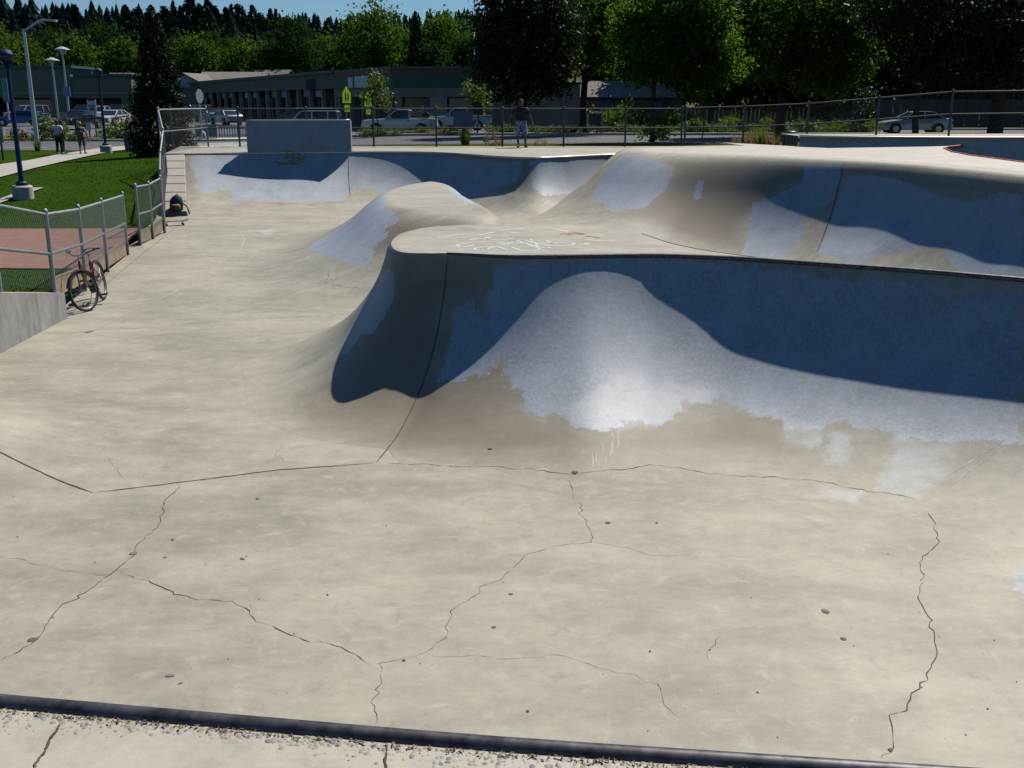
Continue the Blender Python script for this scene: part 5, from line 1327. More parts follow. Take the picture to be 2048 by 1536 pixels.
p = at_y(547, 145, 192); house('house', (p.x, p.y, 0.1), 6, 7, 5.0, 2.2, M_HWALL, M_ROOF, math.radians(-15), 'small house with a steep roof behind the parade')
p = at_y(268, 150, 178); house('house', (p.x, p.y, 0), 7, 7, 4.4, 2.0, M_HWALL, M_ROOF, 0, 'house roof beside the department store')
p = at_y(1700, 185, 105); house('house', (p.x, p.y, 0), 6, 6, 2.6, 1.2, M_HWALL, M_ROOF, 0, 'pale house glimpsed behind the right trees')

# weathered board fence behind the planting on the right
bf = empty('board_fence', (10, 96, -.35), label='weathered grey board fence in front of the low house', cat='fence')
M_BOARD = plain('weathered_board', (0.20, 0.19, 0.175), .9, 0, .2, 2)
for i in range(70):
    x = 5.8 + i * .36
    MB().box((x, 96 + .02 * (i % 2), .45), (.33, .04, 1.6 + .02 * (i % 3))).build('board', M_BOARD, bf, world=True)
bd = empty('board_fence', (45, 90, -.35), label='dark board fence in the shade behind the silver car', cat='fence')
for i in range(56):
    x = 30.6 + i * .6
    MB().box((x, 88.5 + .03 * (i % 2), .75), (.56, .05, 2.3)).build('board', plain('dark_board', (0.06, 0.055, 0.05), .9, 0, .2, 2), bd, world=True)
# white picket fence and sign panel at the crossing
pk = at_y(420, 268, 77.5); pk1 = at_y(500, 268, 77.5)
pf = empty('picket_fence', (pk.x, 77.5, gz(pk.x, 77.5)), label='low white picket fence by the crossing', cat='fence')
npk = 19
zg = gz(pk.x, 77.5)
for i in range(npk):
    x = pk.x + .7 + (pk1.x + 1.2 - pk.x - .7) * i / (npk - 1)
    MB().prism([(x - .045, 77.49), (x + .045, 77.49), (x + .045, 77.52), (x - .045, 77.52)], zg, zg + .92 + .02 * (i % 2)).build('picket', M_SIGNW, pf, world=True)
for z in (.22, .78):
    MB().box(((pk.x + pk1.x) / 2 + .9, 77.54, zg + z), (pk1.x - pk.x + .6, .04, .08)).build('rail', M_SIGNW, pf, world=True)
gp = empty('green_panel', (pk.x - .5, 77.3, zg), label='pale green panel board leaning beside the picket fence', cat='panel')
MB().add([(pk.x - 1.0, 77.3, zg + .1), (pk.x + .55, 77.3, zg + .1), (pk.x + .55, 77.35, zg + .95), (pk.x - 1.0, 77.35, zg + .82), (pk.x - 1.0, 77.42, zg + .1), (pk.x + .55, 77.42, zg + .1), (pk.x + .55, 77.45, zg + .95), (pk.x - 1.0, 77.45, zg + .82)],
         [(0, 1, 2, 3), (5, 4, 7, 6), (3, 2, 6, 7), (1, 5, 6, 2), (4, 0, 3, 7), (0, 4, 5, 1)]).build('board', plain('pale_green_board', (0.25, 0.33, 0.28), .7), gp, world=True)
MB().beam((pk.x - 1.05, 77.36, zg + .86), (pk.x + .6, 77.4, zg + .99), .12, .06).build('top_rail', M_SIGNW, gp, world=True)

# ------------------------------------------------------------------ lamps, signs and street furniture
M_BLUEP = plain('blue_lamp_paint', (0.008, 0.030, 0.085), .6, 0, .15, 4, .25)
M_GLOBE = plain('dark_globe', (0.012, 0.022, 0.045), .35, 0, .1, 3, .4)
M_ALU = plain('pale_aluminium', (0.46, 0.50, 0.53), .45, .35, .1, 4)
M_LAMPBASE = plain('lamp_base_concrete', (0.42, 0.39, 0.33), .85, 0, .2, 6)
def globe_lamp(px, py, y, h, label):
    p = at_y(px, py, y)
    b = (p.x, y, lz(p.x, y))
    r = empty('globe_lamp', b, label=label, cat='street lamp', group='blue globe lamps by the footpath')
    MB().lathe([(.29, -.2), (.29, .34), (.25, .38)], n=20).build('concrete_base', M_LAMPBASE, r, True, 40)
    MB().lathe([(.16, .38), (.16, .46), (.12, .50)], n=16).build('base_plate', M_BLUEP, r, True, 40)
    MB().lathe([(.075, .5), (.05, h - .42)], n=12).build('pole', M_BLUEP, r, True, 40)
    MB().lathe([(.09, h - .46), (.12, h - .40), (.10, h - .36)], n=14).build('collar', M_BLUEP, r, True, 40)
    prof = [(.21 * math.sin(t), h - .2 - .21 * math.cos(t)) for t in np.linspace(.35, math.pi - .02, 12)]
    MB().lathe(prof, n=20).build('globe', M_GLOBE, r, True)
    prof = [(.215 * math.sin(t), h - .2 - .215 * math.cos(t)) for t in np.linspace(1.75, math.pi - .01, 8)]
    MB().lathe(prof, n=20).build('globe_cap', M_BLUEP, r, True)
    return r
globe_lamp(46, 388, 30.6, 4.15, 'blue globe lamp on a concrete base nearest the lawn fence')
globe_lamp(214, 317, 53.5, 4.1, 'blue globe lamp beside the footpath in front of the parked cars')
def lot_light(px, py, y, top_py, label, sign=False):
    p = at_y(px, py, y); z0 = gz(p.x, y); zt_ = at_y(px, top_py, y).z; h = zt_ - z0
    r = empty('car_park_light', (p.x, y, z0), label=label, cat='street lamp', group='pole lights in the car park')
    MB().lathe([(.13, 0), (.08, h - .9)], n=10).build('pole', M_ALU, r, True, 40)
    MB().lathe([(.10, h - .9), (.32, h - .35), (.75, h - .32), (.72, h - .25), (.12, h)], n=18).build('lamp_head', M_ALU, r, True, 30)
    if sign:
        MB().box((0.05, -.16, h * .42), (.75, .06, 1.0)).build('blue_banner', plain('pale_blue_banner', (0.20, 0.25, 0.42), .6), r)
lot_light(116, 232, 118, 115, 'shorter conical car park light left of the pair')
lot_light(139, 236, 112, 93, 'taller conical car park light with a blue panel', True)
p = at_y(75, 292, 57.5); z0 = lz(p.x, 57.5)
r = empty('street_light', (p.x, 57.5, z0), label='tall pale street light with a bent arm near the road', cat='street lamp')
h = at_y(52, 58, 57.5).z - z0
MB().lathe([(.13, -.1), (.075, h)], n=12).build('pole', M_ALU, r, True, 40)
MB().tube([(0, 0, h - .1), (.35, 0, h + .1), (.95, 0, h + .42), (1.15, 0, h + .46)], .06, 8).build('arm', M_ALU, r, True)
MB().box((1.4, 0, h + .44), (.75, .3, .1), ry=.08).build('lamp_head', M_ALU, r)
p = at_y(940, 40, 140); r = empty('street_light', (p.x + .5, 140, gz(p.x, 140)), label='distant pale street light above the corner shop roof', cat='street lamp')
h = p.z - gz(p.x, 140)
MB().lathe([(.12, 0), (.08, h - .4)], n=8).build('pole', M_ALU, r, True); MB().tube([(0, 0, h - .4), (-.2, 0, h - .1), (-.6, 0, h)], .07, 6).build('arm', M_ALU, r, True)
MB().box((-.9, 0, h), (.8, .35, .14)).build('lamp_head', M_ALU, r)

M_FYG = plain('fluorescent_yellow_green', (0.42, 0.75, 0.01), .5, 0, .03, 1)
M_POST = plain('sign_post_steel', (0.20, 0.21, 0.21), .5, .5, .1, 4)
def school_sign(px, py_top, py_base, y, label):
    t_ = at_y(px, py_top, y); z0 = gz(t_.x, y)
    r = empty('school_sign', (t_.x, y, z0), math.radians(66), label=label, cat='sign', group='yellow-green school crossing signs')
    h = t_.z - z0
    MB().box((0, .03, h / 2 - .05), (.06, .05, h + .05)).build('post', M_POST, r)
    k = .5
    pent = [(-k, -.45), (k, -.45), (k, .15), (0, .62), (-k, .15)]
    q = [(x, -.02, h - .62 + z) for x, z in pent] + [(x, -.005, h - .62 + z) for x, z in pent]
    fs_ = [(0, 1, 2, 3, 4), (9, 8, 7, 6, 5)] + [(i, (i + 1) % 5, 5 + (i + 1) % 5, 5 + i) for i in range(5)]
    s_ = mesh_obj('sign_plate', q, fs_, M_FYG, r)
    # two walking figures
    mb = MB()
    for dx, sc_ in ((-.13, 1.0), (.15, .8)):
        mb.box((dx, -.027, h - .62 + .17 * sc_), (.09 * sc_, .004, .1 * sc_)); mb.box((dx, -.027, h - .62), (.12 * sc_, .004, .22 * sc_))
        mb.box((dx - .05, -.027, h - .62 - .2 * sc_), (.05, .004, .22 * sc_), ry=.3); mb.box((dx + .05, -.027, h - .62 - .2 * sc_), (.05, .004, .22 * sc_), ry=-.3)
    pic = mb.build('pictogram', plain('sign_black', (0.02, 0.02, 0.02), .5), s_); pic['kind'] = 'stuff'
    ap = MB().box((0, -.012, h - 1.42), (.62, .015, .42)).build('arrow_plate', M_FYG, r)
    MB().beam((.2, -.024, h - 1.3), (-.15, -.024, h - 1.52), .05, .004, up=(0, 1, 0)).build('arrow', plain('sign_black', (0.02, 0.02, 0.02), .5), ap)
school_sign(692, 172, 250, 70.5, 'yellow-green school crossing sign left of the young tree')
school_sign(735, 183, 250, 79.0, 'yellow-green school crossing sign half hidden by the young tree')
# stop sign seen edge on from behind
t_ = at_y(398, 177, 72); z0 = gz(t_.x, 72)
r = empty('stop_sign', (t_.x, 72, z0), math.radians(70), label='back of a grey octagonal stop sign on a post left of the picket fence', cat='sign')
h = t_.z - z0
MB().box((0, .04, h / 2), (.07, .06, h)).build('post', M_ALU, r)
oc = [(.42 * math.cos(math.pi / 8 + k * math.pi / 4), .42 * math.sin(math.pi / 8 + k * math.pi / 4)) for k in range(8)]
q = [(x, -.01, h - .5 + z * 1.15) for x, z in oc] + [(x, .01, h - .5 + z * 1.15) for x, z in oc]
mesh_obj('sign_plate', q, [tuple(range(7, -1, -1)), tuple(range(8, 16))] + [(i, (i + 1) % 8, 8 + (i + 1) % 8, 8 + i) for i in range(8)], M_ALU, r)
MB().lathe([(.16, 0), (.2, .2), (.17, .5), (.05, .62)], (.35, 0.2, 0), 10).build('bollard_cap', M_SIGNW, r, True)

def post_sign(name, px, py_top, py_base, y, plates, label, pm_=None, rz=0.0):
    b = at_y(px, py_base, y); t_ = at_y(px, py_top, y)
    r = empty(name, (b.x, y, b.z), rz, label=label, cat='sign')
    h = t_.z - b.z
    MB().box((0, .03, h / 2), (.08, .06, h)).build('post', pm_ or plain('dark_sign_post', (0.03, 0.04, 0.05), .6), r)
    for (zc, w, hh_, dx, mat) in plates:
        MB().box((dx, -.03, h * zc), (w, .03, hh_)).build('sign_plate', mat, r)
    return r
M_REDS = plain('red_sign', (0.45, 0.05, 0.03), .6)
r = post_sign('post_sign', 193, 196, 274, 75, [(.78, .62, 1.12, -.1, M_SIGNW), (.985, .62, .14, -.1, M_REDS)], 'white notice board with a red top on a dark leaning post')
pl = [c for c in r.children if c.name.startswith('sign_plate')][0]
for k, (zz, w_) in enumerate(((.62, .4), (.66, .3), (.72, .42), (.86, .4))):
    MB().box((-.1, -.05, 2.66 * zz + .2), (w_, .004, .09)).build('lettering', plain('sign_black', (0.02, 0.02, 0.02), .5), pl)
post_sign('post_sign', 128, 224, 266, 76, [(.82, .45, .5, .12, M_POST)], 'small grey sign back on a dark post left of the black pickup')
post_sign('post_sign', 180, 246, 276, 72, [(.75, .34, .5, 0, M_SIGNW)], 'small white arrow sign at the traffic island')
post_sign('post_sign', 1315, 228, 292, 43.5, [(.55, .34, .16, 0, M_POST), (.9, .12, .3, .05, M_POST)], 'dark post with small fittings on the verge right of the man') if False else None
post_sign('trail_sign', 7, 254, 327, 47, [(.8, .12, .7, .1, M_POST)], 'dark wooden post at the left edge of the lawn')
post_sign('banner_sign', 18, 163, 240, 60, [(.78, .32, 1.3, 0, plain('teal_banner', (0.16, 0.30, 0.28), .7))], 'tall teal banner on a pole at the left edge', M_ALU)
post_sign('post_sign', 1216, 170, 250, 80, [(.88, .5, .45, 0, plain('blue_park_sign', (0.15, 0.22, 0.35), .6))], 'small blue sign on a thin post before the low house')
post_sign('post_sign', 927, 222, 282, 52, [(.72, .95, .75, 0, plain('blue_grey_board', (0.10, 0.14, 0.18), .6))], 'blue-grey notice board on a short post left of the man')
post_sign('post_sign', 954, 218, 266, 71, [(.6, .1, .6, 0, M_SIGNW)], 'slim white meter post in front of the hall')
post_sign('post_sign', 1127, 224, 258, 70.5, [(.5, .5, .25, 0, M_POST), (.92, .2, .35, 0, M_POST)], 'dark hydrant-like post beside the kerb right of the man')

def bin_(px, py, y, w, h, label, mat, f):
    p = at_y(px, py, y); z = f(p.x, y)
    r = empty('litter_bin', (p.x, y, z), label=label, cat='litter bin')
    MB().lathe([(w * .42, 0), (w * .5, h * .95), (w * .5, h)], n=14).build('drum', mat, r, True, 40)
    MB().lathe([(w * .52, h * .93), (w * .54, h * .97), (w * .52, h)], n=14).build('rim', M_POST, r, True, 40)
    mb = MB()
    for k in range(14):
        t = k / 14 * 6.283
        mb.beam((w * .44 * math.cos(t), w * .44 * math.sin(t), .05), (w * .51 * math.cos(t), w * .51 * math.sin(t), h * .93), .03, .02)
    mb.build('slats', M_POST, r)['kind'] = 'stuff'
    MB().lathe([(w * .46, h), (w * .40, h + .04), (w * .1, h + .06)], n=12).build('bin_liner', plain('black_liner', (0.02, 0.02, 0.025), .4), r, True)
bin_(1579, 292, 41.9, .62, .55, 'wire litter bin behind the ridge by the far fence', plain('bin_green', (0.10, 0.13, 0.12), .6), lambda x, y: -.02)
bin_(266, 299, 55, .85, 1.0, 'dark litter bin beside the conical evergreen', plain('bin_dark', (0.04, 0.055, 0.055), .6), lz)
p = at_y(1177, 245, 84); r = empty('utility_box', (p.x + .5, 84, -.35), label='dark blue recycling cart against the tan hall', cat='bin')
MB().add([(-.4, -.4, 0), (.4, -.4, 0), (.4, .4, 0), (-.4, .4, 0), (-.48, -.48, 1.1), (.48, -.48, 1.1), (.48, .48, 1.1), (-.48, .48, 1.1)], [(3, 2, 1, 0), (4, 5, 6, 7), (0, 1, 5, 4), (1, 2, 6, 5), (2, 3, 7, 6), (3, 0, 4, 7)]).build('cart_body', plain('navy_plastic', (0.02, 0.03, 0.07), .5), r)
MB().box((0, -.02, 1.16), (1.05, 1.05, .1)).build('lid', plain('navy_plastic', (0.02, 0.03, 0.07), .5), r)

# ------------------------------------------------------------------ vehicles
M_TYRE = plain('tyre_rubber', (0.02, 0.02, 0.021), .8, 0, .2, 8, .3)
M_RIM = plain('alloy_rim', (0.45, 0.46, 0.47), .35, .6, .1, 8)
M_CARGLASS = plain('car_glass', (0.015, 0.017, 0.02), .06, 0, .05, 1, .8)
M_TRIM = plain('black_trim', (0.03, 0.03, 0.03), .6)
M_TAIL = plain('tail_lamp_red', (0.30, 0.015, 0.015), .3)
M_HEAD = plain('head_lamp', (0.55, 0.56, 0.56), .15)

def smooth_prism(prof, w, tum=0.0, z_t0=None, bev=0.05, name='body', mat=None, parent=None, nose=0.12):
    """side profile (x, z) extruded across the car, narrowed towards the top and ends, bevelled"""
    bm = bmesh.new()
    zmin = min(z for _, z in prof); zmax = max(z for _, z in prof)
    xmin = min(x for x, _ in prof); xmax = max(x for x, _ in prof)
    L_ = []; R_ = []
    for x, z in prof:
        k = (z - zmin) / max(zmax - zmin, 1e-6)
        e = abs((x - (xmin + xmax) / 2) / ((xmax - xmin) / 2))
        hw = w / 2 - tum * k - nose * max(0, e - .72) / .28
        L_.append(bm.verts.new((x, -hw, z))); R_.append(bm.verts.new((x, hw, z)))
    bm.faces.new(L_); bm.faces.new(R_[::-1])
    n = len(prof)
    for i in range(n):
        j = (i + 1) % n
        bm.faces.new((L_[j], L_[i], R_[i], R_[j]))
    bmesh.ops.recalc_face_normals(bm, faces=bm.faces)
    if bev: bmesh.ops.bevel(bm, geom=list(bm.edges), offset=bev, segments=2, affect='EDGES', profile=.6, clamp_overlap=True)
    me = bpy.data.meshes.new(name); bm.to_mesh(me); bm.free()
    me.materials.append(mat)
    me.polygons.foreach_set('use_smooth', np.ones(len(me.polygons), bool)); me.set_sharp_from_angle(angle=math.radians(40))
    o = bpy.data.objects.new(name, me); COL.objects.link(o); o.parent = parent
    return o

KINDS_ = {
 'sedan': dict(L=4.75, W=1.82, low=[(-2.37, .34), (-2.38, .58), (-2.25, .74), (-1.9, .82), (-1.05, .93), (1.55, 1.00), (2.22, 1.01), (2.36, .85), (2.37, .42), (2.1, .26), (-2.1, .24)],
               top=[(-1.18, .92), (-.95, .98), (-.22, 1.38), (.05, 1.43), (.75, 1.42), (1.05, 1.36), (1.78, 1.02), (1.9, .97)], wb=(-1.42, 1.36), r=.33),
 'suv': dict(L=4.7, W=1.9, low=[(-2.35, .45), (-2.36, .8), (-2.2, 1.0), (-1.15, 1.1), (2.25, 1.12), (2.35, .9), (2.35, .45), (2.1, .32), (-2.1, .32)],
             top=[(-1.2, 1.09), (-.45, 1.68), (-.2, 1.74), (1.9, 1.74), (2.1, 1.66), (2.28, 1.12)], wb=(-1.4, 1.4), r=.38),
 'van': dict(L=5.2, W=1.98, low=[(-2.55, .42), (-2.58, .8), (-2.45, 1.0), (-1.7, 1.12), (2.5, 1.15), (2.58, .9), (2.58, .45), (2.3, .32), (-2.3, .32)],
             top=[(-1.8, 1.11), (-.95, 1.82), (-.6, 1.92), (2.35, 1.94), (2.5, 1.85), (2.55, 1.15)], wb=(-1.65, 1.6), r=.36),
 'pickup': dict(L=5.1, W=1.85, low=[(-2.53, .50), (-2.55, .82), (-2.42, .98), (-1.05, 1.07), (.75, 1.08), (2.52, 1.08), (2.55, .8), (2.55, .55), (2.3, .40), (-2.2, .36)],
                top=[(-1.0, 1.06), (-.22, 1.58), (0.0, 1.65), (.62, 1.65), (.74, 1.58), (.78, 1.07)], wb=(-1.55, 1.5), r=.37),
}
def car(kind, col, loc, yaw, label, roof=None, group=None, cat=None):
    K = KINDS_[kind]
    mat = plain('car_paint_%s' % '_'.join('%d' % (c * 100) for c in col), col, .28, .15, .03, 2, .5, .6)
    name = {'sedan': 'parked_car', 'suv': 'parked_suv', 'van': 'parked_van', 'pickup': 'parked_pickup'}[kind]
    r = empty(name, loc, yaw, label=label, cat=cat or {'sedan': 'car', 'suv': 'car', 'van': 'van', 'pickup': 'pickup'}[kind], group=group)
    W = K['W']
    body = smooth_prism(K['low'], W, .04, bev=.06, name='body', mat=mat, parent=r)
    gt = [(x, z) for x, z in K['top']]
    gh = smooth_prism(gt, W - .12, .16, bev=.03, name='window_glass', mat=M_CARGLASS, parent=r, nose=.04)
    # roof skin and pillars over the glass
    xs2 = [x for x, z in gt if z > max(zz for _, zz in gt) - .1]
    zr = max(zz for _, zz in gt)
    smooth_prism([(min(xs2) - .02, zr - .05), (min(xs2) + .12, zr + .02), (max(xs2) - .1, zr + .02), (max(xs2) + .03, zr - .05)], W - .40, .03, bev=.02, name='roof', mat=roof or mat, parent=r, nose=.03)
    zb_ = gt[0][1]
    hw0, hw1 = (W - .12) / 2 + .012, (W - .12) / 2 - .15
    fx0, rx0 = gt[0][0], gt[-1][0]
    pil = [(fx0 + .1, min(xs2) + .02), (rx0 - .08, max(xs2) - .02)]
    mid = (min(xs2) + max(xs2)) / 2
    if kind in ('sedan',): pil.append((mid + .02, mid))
    elif kind in ('suv', 'van'): pil += [(mid - .5, mid - .5), (mid + .6, mid + .6)]
    for a, b in pil:
        for sg_ in (-1, 1):
            MB().beam((a, sg_ * hw0, zb_ + .02), (b, sg_ * hw1, zr - .02), .09, .06, up=(0, sg_, .3)).build('pillar', mat, r)
    if kind == 'pickup':
        MB().box((1.68, 0, 1.09), (1.62, W - .26, .012)).build('bed_opening', M_TRIM, r)
        MB().box((1.68, 0, 1.02), (1.62, W - .30, .012)).build('bed_floor', M_TRIM, r)
    for wx in K['wb']:
        for sg_ in (-1, 1):
            y = sg_ * (W / 2 - .07)
            MB().tube([(wx, sg_ * (W / 2 - .22), K['r'] + .03), (wx, sg_ * (W / 2 - .004), K['r'] + .02)], K['r'] + .05, 20).build('wheel_arch', M_TRIM, r)
            wv = empty('wheel', (wx, y, K['r'])); wv.parent = r
            MB().torus((0, 0, 0), K['r'] - .09, .10, (0, 1, 0), 22, 8, 1.1).build('tyre', M_TYRE, wv, True)
            mb = MB().tube([(0, -.05 * sg_, 0), (0, .085 * sg_, 0)], K['r'] - .12, 18)
            for k in range(6):
                t = k / 6 * 6.283
                mb.beam((0, .09 * sg_, 0), ((K['r'] - .12) * math.cos(t), .09 * sg_, (K['r'] - .12) * math.sin(t)), .05, .03, up=(0, 1, 0))
            mb.build('rim', M_RIM, wv)
    xf = K['low'][1][0]; xr_ = max(x for x, _ in K['low'])
    zl_ = K['low'][2][1] - .1
    for sg_ in (-1, 1):
        MB().box((xf + .10, sg_ * (W / 2 - .30), zl_), (.14, .36, .14)).build('headlight', M_HEAD, r)
        MB().box((xr_ - .06, sg_ * (W / 2 - .22), zl_ + .1), (.1, .26, .18)).build('taillight', M_TAIL, r)
        MB().box((fx0 + .42, sg_ * (W / 2 + .05), zb_ + .1), (.14, .2, .13)).build('mirror', mat, r)
        MB().box((mid + .35, sg_ * (W / 2 - .0), zb_ - .13), (.2, .05, .04)).build('door_handle', M_TRIM, r)
    MB().box((xf + .03, 0, .5), (.1, W - .5, .12)).build('grille', M_TRIM, r)
    MB().box((xr_ - .02, 0, .62), (.05, .5, .12)).build('number_plate', M_SIGNW, r)
    return r
def gp_(px, y, f=gz):
    p = at_y(px, 240, y); return (p.x, y, f(p.x, y))
WHITEC = (0.62, 0.63, 0.62); SILVER = (0.45, 0.50, 0.51)
car('pickup', WHITEC, gp_(800, 72.8), 0, 'white pickup parked along the planting strip in front of the green shop')
car('pickup', (0.5, 0.52, 0.5), gp_(916, 82), 0, 'second white pickup half hidden behind the notice board')
car('van', (0.03, 0.05, 0.10), gp_(603, 84), 0.1, 'dark blue van with a pale roof behind the tall wall', roof=M_SIGNW)
car('suv', WHITEC, gp_(618, 76), 0.05, 'white sport utility vehicle showing its roof above the tall wall')
car('sedan', SILVER, (at_y(1826, 262, 71.5).x, 71.5, gz(25, 71.5)), math.radians(-3), 'silver sedan parked behind the raised right fence')
car('sedan', (0.30, 0.32, 0.33), gp_(418, 116), math.radians(-52), 'grey sedan in front of the long parade, left of two')
car('sedan', (0.42, 0.41, 0.36), gp_(452, 106), math.radians(-52), 'pale gold sedan in front of the long parade, right of two')
car('suv', (0.10, 0.05, 0.03), gp_(398, 124), math.radians(-52), 'brown sport utility vehicle beyond the two sedans')
car('sedan', (0.02, 0.07, 0.30), gp_(38, 104), math.radians(20), 'bright blue car at the far left of the car park')
car('suv', (0.30, 0.30, 0.30), gp_(56, 118), math.radians(60), 'grey car behind the bright blue one')
car('pickup', (0.015, 0.018, 0.03), gp_(160, 97), math.radians(78), 'black pickup facing the road in the car park')
car('sedan', (0.60, 0.61, 0.63), gp_(226, 107), math.radians(82), 'white sedan facing the road beside the globe lamp')
car('pickup', (0.42, 0.48, 0.50), gp_(202, 119), math.radians(84), 'pale pickup behind the globe lamp')
car('suv', (0.012, 0.012, 0.014), gp_(238, 131), math.radians(80), 'black sport utility vehicle parked by the store brick panel')
car('suv', (0.02, 0.02, 0.02), gp_(169, 137), math.radians(85), 'black sport utility vehicle parked at the store entrance')

# ------------------------------------------------------------------ bicycle
M_MAROON = plain('maroon_frame', (0.10, 0.008, 0.014), .3, .2, .15, 8, .5, .5)
M_CHROME = plain('chrome', (0.62, 0.63, 0.65), .18, .95, .05, 8)
M_RUBBER = plain('black_rubber', (0.015, 0.015, 0.016), .7, 0, .2, 9)
fw_ = on_z(160, 623, -1.65)
ax_ = Vector((-.14, .99, 0)).normalized()        # front -> rear
bike = empty('bicycle', (fw_.x + .13, fw_.y + .05, -1.652), math.atan2(-ax_.x, ax_.y), label='maroon city bicycle leaning on the left fence', cat='bicycle')
bike.rotation_mode = 'ZYX' if False else 'XYZ'
bike.rotation_euler = (0, math.radians(-9), math.atan2(-ax_.x, ax_.y))
WB = 1.07; RW = .335
def wheel(parent, c, axis, name='wheel'):
    w_ = empty(name, c); w_.parent = parent
    MB().torus((0, 0, 0), RW - .022, .023, axis, 44, 8).build('tyre', M_RUBBER, w_, True)
    MB().torus((0, 0, 0), RW - .045, .009, axis, 44, 6, 1.2).build('rim', plain('dull_rim', (0.28, 0.29, 0.30), .4, .7, .1, 8), w_, True)
    a = Vector(axis).normalized()
    MB().tube([a * -.045, a * .045], .018, 8).build('hub', M_CHROME, w_, True)
    e1 = a.cross(Vector((0, 0, 1))).normalized(); e2 = a.cross(e1)
    mb = MB()
    for k in range(24):
        t = k / 24 * 6.283; sd = 1 if k % 2 else -1
        mb.tube([a * (.03 * sd) + (e1 * math.cos(t + .3) + e2 * math.sin(t + .3)) * .02, (e1 * math.cos(t) + e2 * math.sin(t)) * (RW - .05)], .0016, 3, False)
    mb.build('spokes', M_CHROME, w_)['kind'] = 'stuff'
    return w_
steer = math.radians(27)
sax = Vector((math.cos(steer), -math.sin(steer), 0))
wheel(bike, (0, 0, RW), sax); wheel(bike, (0, WB, RW), (1, 0, 0))
H = Vector((0, .13, .62)); HT = Vector((0, .19, .80)); BBk = Vector((0, .62, .29)); ST = Vector((0, .80, .72)); RH = Vector((0, WB, RW)); FH = Vector((0, 0, RW))
fr_b = MB()
fr_b.tube([H, HT], .022, 10); fr_b.tube([HT - Vector((0, 0, .03)), (0, .45, .58), (0, .745, .56)], .017, 8)
fr_b.tube([H, (0, .35, .42), BBk], .019, 8); fr_b.tube([BBk, ST], .018, 8)
for sx in (-1, 1):
    fr_b.tube([BBk + Vector((sx * .03, 0, 0)), RH + Vector((sx * .06, 0, 0))], .010, 6); fr_b.tube([ST - Vector((0, 0, .06)), RH + Vector((sx * .06, 0, 0))], .009, 6)
fr_b.build('frame', M_MAROON, bike, True, 50)
fd = Vector((-math.sin(steer), -math.cos(steer), 0))
fk = MB()
for sx in (-1, 1):
    fk.tube([FH + sax * (.055 * sx), FH + sax * (.055 * sx) - fd * .02 + Vector((0, 0, .34)), H + sax * (.03 * sx) - Vector((0, 0, .0))], .012, 6)
fk.build('fork', M_MAROON, bike, True, 50)
def fender(c, axis, a0, a1, name):
    a = Vector(axis).normalized(); e1 = a.cross(Vector((0, 0, 1))).normalized(); e2 = Vector((0, 0, 1))
    V = []; Fc = []
    n = 18
    for i in range(n + 1):
        t = a0 + (a1 - a0) * i / n
        rd = e1 * math.cos(t) + e2 * math.sin(t)
        for s_, k in ((-1, .012), (-.5, .024), (.5, .024), (1, .012)):
            V.append(tuple(Vector(c) + rd * (RW + k) + a * (.032 * s_)))
    for i in range(n):
        for k in range(3): Fc.append((i * 4 + k, i * 4 + k + 1, i * 4 + k + 5, i * 4 + k + 4))
    return mesh_obj(name, V, Fc, M_MAROON, bike, True)
fender(FH, sax, math.radians(20), math.radians(150), 'mudguard'); fender(RH, (1, 0, 0), math.radians(5), math.radians(170), 'mudguard')
hb = MB(); top_ = Vector((0, .22, .90))
hb.tube([HT, top_], .013, 8)
hb.tube([top_ + sax * -.30 - fd * .16 + Vector((0, 0, .06)), top_ + sax * -.24 - fd * .02 + Vector((0, 0, .08)), top_ + sax * -.06 + fd * .03, top_ + sax * .06 + fd * .03, top_ + sax * .24 - fd * .02 + Vector((0, 0, .08)), top_ + sax * .30 - fd * .16 + Vector((0, 0, .06))], .011, 8)
hb.build('handlebar', M_CHROME, bike, True, 60)
for sx in (-1, 1):
    MB().tube([top_ + sax * (.265 * sx) - fd * .07 + Vector((0, 0, .07)), top_ + sax * (.305 * sx) - fd * .18 + Vector((0, 0, .055))], .018, 8).build('grip', M_RUBBER, bike, True, 60)
MB().tube([ST, ST + Vector((0, .035, .12))], .013, 8).build('seat_post', M_CHROME, bike, True, 60)
sd_ = MB()
sp_ = ST + Vector((0, .04, .14))
secs = [(-.16, .025, .012), (-.08, .032, .018), (0, .06, .028), (.08, .105, .04), (.13, .11, .045), (.165, .09, .035)]
V = []; Fc = []
for yo, w_, h_ in secs:
    for k in range(10):
        t = k / 10 * 6.283
        V.append((sp_.x + w_ * math.cos(t), sp_.y + yo, sp_.z + .02 + h_ * math.sin(t) * (1 if math.sin(t) > 0 else .6)))
for i in range(len(secs) - 1):
    for k in range(10): Fc.append((i * 10 + k, i * 10 + (k + 1) % 10, (i + 1) * 10 + (k + 1) % 10, (i + 1) * 10 + k))
Fc += [tuple(range(9, -1, -1)), tuple(range(50, 60))]
mesh_obj('saddle', V, Fc, M_RUBBER, bike, True)
MB().tube([sp_ + Vector((-.05, .12, -.04)), sp_ + Vector((0, .02, -.045)), sp_ + Vector((.05, .12, -.04))], .01, 6).build('saddle_springs', M_CHROME, bike, True)
ck = MB().tube([BBk + Vector((-.05, 0, 0)), BBk + Vector((.05, 0, 0))], .09, 18).build('chainring', M_TRIM, bike)
for sx, dz_ in ((1, -1), (-1, 1)):
    c_ = MB().beam(BBk + Vector((sx * .07, 0, 0)), BBk + Vector((sx * .08, -.06 * dz_, .15 * dz_)), .02, .02).build('crank', M_CHROME, bike)
    MB().box(BBk + Vector((sx * .13, -.06 * dz_, .15 * dz_)), (.10, .07, .025)).build('pedal', M_RUBBER, c_)
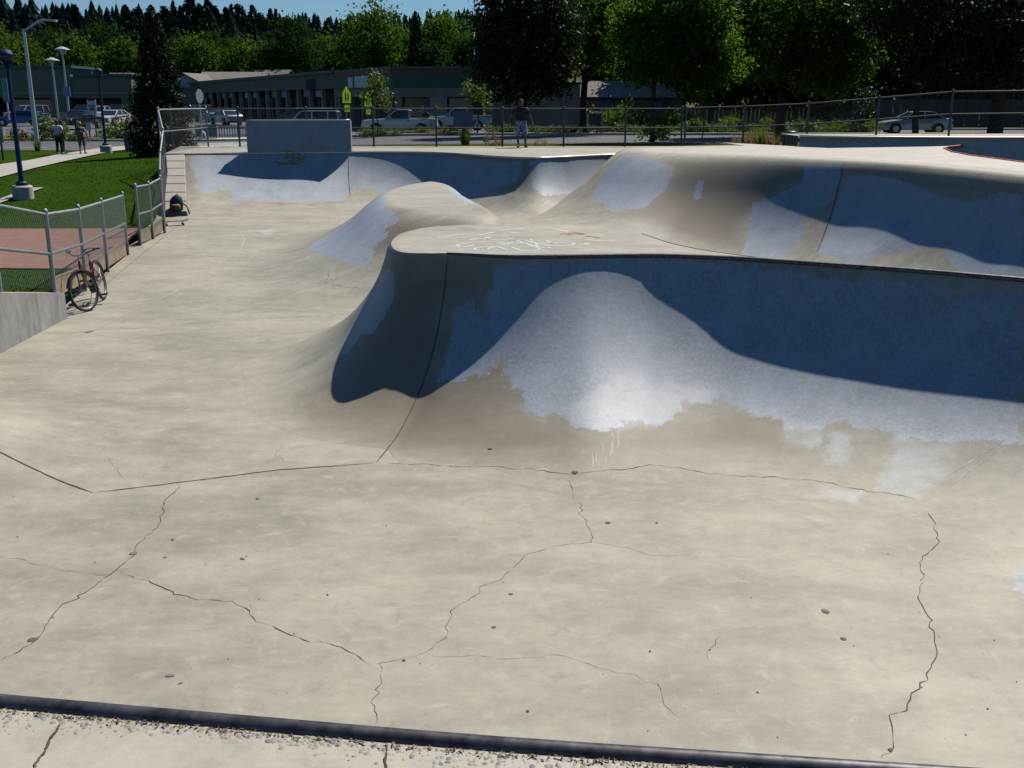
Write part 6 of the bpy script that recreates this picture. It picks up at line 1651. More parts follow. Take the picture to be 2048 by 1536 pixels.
MB().beam(BBk + Vector((.055, .05, .02)), RH + Vector((.055, -.05, .02)), .008, .07).build('chain_guard', M_MAROON, bike)
MB().tube([BBk + Vector((-.05, .1, 0)), (-.16, .75, .0)], .008, 6).build('kickstand', M_CHROME, bike)

# ------------------------------------------------------------------ skateboard and backpack by the ledge
p = on_z(349, 447, -1.60)
sb = empty('skateboard', (p.x, p.y, -1.648), math.radians(25), label='skateboard with dark grip tape lying beside the left ledge', cat='skateboard')
V = []; Fc = []
nS = 14
for i in range(nS + 1):
    t = i / nS * 2 - 1; x = t * .40
    w_ = .10 * math.sqrt(max(0.02, 1 - max(0, abs(t) - .72) ** 2 / .0784))
    zz = .105 + .05 * max(0, abs(t) - .68) / .32
    V += [(x, -w_, zz), (x, w_, zz), (x, w_, zz + .012), (x, -w_, zz + .012)]
for i in range(nS):
    for k in range(4): Fc.append((i * 4 + k, i * 4 + (k + 1) % 4, i * 4 + 4 + (k + 1) % 4, i * 4 + 4 + k))
mesh_obj('deck', V, Fc, plain('grip_tape', (0.07, 0.075, 0.08), .9, 0, .2, 20), sb)
for x in (-.22, .22):
    MB().box((x, 0, .085), (.06, .12, .03)).build('truck', M_CHROME, sb)
    for y in (-.09, .09):
        MB().tube([(x, y - .018, .03), (x, y + .018, .03)], .03, 12).build('wheel', M_SIGNW, sb, True, 40)
p = on_z(351, 428, -1.5)
bp_ = empty('backpack', (led_n[0] - .32, led_n[1] + .05, -1.50), math.radians(20), label='black backpack with an orange-tan pocket slumped on the ledge end', cat='backpack')
bp_.scale = (.85, .85, .8)
def blob(secs, n=14, sq=2.6):
    V = []; Fc = []
    for (cx, cy, z, rx, ry) in secs:
        for k in range(n):
            t = k / n * 6.283; c, s_ = math.cos(t), math.sin(t)
            V.append((cx + rx * math.copysign(abs(c) ** (2 / sq), c), cy + ry * math.copysign(abs(s_) ** (2 / sq), s_), z))
    m_ = len(secs)
    for i in range(m_ - 1):
        for k in range(n): Fc.append((i * n + k, i * n + (k + 1) % n, (i + 1) * n + (k + 1) % n, (i + 1) * n + k))
    Fc += [tuple(range(n - 1, -1, -1)), tuple(range((m_ - 1) * n, m_ * n))]
    return V, Fc
M_BAG = plain('black_nylon', (0.015, 0.015, 0.018), .6, 0, .3, 12)
V, Fc = blob([(0, 0, .0, .20, .13), (0, 0, .06, .23, .16), (.01, 0, .25, .23, .17), (.02, .02, .42, .21, .15), (.05, .03, .54, .15, .11), (.06, .03, .60, .06, .05)])
mesh_obj('bag_body', V, Fc, M_BAG, bp_, True)
V, Fc = blob([(-.03, -.15, .02, .15, .06), (-.03, -.17, .05, .17, .08), (-.03, -.17, .22, .16, .08), (-.03, -.15, .27, .13, .05)])
mesh_obj('pocket', V, Fc, plain('tan_orange_nylon', (0.30, 0.15, 0.05), .7, 0, .15, 8), bp_, True)
for x in (-.1, .13):
    MB().tube([(x, .10, .52), (x + .02, .20, .45), (x + .03, .23, .25), (x, .17, .05)], [.02, .025, .02, .012], 6).build('strap', M_BAG, bp_, True)
MB().tube([(.2, -.05, .3), (.34, -.12, .2), (.40, -.16, .02), (.42, -.2, -.12)], .025, 6).build('loose_strap', M_BAG, bp_, True)
MB().tube([(0.0, .06, .56), (.05, .02, .66), (.1, .04, .57)], .012, 6).build('handle', M_BAG, bp_, True)

# ------------------------------------------------------------------ people
def skin(name, joints, edges, mat, parent, sub=2, root=None):
    me = bpy.data.meshes.new(name)
    names = list(joints)
    me.from_pydata([joints[k][0] for k in names], [], [])
    me.edges.add(len(edges))
    for i, (a, b) in enumerate(edges):
        me.edges[i].vertices = (names.index(a), names.index(b))
    me.update()
    o = bpy.data.objects.new(name, me); COL.objects.link(o)
    md = o.modifiers.new('Skin', 'SKIN'); md.use_smooth_shade = True
    if not me.skin_vertices: me.skin_vertices.new() if hasattr(me.skin_vertices, 'new') else None
    lay = me.skin_vertices[0] if len(me.skin_vertices) else None
    for i, k in enumerate(names):
        rad = joints[k][1]
        lay.data[i].radius = rad if isinstance(rad, tuple) else (rad, rad)
        lay.data[i].use_root = (k == (root or names[0]))
    ss = o.modifiers.new('Sub', 'SUBSURF'); ss.levels = sub; ss.render_levels = sub
    dg = bpy.context.evaluated_depsgraph_get(); dg.update()
    ev = o.evaluated_get(dg)
    m2 = bpy.data.meshes.new_from_object(ev)
    o.modifiers.clear(); o.data = m2; m2.name = name
    m2.materials.clear(); m2.materials.append(mat)
    m2.polygons.foreach_set('use_smooth', np.ones(len(m2.polygons), bool))
    o.parent = parent
    return o

def person(loc, rz, H_, label, skin_c, hair_c, shirt_c, pants_c, shoe_c, pants_to='knee', arms=None, legs=None, head_turn=0.0, hair_len=.0, build_=1.0, sleeve=True, group=None):
    """standing figure facing local -y"""
    r = empty('person', loc, rz, label=label, cat='person', group=group)
    k = H_ / 1.75
    sk = plain('skin_%d' % int(skin_c[0] * 1000), skin_c, .55, 0, .08, 12)
    ar = arms or {}
    lg = legs or {}
    def v(x, y, z): return (x * k, y * k, z * k)
    J = {}
    J['pelvis'] = (v(0, 0, .93), (.15 * k * build_, .11 * k)); J['waist'] = (v(0, 0, 1.08), (.145 * k * build_, .10 * k)); J['chest'] = (v(0, .01, 1.28), (.135 * k * build_, .09 * k)); J['neckb'] = (v(0, .02, 1.45), (.07 * k, .06 * k)); J['neck'] = (v(0, .01, 1.52), .052 * k)
    E = [('pelvis', 'waist'), ('waist', 'chest'), ('chest', 'neckb'), ('neckb', 'neck')]
    for sx, nm in ((-1, 'r'), (1, 'l')):
        sh_ = v(sx * .19 * build_, .02, 1.41); el = ar.get(nm + 'e', (sx * .30, .05, 1.14)); wr = ar.get(nm + 'w', (sx * .33, -.04, .90))
        ha = ar.get(nm + 'h', (wr[0] + sx * .01, wr[1] - .03, wr[2] - .09))
        J[nm + 'sh'] = (sh_, .062 * k); J[nm + 'el'] = (v(*el), .043 * k); J[nm + 'wr'] = (v(*wr), .030 * k); J[nm + 'ha'] = (v(*ha), (.036 * k, .022 * k))
        E += [('chest', nm + 'sh'), (nm + 'sh', nm + 'el'), (nm + 'el', nm + 'wr'), (nm + 'wr', nm + 'ha')]
        # fingers
        d = Vector(ha) - Vector(wr); d.normalize()
        sdv = Vector((0, 1, 0)) - d * d.y; sdv.normalize()
        for q, (off, ln) in enumerate(((-.030, .062), (-.010, .075), (.010, .072), (.028, .055))):
            base = Vector(ha) + d * .03 + sdv * off
            J['%sf%d' % (nm, q)] = (v(*(base + d * .02)), .010 * k); J['%sg%d' % (nm, q)] = (v(*(base + d * (.02 + ln) + Vector((-sx * .012, 0, 0)))), .008 * k)
            E += [(nm + 'ha', '%sf%d' % (nm, q)), ('%sf%d' % (nm, q), '%sg%d' % (nm, q))]
        tb = Vector(wr) + d * .03 - sdv * .03
        J[nm + 't'] = (v(*(tb + d * .045 - sdv * .028)), .010 * k); E.append((nm + 'ha', nm + 't'))
        hp = v(sx * .095, 0, .88); kn = lg.get(nm + 'k', (sx * .12, -.02, .49)); an = lg.get(nm + 'a', (sx * .13, .02, .08)); to = lg.get(nm + 't', (an[0] + sx * .03, an[1] - .16, .035))
        J[nm + 'hp'] = (hp, .095 * k * build_); J[nm + 'kn'] = (v(*kn), .058 * k); J[nm + 'cf'] = (v(*((Vector(kn) * .65 + Vector(an) * .35) + Vector((0, .02, 0)))), .055 * k); J[nm + 'an'] = (v(*an), .036 * k); J[nm + 'to'] = (v(*to), (.042 * k, .030 * k))
        E += [('pelvis', nm + 'hp'), (nm + 'hp', nm + 'kn'), (nm + 'kn', nm + 'cf'), (nm + 'cf', nm + 'an'), (nm + 'an', nm + 'to')]
    skin('body', J, E, sk, r, 1, 'pelvis')
    # head
    hd = empty('head', v(0, 0, 1.50), head_turn); hd.parent = r
    secs = [(0, .0, .0, .045, .05), (0, -.02, .035, .062, .075), (0, -.012, .08, .073, .09), (0, 0, .13, .078, .096), (0, .005, .18, .077, .097), (0, .012, .225, .062, .08), (0, .015, .25, .03, .04)]
    V, Fc = blob([(a * k, b * k, c * k, d_ * k, e * k) for a, b, c, d_, e in secs], 16, 2.2)
    mesh_obj('face', V, Fc, sk, hd, True)
    mb = MB().add([v(-.014, -.092, .085), v(.014, -.092, .085), v(0, -.118, .088), v(0, -.096, .125)], [(0, 1, 2), (0, 2, 3), (1, 3, 2)])
    mb.build('nose', sk, hd, True)
    for sx in (-1, 1):
        MB().box(v(sx * .03, -.091, .128), v(.022, .008, .010)).build('eye', plain('eye_dark', (0.02, 0.015, 0.012), .3), hd)
        MB().box(v(sx * .079, .012, .115), v(.014, .03, .055)).build('ear', sk, hd)
    MB().box(v(0, -.090, .055), v(.042, .008, .010)).build('mouth', plain('lips', (0.16, 0.06, 0.05), .5), hd)
    V, Fc = blob([(0, .035 * k, (.10 - hair_len) * k, .074 * k, .078 * k), (0, .03 * k, .14 * k, .083 * k, .090 * k), (0, .018 * k, .19 * k, .083 * k, .098 * k), (0, .018 * k, .235 * k, .068 * k, .085 * k), (0, .018 * k, .268 * k, .03 * k, .04 * k)], 16, 2.2)
    mesh_obj('hair', V, Fc, plain('hair_%d' % int(hair_c[0] * 1000), hair_c, .7, 0, .3, 30), hd, True)
    # clothes
    g = .018 * k
    S = {n_: (J[n_][0], tuple(np.array(J[n_][1]) + g) if isinstance(J[n_][1], tuple) else J[n_][1] + g) for n_ in ('pelvis', 'waist', 'chest', 'neckb')}
    S['pelvis'] = ((J['pelvis'][0][0], J['pelvis'][0][1], J['pelvis'][0][2] - .02 * k), (.175 * k * build_, .135 * k))
    S['waist'] = (J['waist'][0], (.172 * k * build_, .135 * k))
    S['chest'] = (J['chest'][0], (.192 * k * build_, .145 * k)); S['neckb'] = (J['neckb'][0], (.105 * k, .085 * k))
    ES = [('pelvis', 'waist'), ('waist', 'chest'), ('chest', 'neckb')]
    if sleeve:
        for nm in ('r', 'l'):
            S[nm + 'sh'] = (J[nm + 'sh'][0], .08 * k)
            m_ = Vector(J[nm + 'sh'][0]).lerp(Vector(J[nm + 'el'][0]), .8)
            S[nm + 'sl'] = (tuple(m_), .072 * k)
            ES += [('chest', nm + 'sh'), (nm + 'sh', nm + 'sl')]
    skin('shirt', S, ES, plain('shirt_%d_%d' % (int(shirt_c[0] * 1000), int(shirt_c[2] * 1000)), shirt_c, .85, 0, .2, 9), r, 1, 'pelvis')
    P_ = {'pelvis': ((J['pelvis'][0][0], 0, J['pelvis'][0][2] - .01), (.162 * k * build_, .125 * k))}; EP = []
    for nm in ('r', 'l'):
        P_[nm + 'hp'] = (J[nm + 'hp'][0], .115 * k * build_); 
        kn = Vector(J[nm + 'kn'][0])
        if pants_to == 'knee':
            P_[nm + 'kn'] = (tuple(kn + Vector((0, 0, .02))), .098 * k); P_[nm + 'en'] = (tuple(kn - Vector((0, 0, .08 * k))), .098 * k)
        else:
            P_[nm + 'kn'] = (tuple(kn), .08 * k); P_[nm + 'en'] = (tuple(Vector(J[nm + 'an'][0]) + Vector((0, 0, .02))), .068 * k)
        EP += [('pelvis', nm + 'hp'), (nm + 'hp', nm + 'kn'), (nm + 'kn', nm + 'en')]
    pm_ = pants_c if not isinstance(pants_c, tuple) else plain('trousers_%d' % int(pants_c[0] * 1000), pants_c, .85, 0, .15, 8)
    skin('trousers' if pants_to != 'knee' else 'shorts', P_, EP, pm_, r, 1, 'pelvis')
    for nm, sx in (('r', -1), ('l', 1)):
        a_, t2 = Vector(J[nm + 'an'][0]), Vector(J[nm + 'to'][0])
        dd = (t2 - a_); dd.z = 0; ang_ = math.atan2(dd.y, dd.x)
        V, Fc = blob([(0, 0, 0, .135 * k, .046 * k), (0, 0, .02 * k, .14 * k, .05 * k), (-.01 * k, 0, .06 * k, .12 * k, .047 * k), (-.05 * k, 0, .10 * k, .06 * k, .04 * k)], 12, 2.4)
        c_, s_ = math.cos(ang_), math.sin(ang_); m_ = a_ + dd * .45
        V = [(m_.x + x * c_ - y * s_, m_.y + x * s_ + y * c_, z) for x, y, z in V]
        mesh_obj('shoe', V, Fc, plain('shoe_%d' % int(shoe_c[0] * 1000), shoe_c, .7), r, True)
    return r
# patterned shorts
m, nt, b = nt_new('patterned_shorts')
tc = N(nt, 'ShaderNodeTexCoord'); vo = N(nt, 'ShaderNodeTexVoronoi', Scale=11.0); nt.links.new(tc.outputs['Object'], vo.inputs['Vector'])
nt.links.new(mixc(nt, maprange(nt, vo.outputs['Distance'], .36, .28), (0.50, 0.53, 0.62), (0.05, 0.06, 0.20)), b.inputs['Base Color']); b.inputs['Roughness'].default_value = .85
M_SHORTS = m
p = at_y(1042, 294, 40.45)
man = person((p.x, 40.45, 0.005), math.radians(4), 1.76, 'person in black shirt and patterned white shorts standing on the far deck', (0.20, 0.105, 0.07), (0.012, 0.01, 0.01), (0.012, 0.012, 0.014), M_SHORTS, (0.03, 0.03, 0.03), 'knee',
       arms={'re': (-.37, .06, 1.15), 'rw': (-.46, .02, .92), 'le': (.34, .06, 1.14), 'lw': (.42, .02, .93)}, legs={'rk': (-.13, -.03, .49), 'ra': (-.10, .0, .08), 'lk': (.16, -.02, .49), 'la': (.17, .03, .08)}, head_turn=math.radians(55), build_=1.22)
def prs(px, y, rz, H_, *a, **kw):
    p = at_y(px, 318, y); return person((p.x, y, lz(p.x, y) + .055), rz, H_, *a, **kw)
prs(121.5, 51.5, math.radians(170), 1.62, 'person in white shirt and black trousers on the footpath', (0.10, 0.05, 0.035), (0.012, 0.01, 0.01), (0.55, 0.56, 0.58), (0.012, 0.012, 0.014), (0.10, 0.14, 0.25), 'ankle', build_=1.1)
prs(129, 52.2, math.radians(120), 1.60, 'person half hidden beside the white shirt, hand raised to face', (0.14, 0.07, 0.045), (0.02, 0.014, 0.01), (0.16, 0.10, 0.06), (0.12, 0.08, 0.06), (0.03, 0.03, 0.03), 'ankle',
    arms={'re': (-.26, -.12, 1.22), 'rw': (-.10, -.20, 1.44), 'rh': (-.06, -.18, 1.53)}, build_=.9)
kid = prs(167, 51.8, math.radians(185), 1.50, 'young person with a dark backpack and bare legs on the footpath', (0.30, 0.16, 0.11), (0.36, 0.24, 0.10), (0.22, 0.30, 0.08), (0.10, 0.16, 0.07), (0.06, 0.03, 0.05), 'knee', build_=.95)
kp = empty('backpack', (kid.location.x, kid.location.y, kid.location.z + .88), math.radians(185), label='dark purple backpack worn by the young person on the footpath', cat='backpack')
V, Fc = blob([(0, .17, 0, .15, .07), (0, .19, .04, .17, .09), (0, .19, .3, .16, .09), (0, .18, .40, .10, .06)])
mesh_obj('bag_body', V, Fc, plain('purple_nylon', (0.05, 0.03, 0.09), .7, 0, .2, 9), kp, True)
V, Fc = blob([(0, .27, .05, .11, .03), (0, .29, .08, .12, .04), (0, .28, .2, .11, .04), (0, .27, .22, .09, .02)])
mesh_obj('pocket', V, Fc, plain('pink_nylon', (0.25, 0.08, 0.11), .7), kp, True)
p = at_y(853, 250, 74.6)
person((p.x, 74.6, gz(p.x, 74.6)), math.radians(20), 1.68, 'person in dark clothes standing at the tail of the white pickup', (0.16, 0.08, 0.055), (0.02, 0.015, 0.012), (0.03, 0.03, 0.035), (0.03, 0.03, 0.04), (0.03, 0.03, 0.03), 'ankle', arms={'re': (-.3, .05, 1.14), 'rw': (-.3, -.14, .98), 'le': (.3, .05, 1.14), 'lw': (.25, -.2, 1.0)})
p = at_y(862, 244, 71.6)
wb_ = empty('white_bag', (p.x, 71.6, gz(p.x, 71.6) + .30), label='white paper carrier bag hanging at the tail of the white pickup', cat='bag')
V, Fc = blob([(0, 0, 0, .27, .12), (0, 0, .05, .28, .13), (0, 0, .7, .29, .12), (0, 0, .74, .28, .10)], 12, 6)
mesh_obj('bag_body', V, Fc, M_SIGNW, wb_, True)
MB().add([(-.13, -.135, .18), (.13, -.135, .18), (0, -.135, .5)], [(0, 1, 2)]).build('printed_mark', M_POST, wb_)
for y_ in (-.06, .06):
    MB().tube([(-.1, y_, .72), (-.06, y_, .92), (.06, y_, .92), (.1, y_, .72)], .012, 5).build('handle', M_SIGNW, wb_, True)

# ------------------------------------------------------------------ vegetation
def leaf_mat(name, a, b_, trans=0.45, rough=0.45, sc=1.2, spec=0.4):
    m, nt, b = nt_new(name)
    geo = N(nt, 'ShaderNodeNewGeometry'); P = geo.outputs['Position']
    f = noise(nt, P, sc, 3, .6); g = noise(nt, P, sc * 9, 2, .6)
    fac = mathn(nt, 'ADD', mathn(nt, 'MULTIPLY', maprange(nt, f, .35, .65), .5), mathn(nt, 'MULTIPLY', maprange(nt, g, .3, .7), .5))
    col = mixc(nt, fac, a, b_)
    nt.links.new(col, b.inputs['Base Color'])
    b.inputs['Roughness'].default_value = rough
    b.inputs['Specular IOR Level'].default_value = spec
    tr = N(nt, 'ShaderNodeBsdfTranslucent')
    tc2 = mixc(nt, .55, col, (b_[0] * 1.5, b_[1] * 1.7, b_[2] * .7))
    nt.links.new(tc2, tr.inputs['Color'])
    mx = N(nt, 'ShaderNodeMixShader'); mx.inputs[0].default_value = trans
    nt.links.new(b.outputs[0], mx.inputs[1]); nt.links.new(tr.outputs[0], mx.inputs[2])
    nt.links.new(mx.outputs[0], nt.nodes['Material Output'].inputs['Surface'])
    MATS[name] = m
    return m
M_BARK = plain('bark', (0.055, 0.045, 0.035), .95, 0, .35, 6, .1)
M_LEAF_D = leaf_mat('leaf_dark', (0.010, 0.022, 0.006), (0.022, 0.045, 0.010), .28, .5, 1.2, .25)
M_LEAF_M = leaf_mat('leaf_mid', (0.024, 0.055, 0.007), (0.075, 0.135, 0.013), .55, .5, 1.2, .2)
M_LEAF_Y = leaf_mat('leaf_yellow_green', (0.045, 0.078, 0.010), (0.10, 0.135, 0.018), .45)
M_NEEDLE = leaf_mat('needle_dark', (0.007, 0.016, 0.006), (0.015, 0.030, 0.010), .12, .6, 2.0, .2)
M_CONIF = leaf_mat('conifer_far_haze', (0.012, 0.024, 0.020), (0.026, 0.045, 0.036), .05, 1.0, .15, .0)  # bluish distance haze is put into the needle colour
M_DRY = leaf_mat('dry_shrub', (0.15, 0.10, 0.045), (0.25, 0.18, 0.09), .3, .7)
M_FARDARK = leaf_mat('leaf_far_dark', (0.018, 0.040, 0.014), (0.045, 0.080, 0.020), .2, .9, .12, .0)
M_FARLEAF = leaf_mat('leaf_far', (0.026, 0.058, 0.014), (0.095, 0.155, 0.026), .30, .8, .12, .0)

def leaf_quads(P, size, rng, up=0.35, asp=0.62):
    """one bent leaf card per point"""
    n = len(P)
    d = rng.normal(size=(n, 3)); d /= np.linalg.norm(d, axis=1)[:, None]
    nr = rng.normal(size=(n, 3)); nr[:, 2] += up * 2.2
    nr -= (nr * d).sum(1)[:, None] * d
    nr /= np.maximum(np.linalg.norm(nr, axis=1), 1e-6)[:, None]
    sd = np.cross(d, nr)
    s = size * (0.6 + 0.8 * rng.random(n))[:, None]
    a = P - d * s * .5; c = P + d * s * .5
    bl = P + sd * s * .5 * asp + nr * s * .08; br = P - sd * s * .5 * asp + nr * s * .08
    V = np.stack([a, bl, c, br], 1).reshape(-1, 3)
    F_ = np.arange(n * 4).reshape(-1, 4)
    return V, F_

def crown_points(blobs, n, rng, clump=0.55, per=26, shell=0.55):
    """leaf positions: clumps spread through ellipsoids, mostly near their surface"""
    vol = np.array([b[1][0] * b[1][1] * b[1][2] for b in blobs]) ** .75
    vol /= vol.sum()
    out = []; cl = []
    for (c, r), w in zip(blobs, vol):
        m_ = max(3, int(n * w / per))
        d = rng.normal(size=(m_, 3)); d /= np.linalg.norm(d, axis=1)[:, None]
        rad = shell + (1 - shell) * rng.random(m_) ** .7
        cc = np.array(c) + d * rad[:, None] * np.array(r) * (0.92 + .2 * rng.random(m_))[:, None]
        cl.append(cc)
        k = rng.integers(int(per * .5), int(per * 1.6), m_)
        for q, kk_ in zip(cc, k):
            g = rng.normal(size=(kk_, 3)) * clump * (0.5 + .7 * rng.random())
            g[:, 2] *= .7
            out.append(q + g)
    return np.concatenate(out), np.concatenate(cl)

def broad_tree(name, base, trunk_h, trunk_r, blobs, n, leaf, mat, seed, label, group=None, clump=.5, per=26, shell=.5, lean=(0, 0), limbs=9, bark=None):
    rng = np.random.default_rng(seed)
    r = empty(name, tuple(base), label=label, cat='tree', group=group)
    P, cl = crown_points(blobs, n, rng, clump, per, shell)
    P[:, 2] = np.maximum(P[:, 2], .15)
    V, F_ = leaf_quads(P, leaf, rng)
    mesh_obj('crown', V, F_, mat, r)
    mb = MB()
    top = np.mean([b[0] for b in blobs], axis=0)
    j1 = (lean[0] * .5 + rng.normal() * .05, lean[1] * .5, trunk_h * .5)
    fork = (lean[0], lean[1], trunk_h)
    mb.tube([(0, 0, -.15), (0.0, 0, .12), j1, fork, (top[0] * .7 + lean[0] * .3, top[1] * .7, top[2])], [trunk_r * 1.5, trunk_r * 1.08, trunk_r * .9, trunk_r * .8, trunk_r * .25], 10)
    pick = cl[rng.permutation(len(cl))[:limbs]]
    for q in pick:
        t0 = rng.random() * .5
        st = np.array(fork) * (1 - t0) + np.array([top[0] * .7, top[1] * .7, top[2]]) * t0
        mid = (st + q) / 2 + np.array([0, 0, -.15 + .3 * rng.random()]) * np.linalg.norm(q - st) * .5
        mb.tube([tuple(st), tuple(mid), tuple(q)], [trunk_r * .42, trunk_r * .25, trunk_r * .06], 6)
    mb.build('trunk', bark or M_BARK, r, True, 60)
    return r

def needle_tree(name, base, h, rad, n, leaf, mat, seed, label, group=None, power=.8, skirt=0.0, top_thin=0.0, cat='tree'):
    rng = np.random.default_rng(seed)
    r = empty(name, tuple(base), label=label, cat=cat, group=group)
    t = 1 - rng.random(n) ** .62
    zz = skirt + t * (h - skirt)
    ang = rng.random(n) * 6.283
    prof = rad * (1 - t) ** power * (0.78 + .22 * np.sin(ang * 5 + t * 31 + seed) + .10 * np.sin(ang * 9 - t * 50))
    prof = np.where(t < .10, prof * (.72 + 2.8 * t), prof)
    rr_ = prof * (.55 + .45 * rng.random(n) ** .4)
    P = np.c_[rr_ * np.cos(ang), rr_ * np.sin(ang), zz - .25 * rr_ * rng.random(n)]
    V, F_ = leaf_quads(P, leaf, rng, .1, .4)
    mesh_obj('crown', V, F_, mat, r)
    MB().tube([(0, 0, -.2), (0, 0, h * .5), (0, 0, h * .97)], [rad * .10, rad * .07, .01], 8).build('trunk', M_BARK, r, True)
    return r

def tb(px, y, f=gz):
    p = at_y(px, 260, y); return (p.x, y, f(p.x, y))
def blobs_px(base, y, specs):
    """(px, py, radius px, depth offset m, vertical squash) -> ellipsoids relative to the base"""
    out = []
    for px, py, rp, dy, sq in specs:
        p = at_y(px, py, y + dy); s_ = rp * (y + dy) * .97 / FPX
        out.append(((p.x - base[0], dy, p.z - base[2]), (s_, s_ * .95, s_ * sq)))
    return out

# conical evergreen by the left end of the far fence
b = tb(322, 47.0, lz)
needle_tree('conical_evergreen', b, 6.35, 1.62, 15000, .17, M_NEEDLE, 3, 'dense dark conical evergreen at the left end of the far fence', power=.62)
# big tree behind the man
b = tb(1050, 66); broad_tree('round_tree', b, 2.6, .17, blobs_px(b, 66, [(1050, 90, 92, 0, 1.15), (1000, 130, 62, -.5, 1), (1105, 130, 58, -.3, 1), (1010, 40, 70, .5, 1.1), (1095, 40, 72, .4, 1.1), (1055, -20, 85, 0, 1), (985, 85, 42, 0, 1.2), (1060, 175, 60, -.4, .6)]), 24000, .24, M_LEAF_D, 21, 'dense dark round tree directly behind the standing man', clump=.34, per=30, shell=.35)
b = tb(1167, 70); broad_tree('street_tree', b, 3.0, .26, blobs_px(b, 70, [(1190, 60, 62, 0, 1.25), (1165, 120, 36, 0, .9), (1215, 120, 40, .3, .9), (1160, -20, 70, 0, 1), (1230, 20, 55, .5, 1)]), 7000, .24, M_LEAF_M, 22, 'open yellow-green tree with a stout trunk at the corner of the tan hall', clump=.38, per=20, shell=.3, limbs=14)
b = tb(1305, 56); broad_tree('street_tree', b, 2.9, .13, blobs_px(b, 56, [(1320, 90, 85, 0, .8), (1400, 70, 85, .6, .9), (1270, 60, 60, .2, .9), (1360, 0, 110, .5, .8), (1440, 130, 60, 0, .6), (1290, 140, 45, -.2, .55), (1380, 165, 45, -.4, .6)]), 20000, .24, M_LEAF_M, 23, 'leafy street tree with a slim dark trunk rising from a shrub', clump=.36, per=26, shell=.35, limbs=14)
b = tb(1560, 64); broad_tree('shade_tree', b, 3.4, .3, blobs_px(b, 64, [(1560, 60, 130, 0, .8), (1660, 90, 95, -.4, .85), (1480, 90, 80, 0, .8), (1600, -30, 150, 0, .7), (1720, 30, 80, -.6, .9), (1640, 165, 55, -.8, .6), (1690, 130, 60, -.8, .7)]), 26000, .26, M_LEAF_M, 24, 'large spreading tree with bright leaf edges above the right fence', clump=.40, per=28, shell=.4, limbs=14)
b = tb(1833, 55); broad_tree('shade_tree', b, 2.6, .17, blobs_px(b, 55, [(1850, 50, 120, 0, .8), (1960, 60, 110, .4, .85), (1780, 0, 90, .2, .8), (1900, -40, 150, 0, .7), (1990, 130, 70, 0, .6), (1860, 140, 60, 0, .5), (2060, 60, 120, .4, .8)]), 24000, .24, M_LEAF_D, 25, 'dark shade tree whose trunk crosses the silver sedan', clump=.36, per=28, shell=.35, limbs=12)
b = tb(1990, 60); broad_tree('shade_tree', b, 2.8, .42, blobs_px(b, 60, [(2010, 70, 120, 1, .85), (2120, 60, 150, 1, .9), (1930, 20, 110, 1.5, .8), (2060, -40, 160, 1, .7)]), 15000, .26, M_LEAF_D, 26, 'dark thick-trunked tree at the right edge beyond the fence', clump=.4, per=28, shell=.35)
# dark wooded backdrop on the right
TENS_ = {2: 'twenty', 3: 'thirty', 4: 'forty'}
ORD = ['first', 'second', 'third', 'fourth', 'fifth', 'sixth', 'seventh', 'eighth', 'ninth', 'tenth', 'eleventh', 'twelfth', 'thirteenth', 'fourteenth', 'fifteenth', 'sixteenth', 'seventeenth', 'eighteenth', 'nineteenth', 'twentieth']
for t_ in (2, 3):
    ORD += ['%s-%s' % (TENS_[t_], ORD[q]) for q in range(9)] + [{2: 'thirtieth', 3: 'fortieth'}[t_]]
BELT_L = ['dark tree of the shaded belt beyond the side street, %s from left' % ORD[i] for i in range(7)] + ['dark tree behind the low grey-roofed house', 'dark tree between the tan hall and the low house',
          'tall dark tree in the rear row above the double fence post', 'tall dark tree in the rear row above the wire bin', 'tall dark tree in the rear row above the sapling', 'tall dark tree in the rear row above the silver sedan', 'tall dark tree in the rear row at the right edge']
for k, (px, y, seeds, sp_) in enumerate([
    (1420, 92, 31, [(1420, 100, 90, 0, 1), (1440, 180, 70, -1, .6), (1400, 20, 110, 0, 1), (1470, 140, 60, -1, .8)]),
    (1530, 97, 32, [(1530, 80, 100, 0, 1), (1540, 185, 75, -1, .6), (1560, 0, 110, 0, 1)]),
    (1650, 93, 33, [(1650, 110, 90, 0, 1), (1660, 195, 70, -1, .5), (1640, 20, 110, 0, 1)]),
    (1775, 98, 34, [(1775, 90, 105, 0, 1), (1770, 190, 85, -1, .6), (1780, 0, 110, 0, 1)]),
    (1890, 94, 35, [(1890, 100, 105, 0, 1), (1900, 195, 85, -1, .55), (1880, 10, 120, 0, 1)]),
    (2010, 97, 36, [(2010, 100, 110, 0, 1), (2010, 195, 90, -1, .55), (2020, 0, 120, 0, 1)]),
    (2130, 96, 37, [(2130, 100, 120, 0, 1), (2130, 190, 90, -1, .6)]),
    (1330, 118, 38, [(1330, 60, 80, 0, 1.2), (1290, 110, 50, 0, 1)]),
    (1245, 125, 39, [(1240, 70, 70, 0, 1.3), (1200, 120, 50, 0, 1)]),
    (1450, 120, 46, [(1450, 40, 110, 0, 1), (1450, 140, 90, 0, .8)]), (1590, 124, 47, [(1590, 40, 110, 0, 1), (1590, 140, 95, 0, .8)]), (1730, 120, 48, [(1730, 40, 110, 0, 1), (1730, 140, 95, 0, .8)]),
    (1860, 124, 49, [(1860, 40, 110, 0, 1), (1860, 140, 95, 0, .8)]), (2000, 120, 50, [(2000, 40, 120, 0, 1), (2010, 140, 100, 0, .8)])]):
    b = tb(px, y)
    broad_tree('backdrop_tree', b, 3.0, .25, blobs_px(b, y, sp_), 8500, .50, M_LEAF_D, seeds, BELT_L[k], 'trees of the shaded belt at right', clump=.6, per=30, shell=.3, limbs=6)
